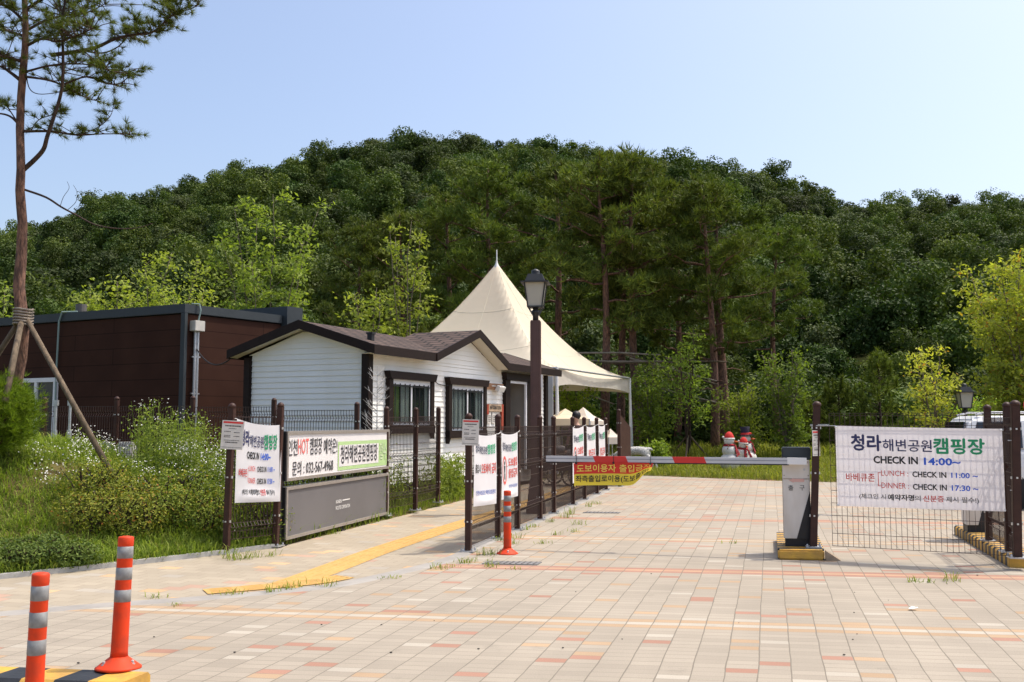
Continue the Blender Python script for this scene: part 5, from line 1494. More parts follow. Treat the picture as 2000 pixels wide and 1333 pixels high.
# camping cart with spoked wheels behind the fence
t = thing("camping_cart", "dark cart with spoked wheels behind the lane fence near the grey panel", "cart", (0, 0, 0))
mb = MB(); mb.box((0, 0, .52), (.9, .5, .34)); mb.build("tub", pm("dark_maroon_tub", (.05, .02, .02), .6), t, bevel=.03)
for x in (-.28, .28):
    for y in (-.3, .3):
        mb = MB(); mb.smooth = True; N = 22
        mb.tube([(x + .2 * math.cos(2 * math.pi * k / N), y, .21 + .2 * math.sin(2 * math.pi * k / N)) for k in range(N + 1)], .022, 8); w_ = mb.build("wheel", m_black, t)
        mb = MB()
        for k in range(8): mb.bar((x, y, .21), (x + .19 * math.cos(k * .785), y, .21 + .19 * math.sin(k * .785)), .014)
        mb.build("spoke", pm("tan_spoke", (.34, .26, .18), .5), w_)
mb = MB(); mb.tube([(.45, 0, .6), (.75, 0, .95), (.78, 0, 1.0)], .016, 8); mb.box((.77, 0, 1.0), (.04, .3, .03)); mb.build("handle", m_black, t)
mb = MB(); mb.smooth = True
for q, r in (((-.2, 0, .78), (.2, .18, .14)), ((.2, .05, .76), (.18, .16, .12)), ((0, -.1, .88), (.16, .14, .1))): mb.ell(q, r, 12, 8)
mb.build("load", pm("grey_bundle", (.36, .34, .33), .8, .4, 5, bump=.4, bscale=8), t)
p = at(1098, 900, 24.0); t.location = (p.x, p.y, .02); t.rotation_euler = (0, 0, -.3)

# ------------------------------------------------------------------ parked car on the right
m_car = pm("white_car_paint", (.74, .74, .73), .18, .03, 1, spec=.6); m_cglass = pm("dark_car_glass", (.012, .014, .016), .06, .1, spec=.8); m_tyre = pm("tyre_rubber", (.02, .02, .02), .85, .2); m_rim = pm("alloy_rim", (.45, .45, .46), .3, .1, metal=.7)
t = thing("parked_car", "white sport utility vehicle parked behind the right hand fence", "car", (0, 0, 0))
Wd = .90
def loft(name, secs, mat, parent, bevel=.0):
    """secs: list of (z, x0, x1, half width)"""
    mb = MB(); mb.smooth = False; vs = []
    for z, x0, x1, h in secs: vs += [(x0, -h, z), (x1, -h, z), (x1, h, z), (x0, h, z)]
    fs = [(3, 2, 1, 0)]
    for i in range(len(secs) - 1):
        a, b = i * 4, i * 4 + 4
        fs += [(a + j, a + (j + 1) % 4, b + (j + 1) % 4, b + j) for j in range(4)]
    e = (len(secs) - 1) * 4; fs.append((e, e + 1, e + 2, e + 3))
    mb.add(vs, fs); return mb.build(name, mat, parent, bevel=bevel, bev_seg=3)
bodyc = loft("body", [(.28, -2.15, 2.1, Wd - .08), (.42, -2.28, 2.25, Wd), (.78, -2.3, 2.27, Wd + .01), (1.02, -2.22, 2.24, Wd - .02), (1.08, -2.12, 2.18, Wd - .05)], m_car, t, .05)
loft("cabin", [(1.06, -1.15, 2.14, Wd - .06), (1.35, -.72, 2.05, Wd - .13), (1.62, -.30, 1.92, Wd - .22), (1.70, -.1, 1.75, Wd - .30)], m_car, t, .05)
mb = MB()
for s in (-1, 1):
    y0, y1 = s * (Wd - .058), s * (Wd - .205)
    for a0_, a1_, b0_, b1_ in ((-.98, .12, -.36, .16), (.2, 1.02, .24, .98), (1.1, 1.98, 1.06, 1.82)):
        q = [(a0_, y0, 1.11), (a1_, y0, 1.11), (b1_, y1, 1.58), (b0_, y1, 1.58)]; mb.prism(q, (0, s * .012, 0))
mb.prism([(-1.13, -.70, 1.12), (-1.13, .70, 1.12), (-.36, .58, 1.58), (-.36, -.58, 1.58)], (-.025, 0, .018)); mb.prism([(2.13, -.66, 1.14), (2.13, .66, 1.14), (1.98, .56, 1.58), (1.98, -.56, 1.58)], (.02, 0, .006)); mb.build("window_glass", m_cglass, t)
for x in (-1.42, 1.38):
    for s in (-1, 1):
        mb = MB(); mb.smooth = True; mb.lathe((x, s * (Wd - .10), .35), [(.2, -.11), (.33, -.11), (.35, -.06), (.35, .06), (.33, .105), (.2, .105)], 28, (Vector((1, 0, 0)), UP, Vector((0, s, 0)))); wh = mb.build("wheel", m_tyre, t)
        mb = MB(); mb.lathe((x, s * (Wd - .10), .35), [(.02, .09), (.06, .10), (.06, .08), (.2, .085), (.235, .1), (.235, -.05), (.02, -.05)], 24, (Vector((1, 0, 0)), UP, Vector((0, s, 0))))
        for k in range(5):
            a = k * 1.2566; mb.bar((x, s * (Wd - .005), .35), (x + .21 * math.cos(a), s * (Wd - .005), .35 + .21 * math.sin(a)), .05, .02)
        mb.build("rim", m_rim, wh)
        mb = MB(); mb.lathe((x, s * (Wd - .12), .37), [(.3, 0), (.42, 0), (.42, .095), (.40, .10), (.3, .10)], 28, (Vector((1, 0, 0)), UP, Vector((0, s, 0)))); mb.build("wheel_arch", m_tyre, t)
for s in (-1, 1):
    mb = MB(); mb.box((-2.24, s * .64, .82), (.14, .38, .14)); mb.build("headlight", pm("clear_lamp", (.55, .56, .58), .1), t, bevel=.02)
    mb = MB(); mb.box((2.24, s * .72, .95), (.10, .26, .22)); mb.build("tail_light", pm("red_lamp", (.4, .02, .02), .2), t, bevel=.02)
    mb = MB(); mb.ell((-.80, s * (Wd + .08), 1.14), (.06, .11, .08), 10, 8); mb.build("mirror", m_car, t)
    for x in (.0, 1.0):
        mb = MB(); mb.box((x, s * (Wd + .018), .93), (.2, .03, .03)); mb.build("door_handle", m_car, t, bevel=.008)
    mb = MB(); mb.tube([(-.2, s * .58, 1.72), (0, s * .58, 1.76), (1.6, s * .58, 1.76), (1.8, s * .58, 1.71)], .018, 8); mb.build("roof_rail", m_galv, t)
mb = MB(); mb.box((-2.27, 0, .44), (.12, 1.7, .2)); mb.box((2.25, 0, .44), (.12, 1.7, .2)); mb.box((-2.29, 0, .70), (.05, .9, .16)); mb.build("bumper", m_tyre, t, bevel=.03)
p = at(1857, 850, 18.2); t.location = (p.x + 2.1, p.y - .25, 0); t.rotation_euler = (0, 0, -.16 + math.pi)

# red round sign just entering the picture on the right
p = at(2015, 792, 19.0)
t = thing("round_sign", "red rimmed round road sign clipped by the right edge", "road sign", (p.x, p.y, 0))
mb = MB(); mb.tube([(p.x, p.y, 0), (p.x, p.y, 2.25)], .03, 8); mb.build("pole", m_galv, t)
mb = MB(); mb.lathe((p.x, p.y - .04, p.z), [(.0, 0), (.19, 0), (.19, .012), (0, .012)], 28, (Vector((1, 0, 0)), UP, Vector((0, -1, 0)))); mb.build("disc", m_red, t)
mb = MB(); mb.lathe((p.x, p.y - .054, p.z), [(.0, 0), (.14, 0), (.14, .003), (0, .003)], 28, (Vector((1, 0, 0)), UP, Vector((0, -1, 0)))); mb.build("disc_face", m_white, t)
# scrap of paper on the paving
p = G(1778, 1193); t = thing("paper_scrap", "crumpled white paper scrap on the paving below the gate", "litter", (p.x, p.y, 0))
bm = MB(); rr = random.Random(4)
pts = [(p.x + .03 * i + rr.uniform(-.012, .012), p.y + .022 * j + rr.uniform(-.01, .01), .006 + rr.uniform(0, .025)) for j in range(3) for i in range(3)]
bm.add(pts, [(j * 3 + i, j * 3 + i + 1, j * 3 + i + 4, j * 3 + i + 3) for j in range(2) for i in range(2)]); bm.build("sheet", m_white, t, fix=False)
# ------------------------------------------------------------------ foliage builders (numpy)
def unit(v): return v / np.maximum(np.linalg.norm(v, axis=-1, keepdims=True), 1e-9)
def kites(rng, c, nrm, L, W, droop=0.0, dirs=None):
    """one leaf-shaped quad per centre; L, W scalars or arrays"""
    n = len(c); nrm = unit(nrm)
    d = rng.normal(size=(n, 3)) if dirs is None else dirs
    d = d - nrm * (d * nrm).sum(1, keepdims=True); d = unit(d); d[:, 2] -= droop; d = unit(d)
    s = unit(np.cross(nrm, d))
    L = np.broadcast_to(L, (n,))[:, None] * rng.uniform(.7, 1.3, (n, 1)); W = np.broadcast_to(W, (n,))[:, None] * rng.uniform(.75, 1.25, (n, 1))
    v = np.stack([c - d * L * .5, c - s * W * .5 + nrm * W * .12, c + d * L * .5, c + s * W * .5 + nrm * W * .12], 1).reshape(-1, 3)
    f = np.arange(n * 4).reshape(n, 4)
    return v, f
def shell(rng, center, rad, n, inner=.55, outw=1.2, up=.35):
    d = unit(rng.normal(size=(n, 3))); r = rng.uniform(inner ** 2, 1.05, (n, 1)) ** .5
    c = np.asarray(center) + d * r * np.asarray(rad)
    nr = unit(d * outw + rng.normal(size=(n, 3)) * .75 + np.array([0, 0, up]))
    return c, nr
def needles(rng, c, axis, m, L, w, spread=.8):
    """m needles per tuft centre -> triangles"""
    n = len(c)
    d = unit(np.repeat(axis, m, 0) + rng.normal(size=(n * m, 3)) * spread)
    b = np.repeat(c, m, 0); s = unit(np.cross(d, rng.normal(size=(n * m, 3)))) * w * .5
    LL_ = L * rng.uniform(.65, 1.15, (n * m, 1))
    v = np.stack([b - s, b + s, b + d * LL_], 1).reshape(-1, 3)
    return v, np.arange(n * m * 3).reshape(-1, 3)
class NB:
    def __init__(s): s.v, s.f, s.n = [], [], 0
    def add(s, vf):
        s.v.append(vf[0]); s.f.append(vf[1] + s.n); s.n += len(vf[0]); return s
    def get(s): return np.concatenate(s.v), np.concatenate(s.f)

m_hill_a = leafmat("hill_leaf_dark", (0.0293, 0.0525, 0.0106), (0.0645, 0.1002, 0.0197), .18, .62, .16, vary=(.68, 1.4))
m_hill_b = leafmat("hill_leaf_mid", (0.0501, 0.0837, 0.0153), (0.1059, 0.1426, 0.0287), .2, .62, .16, vary=(.68, 1.4))
m_hill_c = leafmat("hill_leaf_grey", (0.0473, 0.0662, 0.0227), (0.0860, 0.1103, 0.0378), .2, .62, .16, vary=(.68, 1.4))
m_pine = leafmat("pine_needle", (0.0632, 0.0968, 0.0174), (0.1726, 0.2109, 0.0372), .22, .62, .16, cc=(.085, .065, .02))
m_pine_near = leafmat("near_pine_needle", (.075, .12, .024), (.17, .22, .045), .28, .62, .16, cc=(.13, .10, .03))
m_pshrub = leafmat("bright_pine_needle", (.10, .19, .015), (.23, .34, .035), .35, .62, .16)
m_ygreen = leafmat("yellow_green_leaf", (0.1721, 0.2304, 0.0403), (0.3441, 0.3840, 0.0874), .42, .62, .16)
m_yellow = leafmat("yellow_leaf", (0.2746, 0.3258, 0.0515), (0.4723, 0.4951, 0.0966), .42, .62, .16, cc=(.45, .22, .04))
m_lgreen = leafmat("light_green_leaf", (0.1610, 0.2300, 0.0345), (0.3335, 0.4025, 0.0747), .42, .62, .16)
m_mid = leafmat("mid_green_leaf", (.085, .14, .026), (.19, .26, .05), .4, .62, .16)
m_azalea = leafmat("azalea_leaf", (0.0952, 0.1512, 0.0246), (0.3248, 0.3360, 0.0504), .3, .62, .16, cc=(.42, .17, .05))
m_box = leafmat("box_shrub_leaf", (0.0660, 0.1200, 0.0264), (0.1920, 0.2640, 0.0540), .25, .62, .16)
m_weed = leafmat("weed_leaf", (0.1210, 0.1760, 0.0308), (0.2970, 0.3410, 0.0660), .38, .62, .16)
m_grass = leafmat("grass_blade", (0.1190, 0.1750, 0.0234), (0.3060, 0.3600, 0.0675), .38, .62, .16, cc=(.30, .25, .10))
m_petal = pm("white_petal", (.72, .72, .66), .7, .08)

# ------------------------------------------------------------------ wooded hill: one far-off mass
trees_lib = bpy.data.collections.new("wood_kinds")
def broad_variant(seed, mat, h, r, nb, per, leaf):
    rng = np.random.default_rng(seed); nb_ = NB()
    for i in range(nb):
        a = rng.uniform(0, 6.283); q = rng.uniform(0, 1) ** .6 * r * .68; zz_ = h * rng.uniform(.36, .86) * (1 - .18 * (q / r) ** 2)
        rad = rng.uniform(.22, .42) * r
        c, nr = shell(rng, (q * math.cos(a), q * math.sin(a), zz_), (rad, rad, rad * .78), per, .62, 1.3, .3)
        nb_.add(kites(rng, c, nr, leaf, leaf * .62, .15))
    c, nr = shell(rng, (0, 0, h * .60), (r * .68, r * .68, h * .30), int(per * 2.2), .8, 1.3, .3); nb_.add(kites(rng, c, nr, leaf, leaf * .62, .15))
    v, f = nb_.get()
    o = np_mesh("wood_tree", v, f, [mat], loc='unlinked'); trees_lib.objects.link(o); return o
broad_variant(1, m_hill_a, 8.5, 3.3, 22, 190, .34); broad_variant(2, m_hill_b, 9.0, 3.0, 20, 200, .32); broad_variant(3, m_hill_a, 7.5, 3.6, 24, 180, .36)
broad_variant(4, m_hill_c, 8.0, 3.0, 20, 190, .32); broad_variant(5, m_hill_b, 10.5, 3.1, 24, 180, .31); broad_variant(6, m_hill_a, 9.5, 2.8, 21, 185, .31)
def bush_variant(seed, mat, r, nb, per, leaf):
    rng = np.random.default_rng(seed); nb_ = NB()
    for i in range(nb):
        a = rng.uniform(0, 6.283); q = rng.uniform(0, 1) ** .6 * r; rad = rng.uniform(.5, .9)
        c, nr = shell(rng, (q * math.cos(a), q * math.sin(a), rng.uniform(.3, 2.4)), (rad, rad, rad), per, .62, 1.3, .3); nb_.add(kites(rng, c, nr, leaf, leaf * .6, .15))
    v, f = nb_.get(); o = np_mesh("wood_tree", v, f, [mat], loc='unlinked'); trees_lib.objects.link(o)
bush_variant(7, m_hill_a, 1.7, 16, 150, .24); bush_variant(8, m_hill_b, 1.6, 15, 150, .22)
rng = np.random.default_rng(77)
pts = []; cell = {}
def try_pt(x, y, dmin):
    k = (int(x // 5), int(y // 5))
    for a in (-1, 0, 1):
        for b in (-1, 0, 1):
            for q in cell.get((k[0] + a, k[1] + b), ()):
                if (q[0] - x) ** 2 + (q[1] - y) ** 2 < dmin * dmin: return False
    cell.setdefault(k, []).append((x, y)); return True
for i in range(16000):
    y = math.sqrt(rng.uniform(45.0 ** 2, 162.0 ** 2)); px = rng.uniform(-260, 2260); x = (px - 1000) / FPX * y
    dm = 3.0 + rng.uniform(0, 1.0)
    if try_pt(x, y, dm):
        z = float(hill(np.array(x), np.array(y))) - .3
        s = rng.uniform(.64, .98); 
        if y < 58: s *= rng.uniform(.55, .95)
        elif rng.uniform() < .10: s *= rng.uniform(1.05, 1.2)
        pts.append((x, y, z, s, rng.uniform(0, 6.283), rng.integers(0, 6)))
    if len(pts) > 1150: break
cell = {}; n0 = len(pts)
for i in range(2500):
    y = rng.uniform(41.5, 53.0); px = rng.uniform(-200, 2200); x = (px - 1000) / FPX * y
    if try_pt(x, y, 1.5): pts.append((x, y, float(hill(np.array(x), np.array(y))) + .1, rng.uniform(.7, 1.15), rng.uniform(0, 6.283), 6 + int(rng.integers(0, 2))))
    if len(pts) > n0 + 380: break
pts = np.array(pts)
fm = bpy.data.meshes.new("hill_woodland"); fm.vertices.add(len(pts)); fm.vertices.foreach_set('co', pts[:, :3].astype(np.float32).ravel())
for nm, tp, colm_ in (("tree_scale", 'FLOAT', 3), ("tree_turn", 'FLOAT', 4)):
    at_ = fm.attributes.new(nm, tp, 'POINT'); at_.data.foreach_set('value', pts[:, colm_].astype(np.float32))
at_ = fm.attributes.new("tree_kind", 'INT', 'POINT'); at_.data.foreach_set('value', pts[:, 5].astype(np.int32))
fo = bpy.data.objects.new("hill_woodland", fm); col.objects.link(fo)
tag(fo, "dense dark green wood covering the hill behind the campsite", "woodland", kind="stuff")
ng = bpy.data.node_groups.new("scatter_wood", 'GeometryNodeTree')
ng.interface.new_socket("Geometry", in_out='INPUT', socket_type='NodeSocketGeometry'); ng.interface.new_socket("Geometry", in_out='OUTPUT', socket_type='NodeSocketGeometry')
N_, L_ = ng.nodes, ng.links
gi, go_ = N_.new("NodeGroupInput"), N_.new("NodeGroupOutput")
ci = N_.new("GeometryNodeCollectionInfo"); ci.inputs[0].default_value = trees_lib; ci.inputs["Separate Children"].default_value = True; ci.inputs["Reset Children"].default_value = True
ip = N_.new("GeometryNodeInstanceOnPoints"); ip.inputs["Pick Instance"].default_value = True
def na(nm, ty):
    q = N_.new("GeometryNodeInputNamedAttribute"); q.data_type = ty; q.inputs["Name"].default_value = nm; return q.outputs["Attribute"]
cx = N_.new("ShaderNodeCombineXYZ"); L_.new(na("tree_turn", 'FLOAT'), cx.inputs[2])
L_.new(gi.outputs[0], ip.inputs["Points"]); L_.new(ci.outputs[0], ip.inputs["Instance"]); L_.new(na("tree_kind", 'INT'), ip.inputs["Instance Index"])
L_.new(cx.outputs[0], ip.inputs["Rotation"]); L_.new(na("tree_scale", 'FLOAT'), ip.inputs["Scale"]); L_.new(ip.outputs[0], go_.inputs[0])
md = fo.modifiers.new("scatter", 'NODES'); md.node_group = ng

# ------------------------------------------------------------------ tall red pines
def pine_parts(seed, H, bare=.45, crown=2.5, limbs=17, tuft=1500, L=.34, w=.050, per=11, trunk_r=.21, bend=.35, low_side=0.0):
    rng = np.random.default_rng(seed)
    tr = MB(); tr.smooth = True
    ph = rng.uniform(0, 6.28); K = 12
    path = [Vector((bend * math.sin(ph + 3.2 * k / K) * (k / K) ** .8 - bend * math.sin(ph) * 0, bend * .7 * math.cos(ph * 1.7 + 2.6 * k / K) * (k / K), H * .97 * k / K)) for k in range(K + 1)]
    tr.tube(path, [trunk_r * (1 - .80 * k / K) * (1.25 if k == 0 else 1) for k in range(K + 1)], 10)
    def on(t):
        i = min(int(t * K), K - 1); return path[i].lerp(path[i + 1], t * K - i)
    C, A = [], []; tot = []
    for i in range(limbs):
        t = bare + (1 - bare) * (i + .3) / limbs
        a = i * 2.4 + rng.uniform(-.5, .5)
        k = (t - bare) / (1 - bare); ln = crown * (math.sin(math.pi * min(1, .22 + .80 * k)) ** .8) * rng.uniform(.7, 1.12)
        if k > .9: ln *= .7
        b = on(t); rise = rng.uniform(.05, .30) + .5 * k ** 2
        dv = Vector((math.cos(a), math.sin(a), 0)); seg = [b]
        for q in range(1, 5):
            seg.append(b + dv * ln * q / 4 + UP * (rise * ln * (q / 4) ** 1.4 + rng.uniform(-.10, .10)) + Vector((-dv.y, dv.x, 0)) * rng.uniform(-.2, .2) * ln * q / 8)
        r0 = trunk_r * .32 * (1.1 - t * .6); tr.tube(seg, [r0, r0 * .8, r0 * .55, r0 * .35, r0 * .15], 6)
        m = max(10, int(tuft * ln / (crown * limbs * .85)))
        u = rng.uniform(.40, 1.06, m); side = rng.normal(0, .26 * ln * .8, m) * (1.15 - .45 * u); z = rng.normal(.10, .17, m) + rng.uniform(0, .30, m) * (1 - np.abs(side) / ln)
        s4 = np.array([[p.x, p.y, p.z] for p in seg]); idx = np.clip(u * 4, 0, 3.999); ii = idx.astype(int); fr = (idx - ii)[:, None]
        base = s4[ii] * (1 - fr) + s4[ii + 1] * fr
        pv = np.array([-dv.y, dv.x, 0])
        c = base + pv * side[:, None] + np.array([0, 0, 1]) * z[:, None] + np.array(dv) * rng.normal(0, .12, m)[:, None]
        kc = rng.integers(0, max(3, m // 11), m); c = c[kc] + rng.normal(size=(m, 3)) * np.array([.20, .20, .10])
        C.append(c); A.append(unit(np.array(dv) * .35 + np.array([0, 0, .75]) + pv * (side / ln)[:, None]))
        for q in range(3):
            e = c[rng.integers(0, m)]; uu = rng.uniform(.3, .8); st = seg[2].lerp(seg[3], uu); tr.tube([st, st.lerp(Vector(e), .6) + UP * .04, Vector(e)], [r0 * .3, r0 * .2, r0 * .08], 4, cap=False)
    c, nr = shell(rng, tuple(on(.95)), (crown * .42, crown * .42, .7), int(tuft * .09), .3); C.append(c); A.append(nr)
    for q in range(4):      # dead snags below the crown
        t = bare * rng.uniform(.55, .98); a = rng.uniform(0, 6.28); b = on(t); dv = Vector((math.cos(a), math.sin(a), 0)); tr.tube([b, b + dv * .5 + UP * .1, b + dv * rng.uniform(.8, 1.4) + UP * rng.uniform(-.1, .3)], [.035, .022, .008], 5)
    v, f = needles(rng, np.concatenate(C), np.concatenate(A), per, L, w, .75)
    return tr, v, f
PINE_KINDS = []
for sd, kw in ((11, dict(H=12, bare=.46, crown=2.5)), (12, dict(H=12, bare=.50, crown=2.2, bend=.6)), (13, dict(H=12, bare=.40, crown=2.8)), (14, dict(H=12, bare=.34, crown=3.0, limbs=21, tuft=2000))):
    tr, v, f = pine_parts(sd, **kw)
    t = thing("pine_tree", "pine", "pine tree", (0, 0, 0), "tall pines behind the cabin and tent")
    tr.build("trunk", m_bark, t); np_mesh("crown", v, f, [m_pine], t)
    PINE_KINDS.append([t, False])
def put_pine(kind, px, Y, ytop, label, yaw, wide=1.0):
    root, used = PINE_KINDS[kind]
    o = root if not used else copy_tree(root); PINE_KINDS[kind][1] = True
    p = at(px, 900, Y); g_ = float(np.maximum(terrain(np.array(p.x), np.array(Y)), 0)); top = at(px, ytop, Y).z
    s = (top - g_) / 12.2; o.location = (p.x, Y, g_ - .05); o.rotation_euler = (0, 0, yaw); o.scale = (s * wide, s * wide, s); o["label"] = label
PINES = [(0, 1178, 36.0, 300, "straight tall pine with thick trunk rising just right of the tent's corner", .3, 1.05),
         (1, 1213, 37.5, 325, "crooked pine with leaning trunk, between two straighter pines right of the tent", 1.9, 1.0),
         (2, 1243, 36.8, 276, "tallest pine, its top twigs standing out against the sky", 4.0, .95),
         (3, 1396, 35.6, 330, "broad pine with foliage far down its trunk, behind the snowmen", 2.2, 1.0),
         (1, 1417, 37.2, 350, "slim pine close behind the broad one beside the snowmen", 5.0, 1.2),
         (2, 1086, 39.5, 290, "pine behind the lantern lamp with only a thin stretch of trunk showing", .9, 1.0),
         (3, 965, 40.5, 300, "pine standing behind the tent's peak", 3.3, .95),
         (0, 880, 42.0, 360, "pine left of the tent's peak, behind the taller yellow green sapling", 5.3, 1.0),
         (2, 785, 43.0, 395, "pine behind the narrow yellow green sapling on the cabin's ridge side", 2.0, .95),
         (3, 700, 42.5, 420, "pine with reddish trunk above the cabin's gable", 4.6, .9),
         (3, 1325, 41.0, 345, "pine in the gap between the tent side pines and those by the snowmen", 1.2, .9),
         (0, 1520, 41.5, 430, "shorter brownish green pine right of the snowmen pines", 2.9, 1.0)]
for a in PINES: put_pine(*a)

# ------------------------------------------------------------------ young broadleaf trees
def young_tree(name, label, cat, px, Y, ytop, spread, nst, mat, seed, dens=1.0, leaf=.16, low=.25, bark=None, group=None, clus=.34, zbase=None, arch=1.0, vary=1.0):
    rng = np.random.default_rng(seed); p = at(px, 900, Y)
    gz = float(np.maximum(terrain(np.array(p.x), np.array(Y)), 0)) if zbase is None else zbase
    H = at(px, ytop, Y).z - gz
    t = thing(name, label, cat, (p.x, Y, gz - .03), group); tr = MB(); tr.smooth = True; nb_ = NB()
    base = Vector((p.x, Y, gz - .03)); bark = bark or m_stem
    for i in range(nst):
        a = 6.283 * i / nst + rng.uniform(-.5, .5); h = H * rng.uniform(.72, 1.0) if i else H
        out = spread * rng.uniform(.35, .95) * arch * (0.25 if i == 0 else 1); K = 6
        path = [base + Vector((math.cos(a) * out * (k / K) ** 1.25, math.sin(a) * out * (k / K) ** 1.25, h * k / K)) + Vector((rng.normal(0, .05), rng.normal(0, .05), 0)) * (k > 0) for k in range(K + 1)]
        r0 = .045 if nst > 2 else .07
        tr.tube(path, [r0 * (1 - .85 * k / K) for k in range(K + 1)], 6)
        nt = int(11 * dens * max(1, H / 5))
        for q in range(nt):
            u = low + (1 - low) * (q + rng.uniform(0, 1)) / nt; idx = min(int(u * K), K - 1); b = path[idx].lerp(path[idx + 1], u * K - idx)
            aa = rng.uniform(0, 6.283); ln = spread * rng.uniform(.25, .75) * (1.05 - .65 * u); e = b + Vector((math.cos(aa), math.sin(aa), rng.uniform(.1, .7))) * ln
            tr.tube([b, b.lerp(e, .5) + UP * .05, e], [.014, .010, .004], 4, cap=False)
            for w_ in range(2 if ln < .5 else 3):
                c0 = b.lerp(e, (.55, .85, 1.05)[w_] if ln >= .5 else (.6, 1.05)[w_]); m = int(rng.integers(12, 22) * vary)
                c = np.array(c0) + rng.normal(size=(m, 3)) * np.array([clus, clus, clus * .7]) * .55
                nr = unit(rng.normal(size=(m, 3)) * .8 + np.array([0, 0, .9])); nb_.add(kites(rng, c, nr, leaf, leaf * .5, .35))
    tr.build("trunk", bark, t, fix=False); v, f = nb_.get(); np_mesh("crown", v, f, [mat], t); return t
YG = "young yellow green trees"
young_tree("young_tree", "rounded yellow green tree rising above the flat roof of the brown building", "tree", 300, 27.5, 490, 1.3, 7, m_ygreen, 21, 1.1, .13, .45, group=YG, clus=.30)
young_tree("young_tree", "small bright yellow green treetop left of the rounded one above the flat roof", "tree", 205, 26.0, 548, .75, 4, m_ygreen, 22, 1.2, .15, .55, group=YG)
young_tree("young_tree", "leaning yellow green sapling tip furthest left along the flat roof edge", "tree", 158, 26.5, 552, .5, 3, m_ygreen, 23, 1.0, .15, .6, group=YG)
young_tree("young_tree", "little yellow green sapling above the meter box corner of the brown building", "tree", 378, 26.8, 562, .42, 3, m_ygreen, 24, .9, .14, .6, group=YG)
young_tree("young_tree", "yellow green sapling at the left picture edge behind the pine trunk", "tree", -12, 26.0, 562, .6, 3, m_ygreen, 25, 1.0, .15, .5, group=YG)
young_tree("young_tree", "tall open many stemmed yellow green tree behind the cabin's left gable", "tree", 512, 31.0, 378, 1.75, 9, m_ygreen, 26, .62, .17, .35, group=YG, clus=.30)
young_tree("young_tree", "narrow upright yellow green tree between cabin ridge and tent peak", "tree", 790, 29.5, 432, 1.05, 6, m_ygreen, 27, .62, .16, .2, group=YG, clus=.27)
young_tree("young_tree", "low yellow green sapling just above the cabin's ridge left of the narrow upright tree", "tree", 715, 28.5, 560, .8, 5, m_ygreen, 28, .9, .16, .3, group=YG)
young_tree("yellow_tree", "large yellow leaved tree cut by the right edge of the picture", "tree", 1998, 30.0, 503, 1.95, 10, m_yellow, 31, 1.45, .15, .22, group=None, clus=.30, vary=1.3)
young_tree("yellow_tree", "small branching yellow green tree behind the gate banner beside the smaller lamp", "tree", 1828, 29.0, 668, 1.15, 6, m_yellow, 32, .75, .13, .2, clus=.24)
young_tree("young_tree", "light green bushy tree behind the barrier cabinet", "tree", 1540, 33.0, 682, 1.15, 9, m_mid, 33, 1.0, .13, .12, clus=.27)
young_tree("young_tree", "light green staked young tree between the pines, held by a tripod of poles", "tree", 1345, 33.6, 640, 1.3, 5, m_lgreen, 34, .9, .13, .3, clus=.28, bark=m_bark2)
young_tree("young_tree", "low light green shrub right behind the snowmen", "shrub", 1452, 33.4, 752, .95, 7, m_lgreen, 35, 1.3, .12, .05, clus=.28)
young_tree("young_tree", "pale green bush between the pine trunks next to the tent's right corner", "shrub", 1270, 34.6, 690, 1.2, 7, m_lgreen, 36, 1.4, .14, .1, clus=.32)
young_tree("young_tree", "pale green bush seen under the tent's eave left of the thick pine trunk", "shrub", 1135, 35.4, 700, 1.3, 7, m_lgreen, 37, 1.3, .14, .1, clus=.32)
young_tree("young_tree", "green bush behind the wire mesh left of the smaller lamp", "shrub", 1925, 33.0, 770, 1.3, 7, m_lgreen, 38, 1.5, .13, .05, clus=.3)
young_tree("young_tree", "small bright bush beside the reindeer figure", "shrub", 1283, 31.0, 865, .45, 6, m_lgreen, 39, 1.5, .12, .05, clus=.2)
# pine saplings with upright candles
for k, (px, Y, yt, lab) in enumerate(((1642, 36.0, 752, "smaller upright pine sapling left of its larger neighbour behind the gate"), (1722, 35.5, 692, "larger upright pine sapling with candle shoots behind the gate banner"), (1590, 37.0, 790, "lowest pine sapling behind the barrier cabinet"))):
    rng = np.random.default_rng(50 + k); p = at(px, 900, Y); gz = float(terrain(np.array(p.x), np.array(Y))); H = at(px, yt, Y).z - gz
    t = thing("pine_sapling", lab, "pine tree", (p.x, Y, gz), "upright pine saplings"); tr = MB(); tr.tube([(p.x, Y, gz), (p.x, Y, gz + H * .95)], [.06, .01], 7); C, A = [], []
    for i in range(46):
        z = H * rng.uniform(.12, .95); a = rng.uniform(0, 6.283); ln = 1.25 * (1 - z / H) ** .8 * rng.uniform(.7, 1.1) + .1; e = Vector((p.x + math.cos(a) * ln, Y + math.sin(a) * ln, gz + z + ln * .35)); tr.tube([(p.x, Y, gz + z - .1), e], [.018, .006], 4, cap=False)
        e2 = e + UP * rng.uniform(.25, .5); m = 12; u = rng.uniform(.3, 1, (m, 1)); C.append(np.array((p.x, Y, gz + z)) * (1 - u) + np.array(e) * u); A.append(np.tile([math.cos(a) * .4, math.sin(a) * .4, .8], (m, 1)))
        u = rng.uniform(0, 1, (10, 1)); C.append(np.array(e) * (1 - u) + np.array(e2) * u); A.append(np.tile([0, 0, 1.2], (10, 1)))
    tr.build("trunk", m_bark2, t, fix=False); v, f = needles(rng, np.concatenate(C), np.concatenate(A), 9, .22, .03, .6); np_mesh("crown", v, f, [m_pine], t)

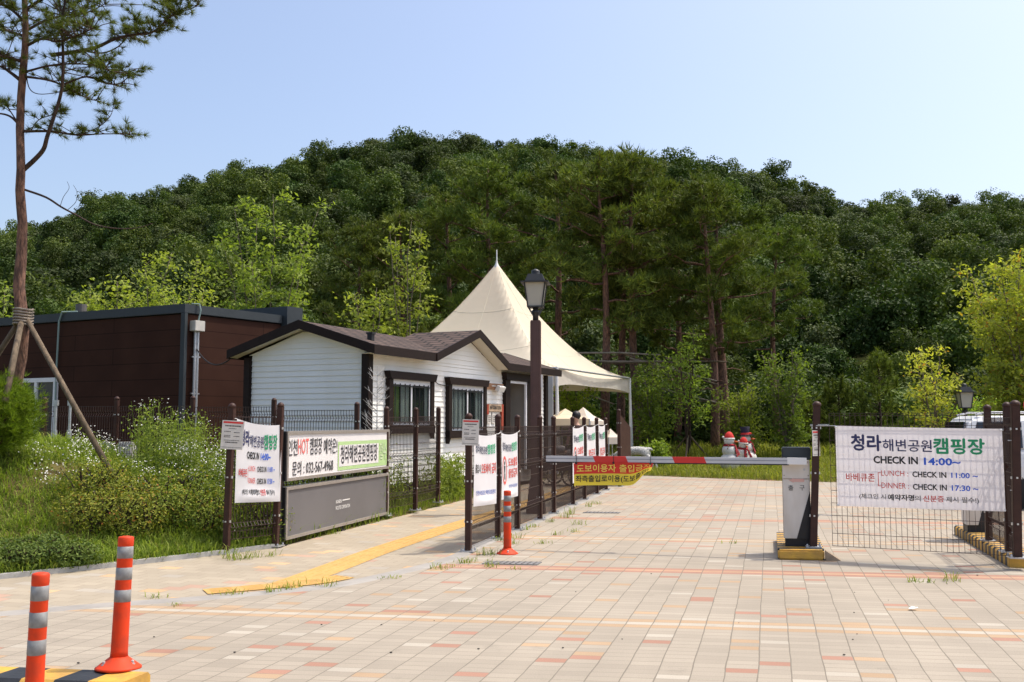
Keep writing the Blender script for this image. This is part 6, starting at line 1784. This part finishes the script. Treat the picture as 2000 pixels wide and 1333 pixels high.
# tripod stakes of the staked young tree, lashing poles between the pines
p = at(1345, 900, 33.6); ps = Vector((p.x, 33.6, 0))
for k, a in enumerate((.2, 2.4, 4.4)):
    lab = ("pale stake leaning right, of the young tree's tripod", "pale stake leaning left and back, of the young tree's tripod", "pale stake on the near side of the young tree's tripod")[k]
    t = thing("tree_stake", lab, "stake", ps, "stakes round the young tree"); e = ps + Vector((math.cos(a) * .95, math.sin(a) * .95, .12)); mb = MB(); mb.tube([e, ps + Vector((math.cos(a) * .05, math.sin(a) * .05, 1.12))], .032, 8); mb.build("pole", m_timber, t)
POLES = [(1085, 702, 1300, 706), (1090, 712, 1405, 706), (1130, 690, 1290, 694), (1215, 690, 1402, 752), (1230, 700, 1400, 745), (1205, 745, 1400, 762), (1235, 742, 1405, 788), (1250, 792, 1405, 782), (1080, 752, 1200, 790), (1300, 700, 1420, 707)]
for k, (x0, y0, x1, y1) in enumerate(POLES):
    lab = ["bamboo pole in the upper bundle from the tent side to the middle of the lashings", "long nearly level bamboo pole in the upper bundle reaching the snowmen pines", "short topmost bamboo pole by the thick pine trunk", "bamboo pole sloping down most steeply to the right between the pines", "bamboo pole sloping down just below the steepest one", "gently sloping bamboo pole of the middle bundle", "bamboo pole falling right in the middle bundle near the young tree", "lowest level bamboo pole between the pines", "bamboo pole under the tent eave falling to the right", "short upper bamboo pole ending at the snowmen pines"][k]
    a, b = at(x0, y0, 35.6 - .05 * k), at(x1, y1, 35.0 + .06 * k)
    t = thing("bamboo_pole", lab, "pole", a, "bamboo poles lashed between the pines"); mb = MB(); m_ = a.lerp(b, .5) + UP * .05 * ((k % 3) - 1); mb.tube([a, m_, b], [.038, .035, .026], 7); mb.build("pole", m_timber if k % 2 else pm("grey_bamboo", (.24, .20, .15), .7, .3, 5), t)

# ------------------------------------------------------------------ the near pine on the left
PY = 13.0
def pp(x, y, dy=0.0): return at(x, y, PY + dy)
gb = pp(27, 790); 
t = thing("near_pine", "tall red barked pine at the left edge, propped by timber poles", "pine tree", (gb.x, PY, float(terrain(np.array(gb.x), np.array(PY)))))
tp_ = [(24, 835), (28, 780), (31, 752), (41, 700), (46, 640), (41, 603), (37, 560), (42, 496), (44, 437), (41, 400), (39, 372), (41, 331), (40, 290), (39, 252), (41, 190), (45, 142), (49, 94), (50, 47), (48, 0), (47, -70), (50, -150), (47, -230), (50, -310)]
tw_ = [15, 13.5, 12.5, 12, 12, 12.5, 12, 11, 10, 10, 9.5, 9, 8.6, 8.5, 8, 8, 7, 6.3, 6, 5, 4, 3, 1.5]
mb = MB(); mb.smooth = True
mb.tube([pp(x, y, .04 * math.sin(i)) for i, (x, y) in enumerate(tp_)], [q / 156.0 for q in tw_], 14); mb.build("trunk", m_bark, t)
rng = np.random.default_rng(5); C, A = [], []
BR = [  # path in picture coordinates, depth drift, radii px, foliage weight (start fraction, tufts, half width px)
    ([(46, 332), (68, 312), (85, 292), (92, 268), (103, 235), (116, 195), (122, 160), (123, 100), (121, 50), (127, 0), (133, -60)], -.5, 5, 1.6, (.62, 40, 34)),
    ([(46, 257), (100, 257), (150, 264), (200, 262), (258, 262)], .2, 3.0, .6, (.2, 26, 14)),
    ([(150, 266), (190, 250), (215, 228), (222, 205)], .3, 1.2, .5, (.1, 12, 10)),
    ([(60, 256), (75, 235), (100, 225), (120, 215)], .1, 1.2, .5, (.1, 14, 12)),
    ([(48, 150), (90, 156), (125, 168), (160, 188), (190, 198)], .6, 2.6, .6, (.3, 30, 20)),
    ([(125, 165), (170, 150), (205, 163), (232, 164), (250, 150), (252, 130)], .2, 2.0, .6, (.15, 34, 18)),
    ([(52, 140), (100, 128), (150, 125), (190, 130), (215, 140)], -.6, 2.4, .5, (.25, 46, 22)),
    ([(100, 108), (155, 100), (190, 92), (225, 76), (262, 68), (300, 62), (330, 35), (352, 22)], -.3, 4.5, 1.2, (.42, 62, 16)),
    ([(165, 100), (200, 104), (230, 92), (250, 70), (268, 40)], .1, 2, .6, (.5, 26, 14)),
    ([(352, 22), (372, 18), (388, 6), (380, -15)], -.3, 1.2, .5, (.1, 14, 9)),
    ([(330, 35), (318, 20), (330, 2)], -.3, 1.2, .5, (.1, 14, 10)),
    ([(52, 60), (90, 40), (130, 30), (170, 25), (205, 8)], .5, 3, .8, (.2, 62, 26)),
    ([(52, 90), (85, 75), (110, 82), (150, 70), (185, 55)], -.9, 3, .8, (.2, 56, 24)),
    ([(49, 20), (100, -10), (160, -20), (210, -35)], -.4, 3.5, .8, (.2, 46, 26)),
    ([(37, 155), (20, 142), (0, 130), (-40, 120)], .2, 4, 1.6, (.3, 16, 20)),
    ([(40, 120), (15, 112), (-30, 105)], -.5, 3.5, 1.4, (.1, 22, 22)),
    ([(44, 70), (20, 62), (-25, 45)], .4, 3, 1.2, (.05, 32, 24)),
    ([(45, 40), (15, 15), (-30, 0)], -.3, 3, 1.2, (.05, 34, 26)),
    ([(38, 245), (20, 228), (-5, 222), (-40, 226)], .1, 2.6, 1.2, (.75, 8, 14)),
    ([(32, 236), (10, 205), (-10, 200)], .4, 1.5, .6, (.2, 10, 12)),
    ([(48, 371), (90, 386), (120, 405), (150, 421), (185, 439), (230, 447), (270, 445), (297, 437)], -.3, 2.4, .7, None),
    ([(118, 402), (124, 385), (135, 368), (131, 355)], -.3, .6, .3, None), ([(130, 412), (148, 395), (150, 375), (143, 362)], -.3, .6, .3, None),
    ([(50, 128), (56, 170), (75, 184), (115, 181), (150, 176)], .3, 1.2, .5, (.8, 6, 8))]
br_mb = MB(); br_mb.smooth = True
for path, dyv, r0, r1, fol in BR:
    n_ = len(path); P3 = [pp(x, y, dyv * (i / (n_ - 1)) ** 1.2) for i, (x, y) in enumerate(path)]
    P3 = smooth_line(P3, 4); k = len(P3)
    br_mb.tube(P3, [(r0 + (r1 - r0) * i / (k - 1)) / 142.0 for i in range(k)], 7)
    if fol:
        s0, m, hw = fol
        for q in range(m):
            u = s0 + (1 - s0) * rng.uniform(0, 1) ** .8; i = min(int(u * (k - 1)), k - 2); b = P3[i].lerp(P3[i + 1], u * (k - 1) - i)
            e = b + Vector((rng.normal(0, hw), rng.normal(0, hw) * 1.3, abs(rng.normal(0, hw * .75)) - hw * .15)) / 142.0
            br_mb.tube([b, b.lerp(e, .6) + UP * .01, e], [.007, .006, .005], 4, cap=False)
            ax_ = (e - b) + UP * .06; ax_.normalize()
            C.append(tuple(e)); A.append(tuple(ax_))
            if rng.uniform() < .6: C.append(tuple(b.lerp(e, .65))); A.append(tuple(ax_))
        C.append(tuple(P3[-1])); A.append(tuple((P3[-1] - P3[-2]).normalized()))
br_mb.build("branch", m_bark2, t, fix=False)
v, f = needles(rng, np.array(C), np.array(A), 46, .125, .0065, .62); np_mesh("crown", v, f, [m_pine_near], t)
# props, rope
tie = pp(45, 628)
for (x, y, z_px, rad, lab) in ((222, 917, -.6, .040, "long timber prop slanting down to the right from the near pine"), (10, 770, -1.0, .044, "pale timber prop in front of the near pine's trunk"), (-75, 790, .5, .040, "timber prop of the near pine leaning to the left edge")):
    e = pp(x, y, z_px); t2_ = thing("tree_prop", lab, "tree prop", e, "timber props of the near pine"); s_ = tie + (e - tie).normalized() * -.06 + Vector(((e.x - tie.x) * .06, (e.y - tie.y) * .06 - .02, 0)); mb = MB(); mb.smooth = True; mb.tube([s_, e - UP * .1], [rad * .85, rad], 10); mb.build("pole", m_timber, t2_)
t2_ = thing("rope_binding", "pale rope wound round the near pine where its props meet", "rope", tie); mb = MB(); mb.smooth = True
for k in range(6):
    c = tie + UP * (-.04 + .04 * k); mb.tube([c + Vector((math.cos(a_ * .5236) * .12, math.sin(a_ * .5236) * .12, .01 * math.sin(a_))) for a_ in range(13)], .016, 6)
mb.build("rope", pm("grey_rope", (.30, .25, .20), .9, .3, 12), t2_)

# ------------------------------------------------------------------ shrubs on the bank
def hz(X, Y): return float(terrain(np.array(X), np.array(Y)))
c = at(-22, 800, 12.3)
t = thing("pine_shrub", "round bright green pine shrub at the left edge below the near pine", "shrub", (c.x, c.y, hz(c.x, c.y)))
rng = np.random.default_rng(8); C, A = [], []
mb = MB(); stem0 = Vector((c.x, c.y, hz(c.x, c.y)))
for i in range(170):
    d = unit(rng.normal(size=3)); d[2] = d[2] * .9 - .05; e = np.array((c.x, c.y, c.z - .03)) + d * np.array((.52, .52, .46)) * rng.uniform(.72, 1.0)
    mb.tube([stem0 + UP * .2, stem0.lerp(Vector(e), .5) + UP * .1, Vector(e)], [.014, .010, .005], 4, cap=False)
    m = 20; C.append(e + rng.normal(size=(m, 3)) * .085); A.append(np.tile(unit(d * .7 + np.array([0, 0, .8])), (m, 1)))
mb.build("stem", m_bark2, t, fix=False); v, f = needles(rng, np.concatenate(C), np.concatenate(A), 13, .11, .008, .55); np_mesh("foliage", v, f, [m_pshrub], t)

def leafy_shrub(name, label, blobs, mat, per, leaf, seed, up=.6):
    rng = np.random.default_rng(seed); nb_ = NB(); cx_, cy_ = blobs[0][0], blobs[0][1]
    t = thing(name, label, "shrub", (cx_, cy_, hz(cx_, cy_))); mb = MB()
    for x, y, r, h in blobs:
        z0 = hz(x, y); c, nr = shell(rng, (x, y, z0 + h * .5), (r, r, h * .55), per, .72, 1.0, up); k = c[:, 2] > z0 - .02; nb_.add(kites(rng, c[k], nr[k], leaf, leaf * .5))
        for q in range(7):
            a = rng.uniform(0, 6.28); mb.tube([(x, y, z0 - .03), (x + math.cos(a) * r * .4, y + math.sin(a) * r * .4, z0 + h * .5), (x + math.cos(a) * r * .8, y + math.sin(a) * r * .8, z0 + h * .85)], [.012, .009, .004], 4, cap=False)
    mb.build("stem", m_bark2, t, fix=False); v, f = nb_.get(); np_mesh("foliage", v, f, [mat], t)
rr = random.Random(3)
def row_blobs(pxs, Yc, jit, r, h):
    out = []
    for px in pxs:
        Y = Yc(px) + rr.uniform(-jit, jit); x = (px - 1000) / FPX * Y; out.append((x, Y, r * rr.uniform(.8, 1.2), h * rr.uniform(.8, 1.15)))
    return out
leafy_shrub("azalea_shrub", "azalea hedge with rusty tips on the bank left of the short fence", row_blobs(range(160, 300, 17), lambda p: 11.6, .15, .30, .46) + row_blobs(range(170, 290, 22), lambda p: 12.0, .2, .32, .5), m_azalea, 620, .038, 61)
leafy_shrub("azalea_shrub", "greener azalea hedge with yellow tips against the short fence", row_blobs(range(305, 432, 16), lambda p: 11.75 + (p - 305) * .0010, .14, .28, .46) + row_blobs(range(310, 540, 20), lambda p: 12.3, .2, .32, .52), m_azalea, 560, .038, 62)
leafy_shrub("low_shrub", "dark low shrub spilling over the lawn kerb at the left edge", row_blobs(range(-30, 190, 15), lambda p: 9.92 + p * .0026, .1, .20, .27) + row_blobs(range(-20, 150, 22), lambda p: 10.3 + p * .0026, .1, .22, .30), m_box, 430, .04, 63)
leafy_shrub("low_shrub", "green weedy shrub on the bank below the advert board's upper panel gap", row_blobs(range(575, 740, 18), lambda p: 13.15 + (p - 560) * .0169, .1, .30, .95), m_azalea, 380, .045, 64)

# white bare sapling before the cabin corner
q = at(733, 840, 17.0); t = thing("bare_sapling", "leafless whitish sapling in front of the cabin's dark corner board", "sapling", (q.x, q.y, hz(q.x, q.y)))
mb = MB(); rng = np.random.default_rng(9); top = at(737, 716, 17.0); b0_ = Vector((q.x, q.y, hz(q.x, q.y))); mb.tube([b0_, b0_.lerp(top, .5) + Vector((.02, 0, 0)), top], [.020, .013, .004], 6)
for i in range(46):
    u = rng.uniform(.25, .98); b = b0_.lerp(top, u); s_ = 1 if i % 2 else -1; ln = rng.uniform(.18, .50) * (1.2 - .75 * u); e = b + Vector((s_ * ln * .75, rng.normal(0, .12), ln * .65)); mb.tube([b, b.lerp(e, .5), e], [.005, .004, .002], 4, cap=False)
    m_ = b.lerp(e, .6); mb.tube([m_, m_ + Vector((s_ * ln * .15, rng.normal(0, .05), ln * .35))], [.005, .002], 4, cap=False)
mb.build("twig", pm("bleached_twig", (.52, .50, .47), .8, .15), t, fix=False)

# ------------------------------------------------------------------ grass, weeds, wild flowers (uncountable)
def blades(rng, X, Y, Z, h, w, lean_):
    n = len(X); a = rng.uniform(0, 6.283, n); d = np.stack([np.cos(a), np.sin(a), np.zeros(n)], 1); s = np.stack([-d[:, 1], d[:, 0], np.zeros(n)], 1)
    b = np.stack([X, Y, Z - .01], 1); H = h[:, None]; Ln = (lean_ * h)[:, None]; W = np.broadcast_to(w, (n,))[:, None]
    m = b + d * Ln * .35 + np.array([0, 0, 1]) * H * .62; tp = b + d * Ln + np.array([0, 0, 1]) * H * (1 - .25 * np.minimum(lean_, 1))[:, None]
    v = np.stack([b - s * W * .5, b + s * W * .5, m - s * W * .38, m + s * W * .38, tp], 1).reshape(-1, 3)
    k = (np.arange(n) * 5)[:, None]
    f = np.concatenate([k + [0, 1, 3], k + [0, 3, 2], k + [2, 3, 4]], 0); return v, f
rng = np.random.default_rng(41); nb_ = NB()
def scatter(n, px0, px1, Y0, Y1, fn, clump=None):
    Y = np.sqrt(rng.uniform(Y0 ** 2, Y1 ** 2, n)); px = rng.uniform(px0, px1, n); X = (px - 1000) / FPX * Y
    if clump: 
        X = X + rng.normal(0, .0, n); k = np.array([noise.noise(Vector((x * clump, y * clump, 0))) for x, y in zip(X, Y)]); keep = k > rng.uniform(-.55, .25, n); X, Y = X[keep], Y[keep]
    keep = fn(X, Y); return X[keep], Y[keep]
inl = lambda a: (lambda X, Y: lawn_dist(X, Y) > a)
X, Y = scatter(95000, -420, 560, 9.3, 15.5, inl(.02), 1.6); nb_.add(blades(rng, X, Y, terrain(X, Y), rng.gamma(4, .023, len(X)) + .025, .0105, rng.uniform(.5, 1.6, len(X))))
X, Y = scatter(32000, -420, 620, 9.3, 12.2, lambda X, Y: (lawn_dist(X, Y) > .02) & (lawn_dist(X, Y) < .8)); nb_.add(blades(rng, X, Y, terrain(X, Y), rng.uniform(.05, .24, len(X)), .010, rng.uniform(.3, 1.4, len(X))))
X, Y = scatter(9000, 520, 930, 12, 21, lambda X, Y: (lawn_dist(X, Y) > .0) & (lawn_dist(X, Y) < 2.0)); nb_.add(blades(rng, X, Y, terrain(X, Y), rng.uniform(.06, .30, len(X)), .012, rng.uniform(.1, 1.1, len(X))))
v, f = nb_.get(); tag(np_mesh("grass", v, f, [m_grass]), "rough green and yellow grass on the bank along the footpath", "grass", kind="stuff")
nb_ = NB()
X, Y = scatter(48000, 1000, 2150, 24.5, 35, lambda X, Y: far_dist(X, Y) > 0.0); nb_.add(blades(rng, X, Y, terrain(X, Y), rng.gamma(4, .03, len(X)) + .05, .022, rng.uniform(.1, 1.0, len(X))))
X, Y = scatter(6000, 1180, 1700, 33, 38, lambda X, Y: far_dist(X, Y) > 0.0); nb_.add(blades(rng, X, Y, terrain(X, Y), rng.uniform(.2, .7, len(X)), .03, rng.uniform(.1, .8, len(X))))
v, f = nb_.get(); tag(np_mesh("grass", v, f, [leafmat("sunny_lawn_blade", (.14, .17, .025), (.32, .32, .06), .38, .62, .16, cc=(.26, .20, .06))]), "sunny grass strip behind the barrier where the snowmen stand", "grass", kind="stuff")
# weeds with stems and small leaves, fleabane flowers
lv, st, fl = NB(), MB(), NB()
def weed_patch(n, px0, px1, Y0, Y1, h0, h1, flower, wd=.045):
    X, Y = scatter(n, px0, px1, Y0, Y1, inl(.12)); Z = terrain(X, Y)
    for x, y, z in zip(X, Y, Z):
        h = rng.uniform(h0, h1); a = rng.uniform(0, 6.283); l_ = rng.uniform(0, .22) * h; tp = Vector((x + math.cos(a) * l_, y + math.sin(a) * l_, z + h)); b = Vector((x, y, z))
        st.tube([b, b.lerp(tp, .5) + UP * .02, tp], [.005, .004, .002], 4, cap=False)
        m = int(16 * h / .6) + 6; u = rng.uniform(.08, 1, (m, 1)); c = np.array(b) * (1 - u) + np.array(tp) * u + rng.normal(size=(m, 3)) * np.array([.055, .055, .02])
        lv.add(kites(rng, c, rng.normal(size=(m, 3)) * .6 + np.array([0, 0, .8]), wd * 1.5, wd * .45, .2))
        if rng.uniform() < flower:
            m = int(rng.integers(8, 18)); c = np.array(tp) + rng.normal(size=(m, 3)) * np.array([.075, .075, .04]); nr = rng.normal(size=(m, 3)) * .45 + np.array([.1, -.25, .9]); fl.add(kites(rng, c, nr, .019, .019)); fl.add(kites(rng, c, nr, .019, .019))
weed_patch(240, 272, 450, 13.0, 14.8, .40, 1.10, .05); weed_patch(60, 340, 395, 12.9, 13.8, .3, .75, .6); weed_patch(60, 405, 452, 12.6, 13.8, .3, .8, .7); weed_patch(50, 150, 250, 13.3, 14.3, .12, .32, .5); weed_patch(60, 230, 440, 12.4, 13.2, .2, .45, .15)
weed_patch(130, 545, 770, 15.2, 16.2, .6, 1.25, .12); weed_patch(150, 852, 905, 18.2, 20.5, .35, .95, .05, .07); weed_patch(70, 700, 860, 16.6, 18.6, .4, .95, .35, .06); weed_patch(60, 60, 300, 12.0, 13.0, .12, .3, .5)
weed_patch(60, 452, 545, 12.6, 14.5, .5, 1.05, .3); weed_patch(120, 440, 545, 11.3, 12.2, .15, .5, .05)
tag(st.build("weed_stems", m_weed, fix=False), "thin stems of the tall weeds on the bank", "weeds", kind="stuff")
v, f = lv.get(); tag(np_mesh("weeds", v, f, [m_weed]), "tall leafy weeds on the bank before the brown building", "weeds", kind="stuff")
v, f = fl.get(); tag(np_mesh("wild_flowers", v, f, [m_petal]), "small white fleabane flowers among the weeds", "wild flowers", kind="stuff")
# weeds in the paving joints
nb_ = NB(); rng = np.random.default_rng(15)
SP = [(855, 1111, .10), (880, 1108, .06), (962, 1108, .12), (948, 1085, .14), (960, 1083, .10), (975, 1056, .10), (1008, 1052, .12), (1030, 1035, .10), (1042, 1030, .10), (1075, 1020, .10), (1105, 1012, .16), (1115, 1005, .2), (1130, 1025, .12), (1120, 1040, .1), (1060, 1062, .1), (1085, 1045, .1), (1150, 990, .12), (1165, 985, .1),
      (530, 1157, .14), (560, 1152, .10), (580, 1147, .12), (450, 1163, .10), (470, 1160, .07), (642, 1146, .12), (300, 1170, .08), (345, 1183, .05), (480, 1093, .16), (500, 1090, .14), (530, 1088, .12), (460, 1095, .18), (445, 1092, .22), (1785, 1137, .08), (1815, 1138, .07), (1858, 1135, .14), (755, 1131, .06), (772, 1130, .06), (1428, 1062, .07), (640, 1045, .1), (655, 1043, .08), (1005, 1112, .06), (1000, 1063, .1), (918, 1098, .08), (905, 1100, .10)]
for x, y, h in SP:
    g_ = G(x, y); n = 22 if h > .07 else 12
    X = g_.x + rng.normal(0, .05, n); Y = g_.y + rng.normal(0, .045, n); nb_.add(blades(rng, X, Y, np.full(n, .006), rng.uniform(.35, 1.1, n) * h, .008, rng.uniform(.3, 1.5, n)))
v, f = nb_.get(); tag(np_mesh("joint_weeds", v, f, [m_grass]), "grass tufts sprouting from the paving joints", "weeds", kind="stuff")
mb = MB(); rr = random.Random(6)
for x, y in ((1443, 1218), (848, 1214), (745, 1222), (1674, 1240), (1909, 1125), (613, 1147), (1083, 1012), (1272, 1122), (1850, 1142), (153, 1297)) + tuple((rr.uniform(300, 2000), rr.uniform(1100, 1320)) for _ in range(14)):
    g_ = G(x, y); r_ = rr.uniform(.003, .008); mb.ell((g_.x, g_.y, .004 + r_ * .4), (r_ * 1.4, r_, r_ * .6), 7, 5)
tag(mb.build("pebbles", pm("dark_pebble", (.05, .045, .04), .9, .3)), "small dark pebbles and crumbs scattered on the paving", "pebbles", kind="stuff")
bpy.context.view_layer.update()
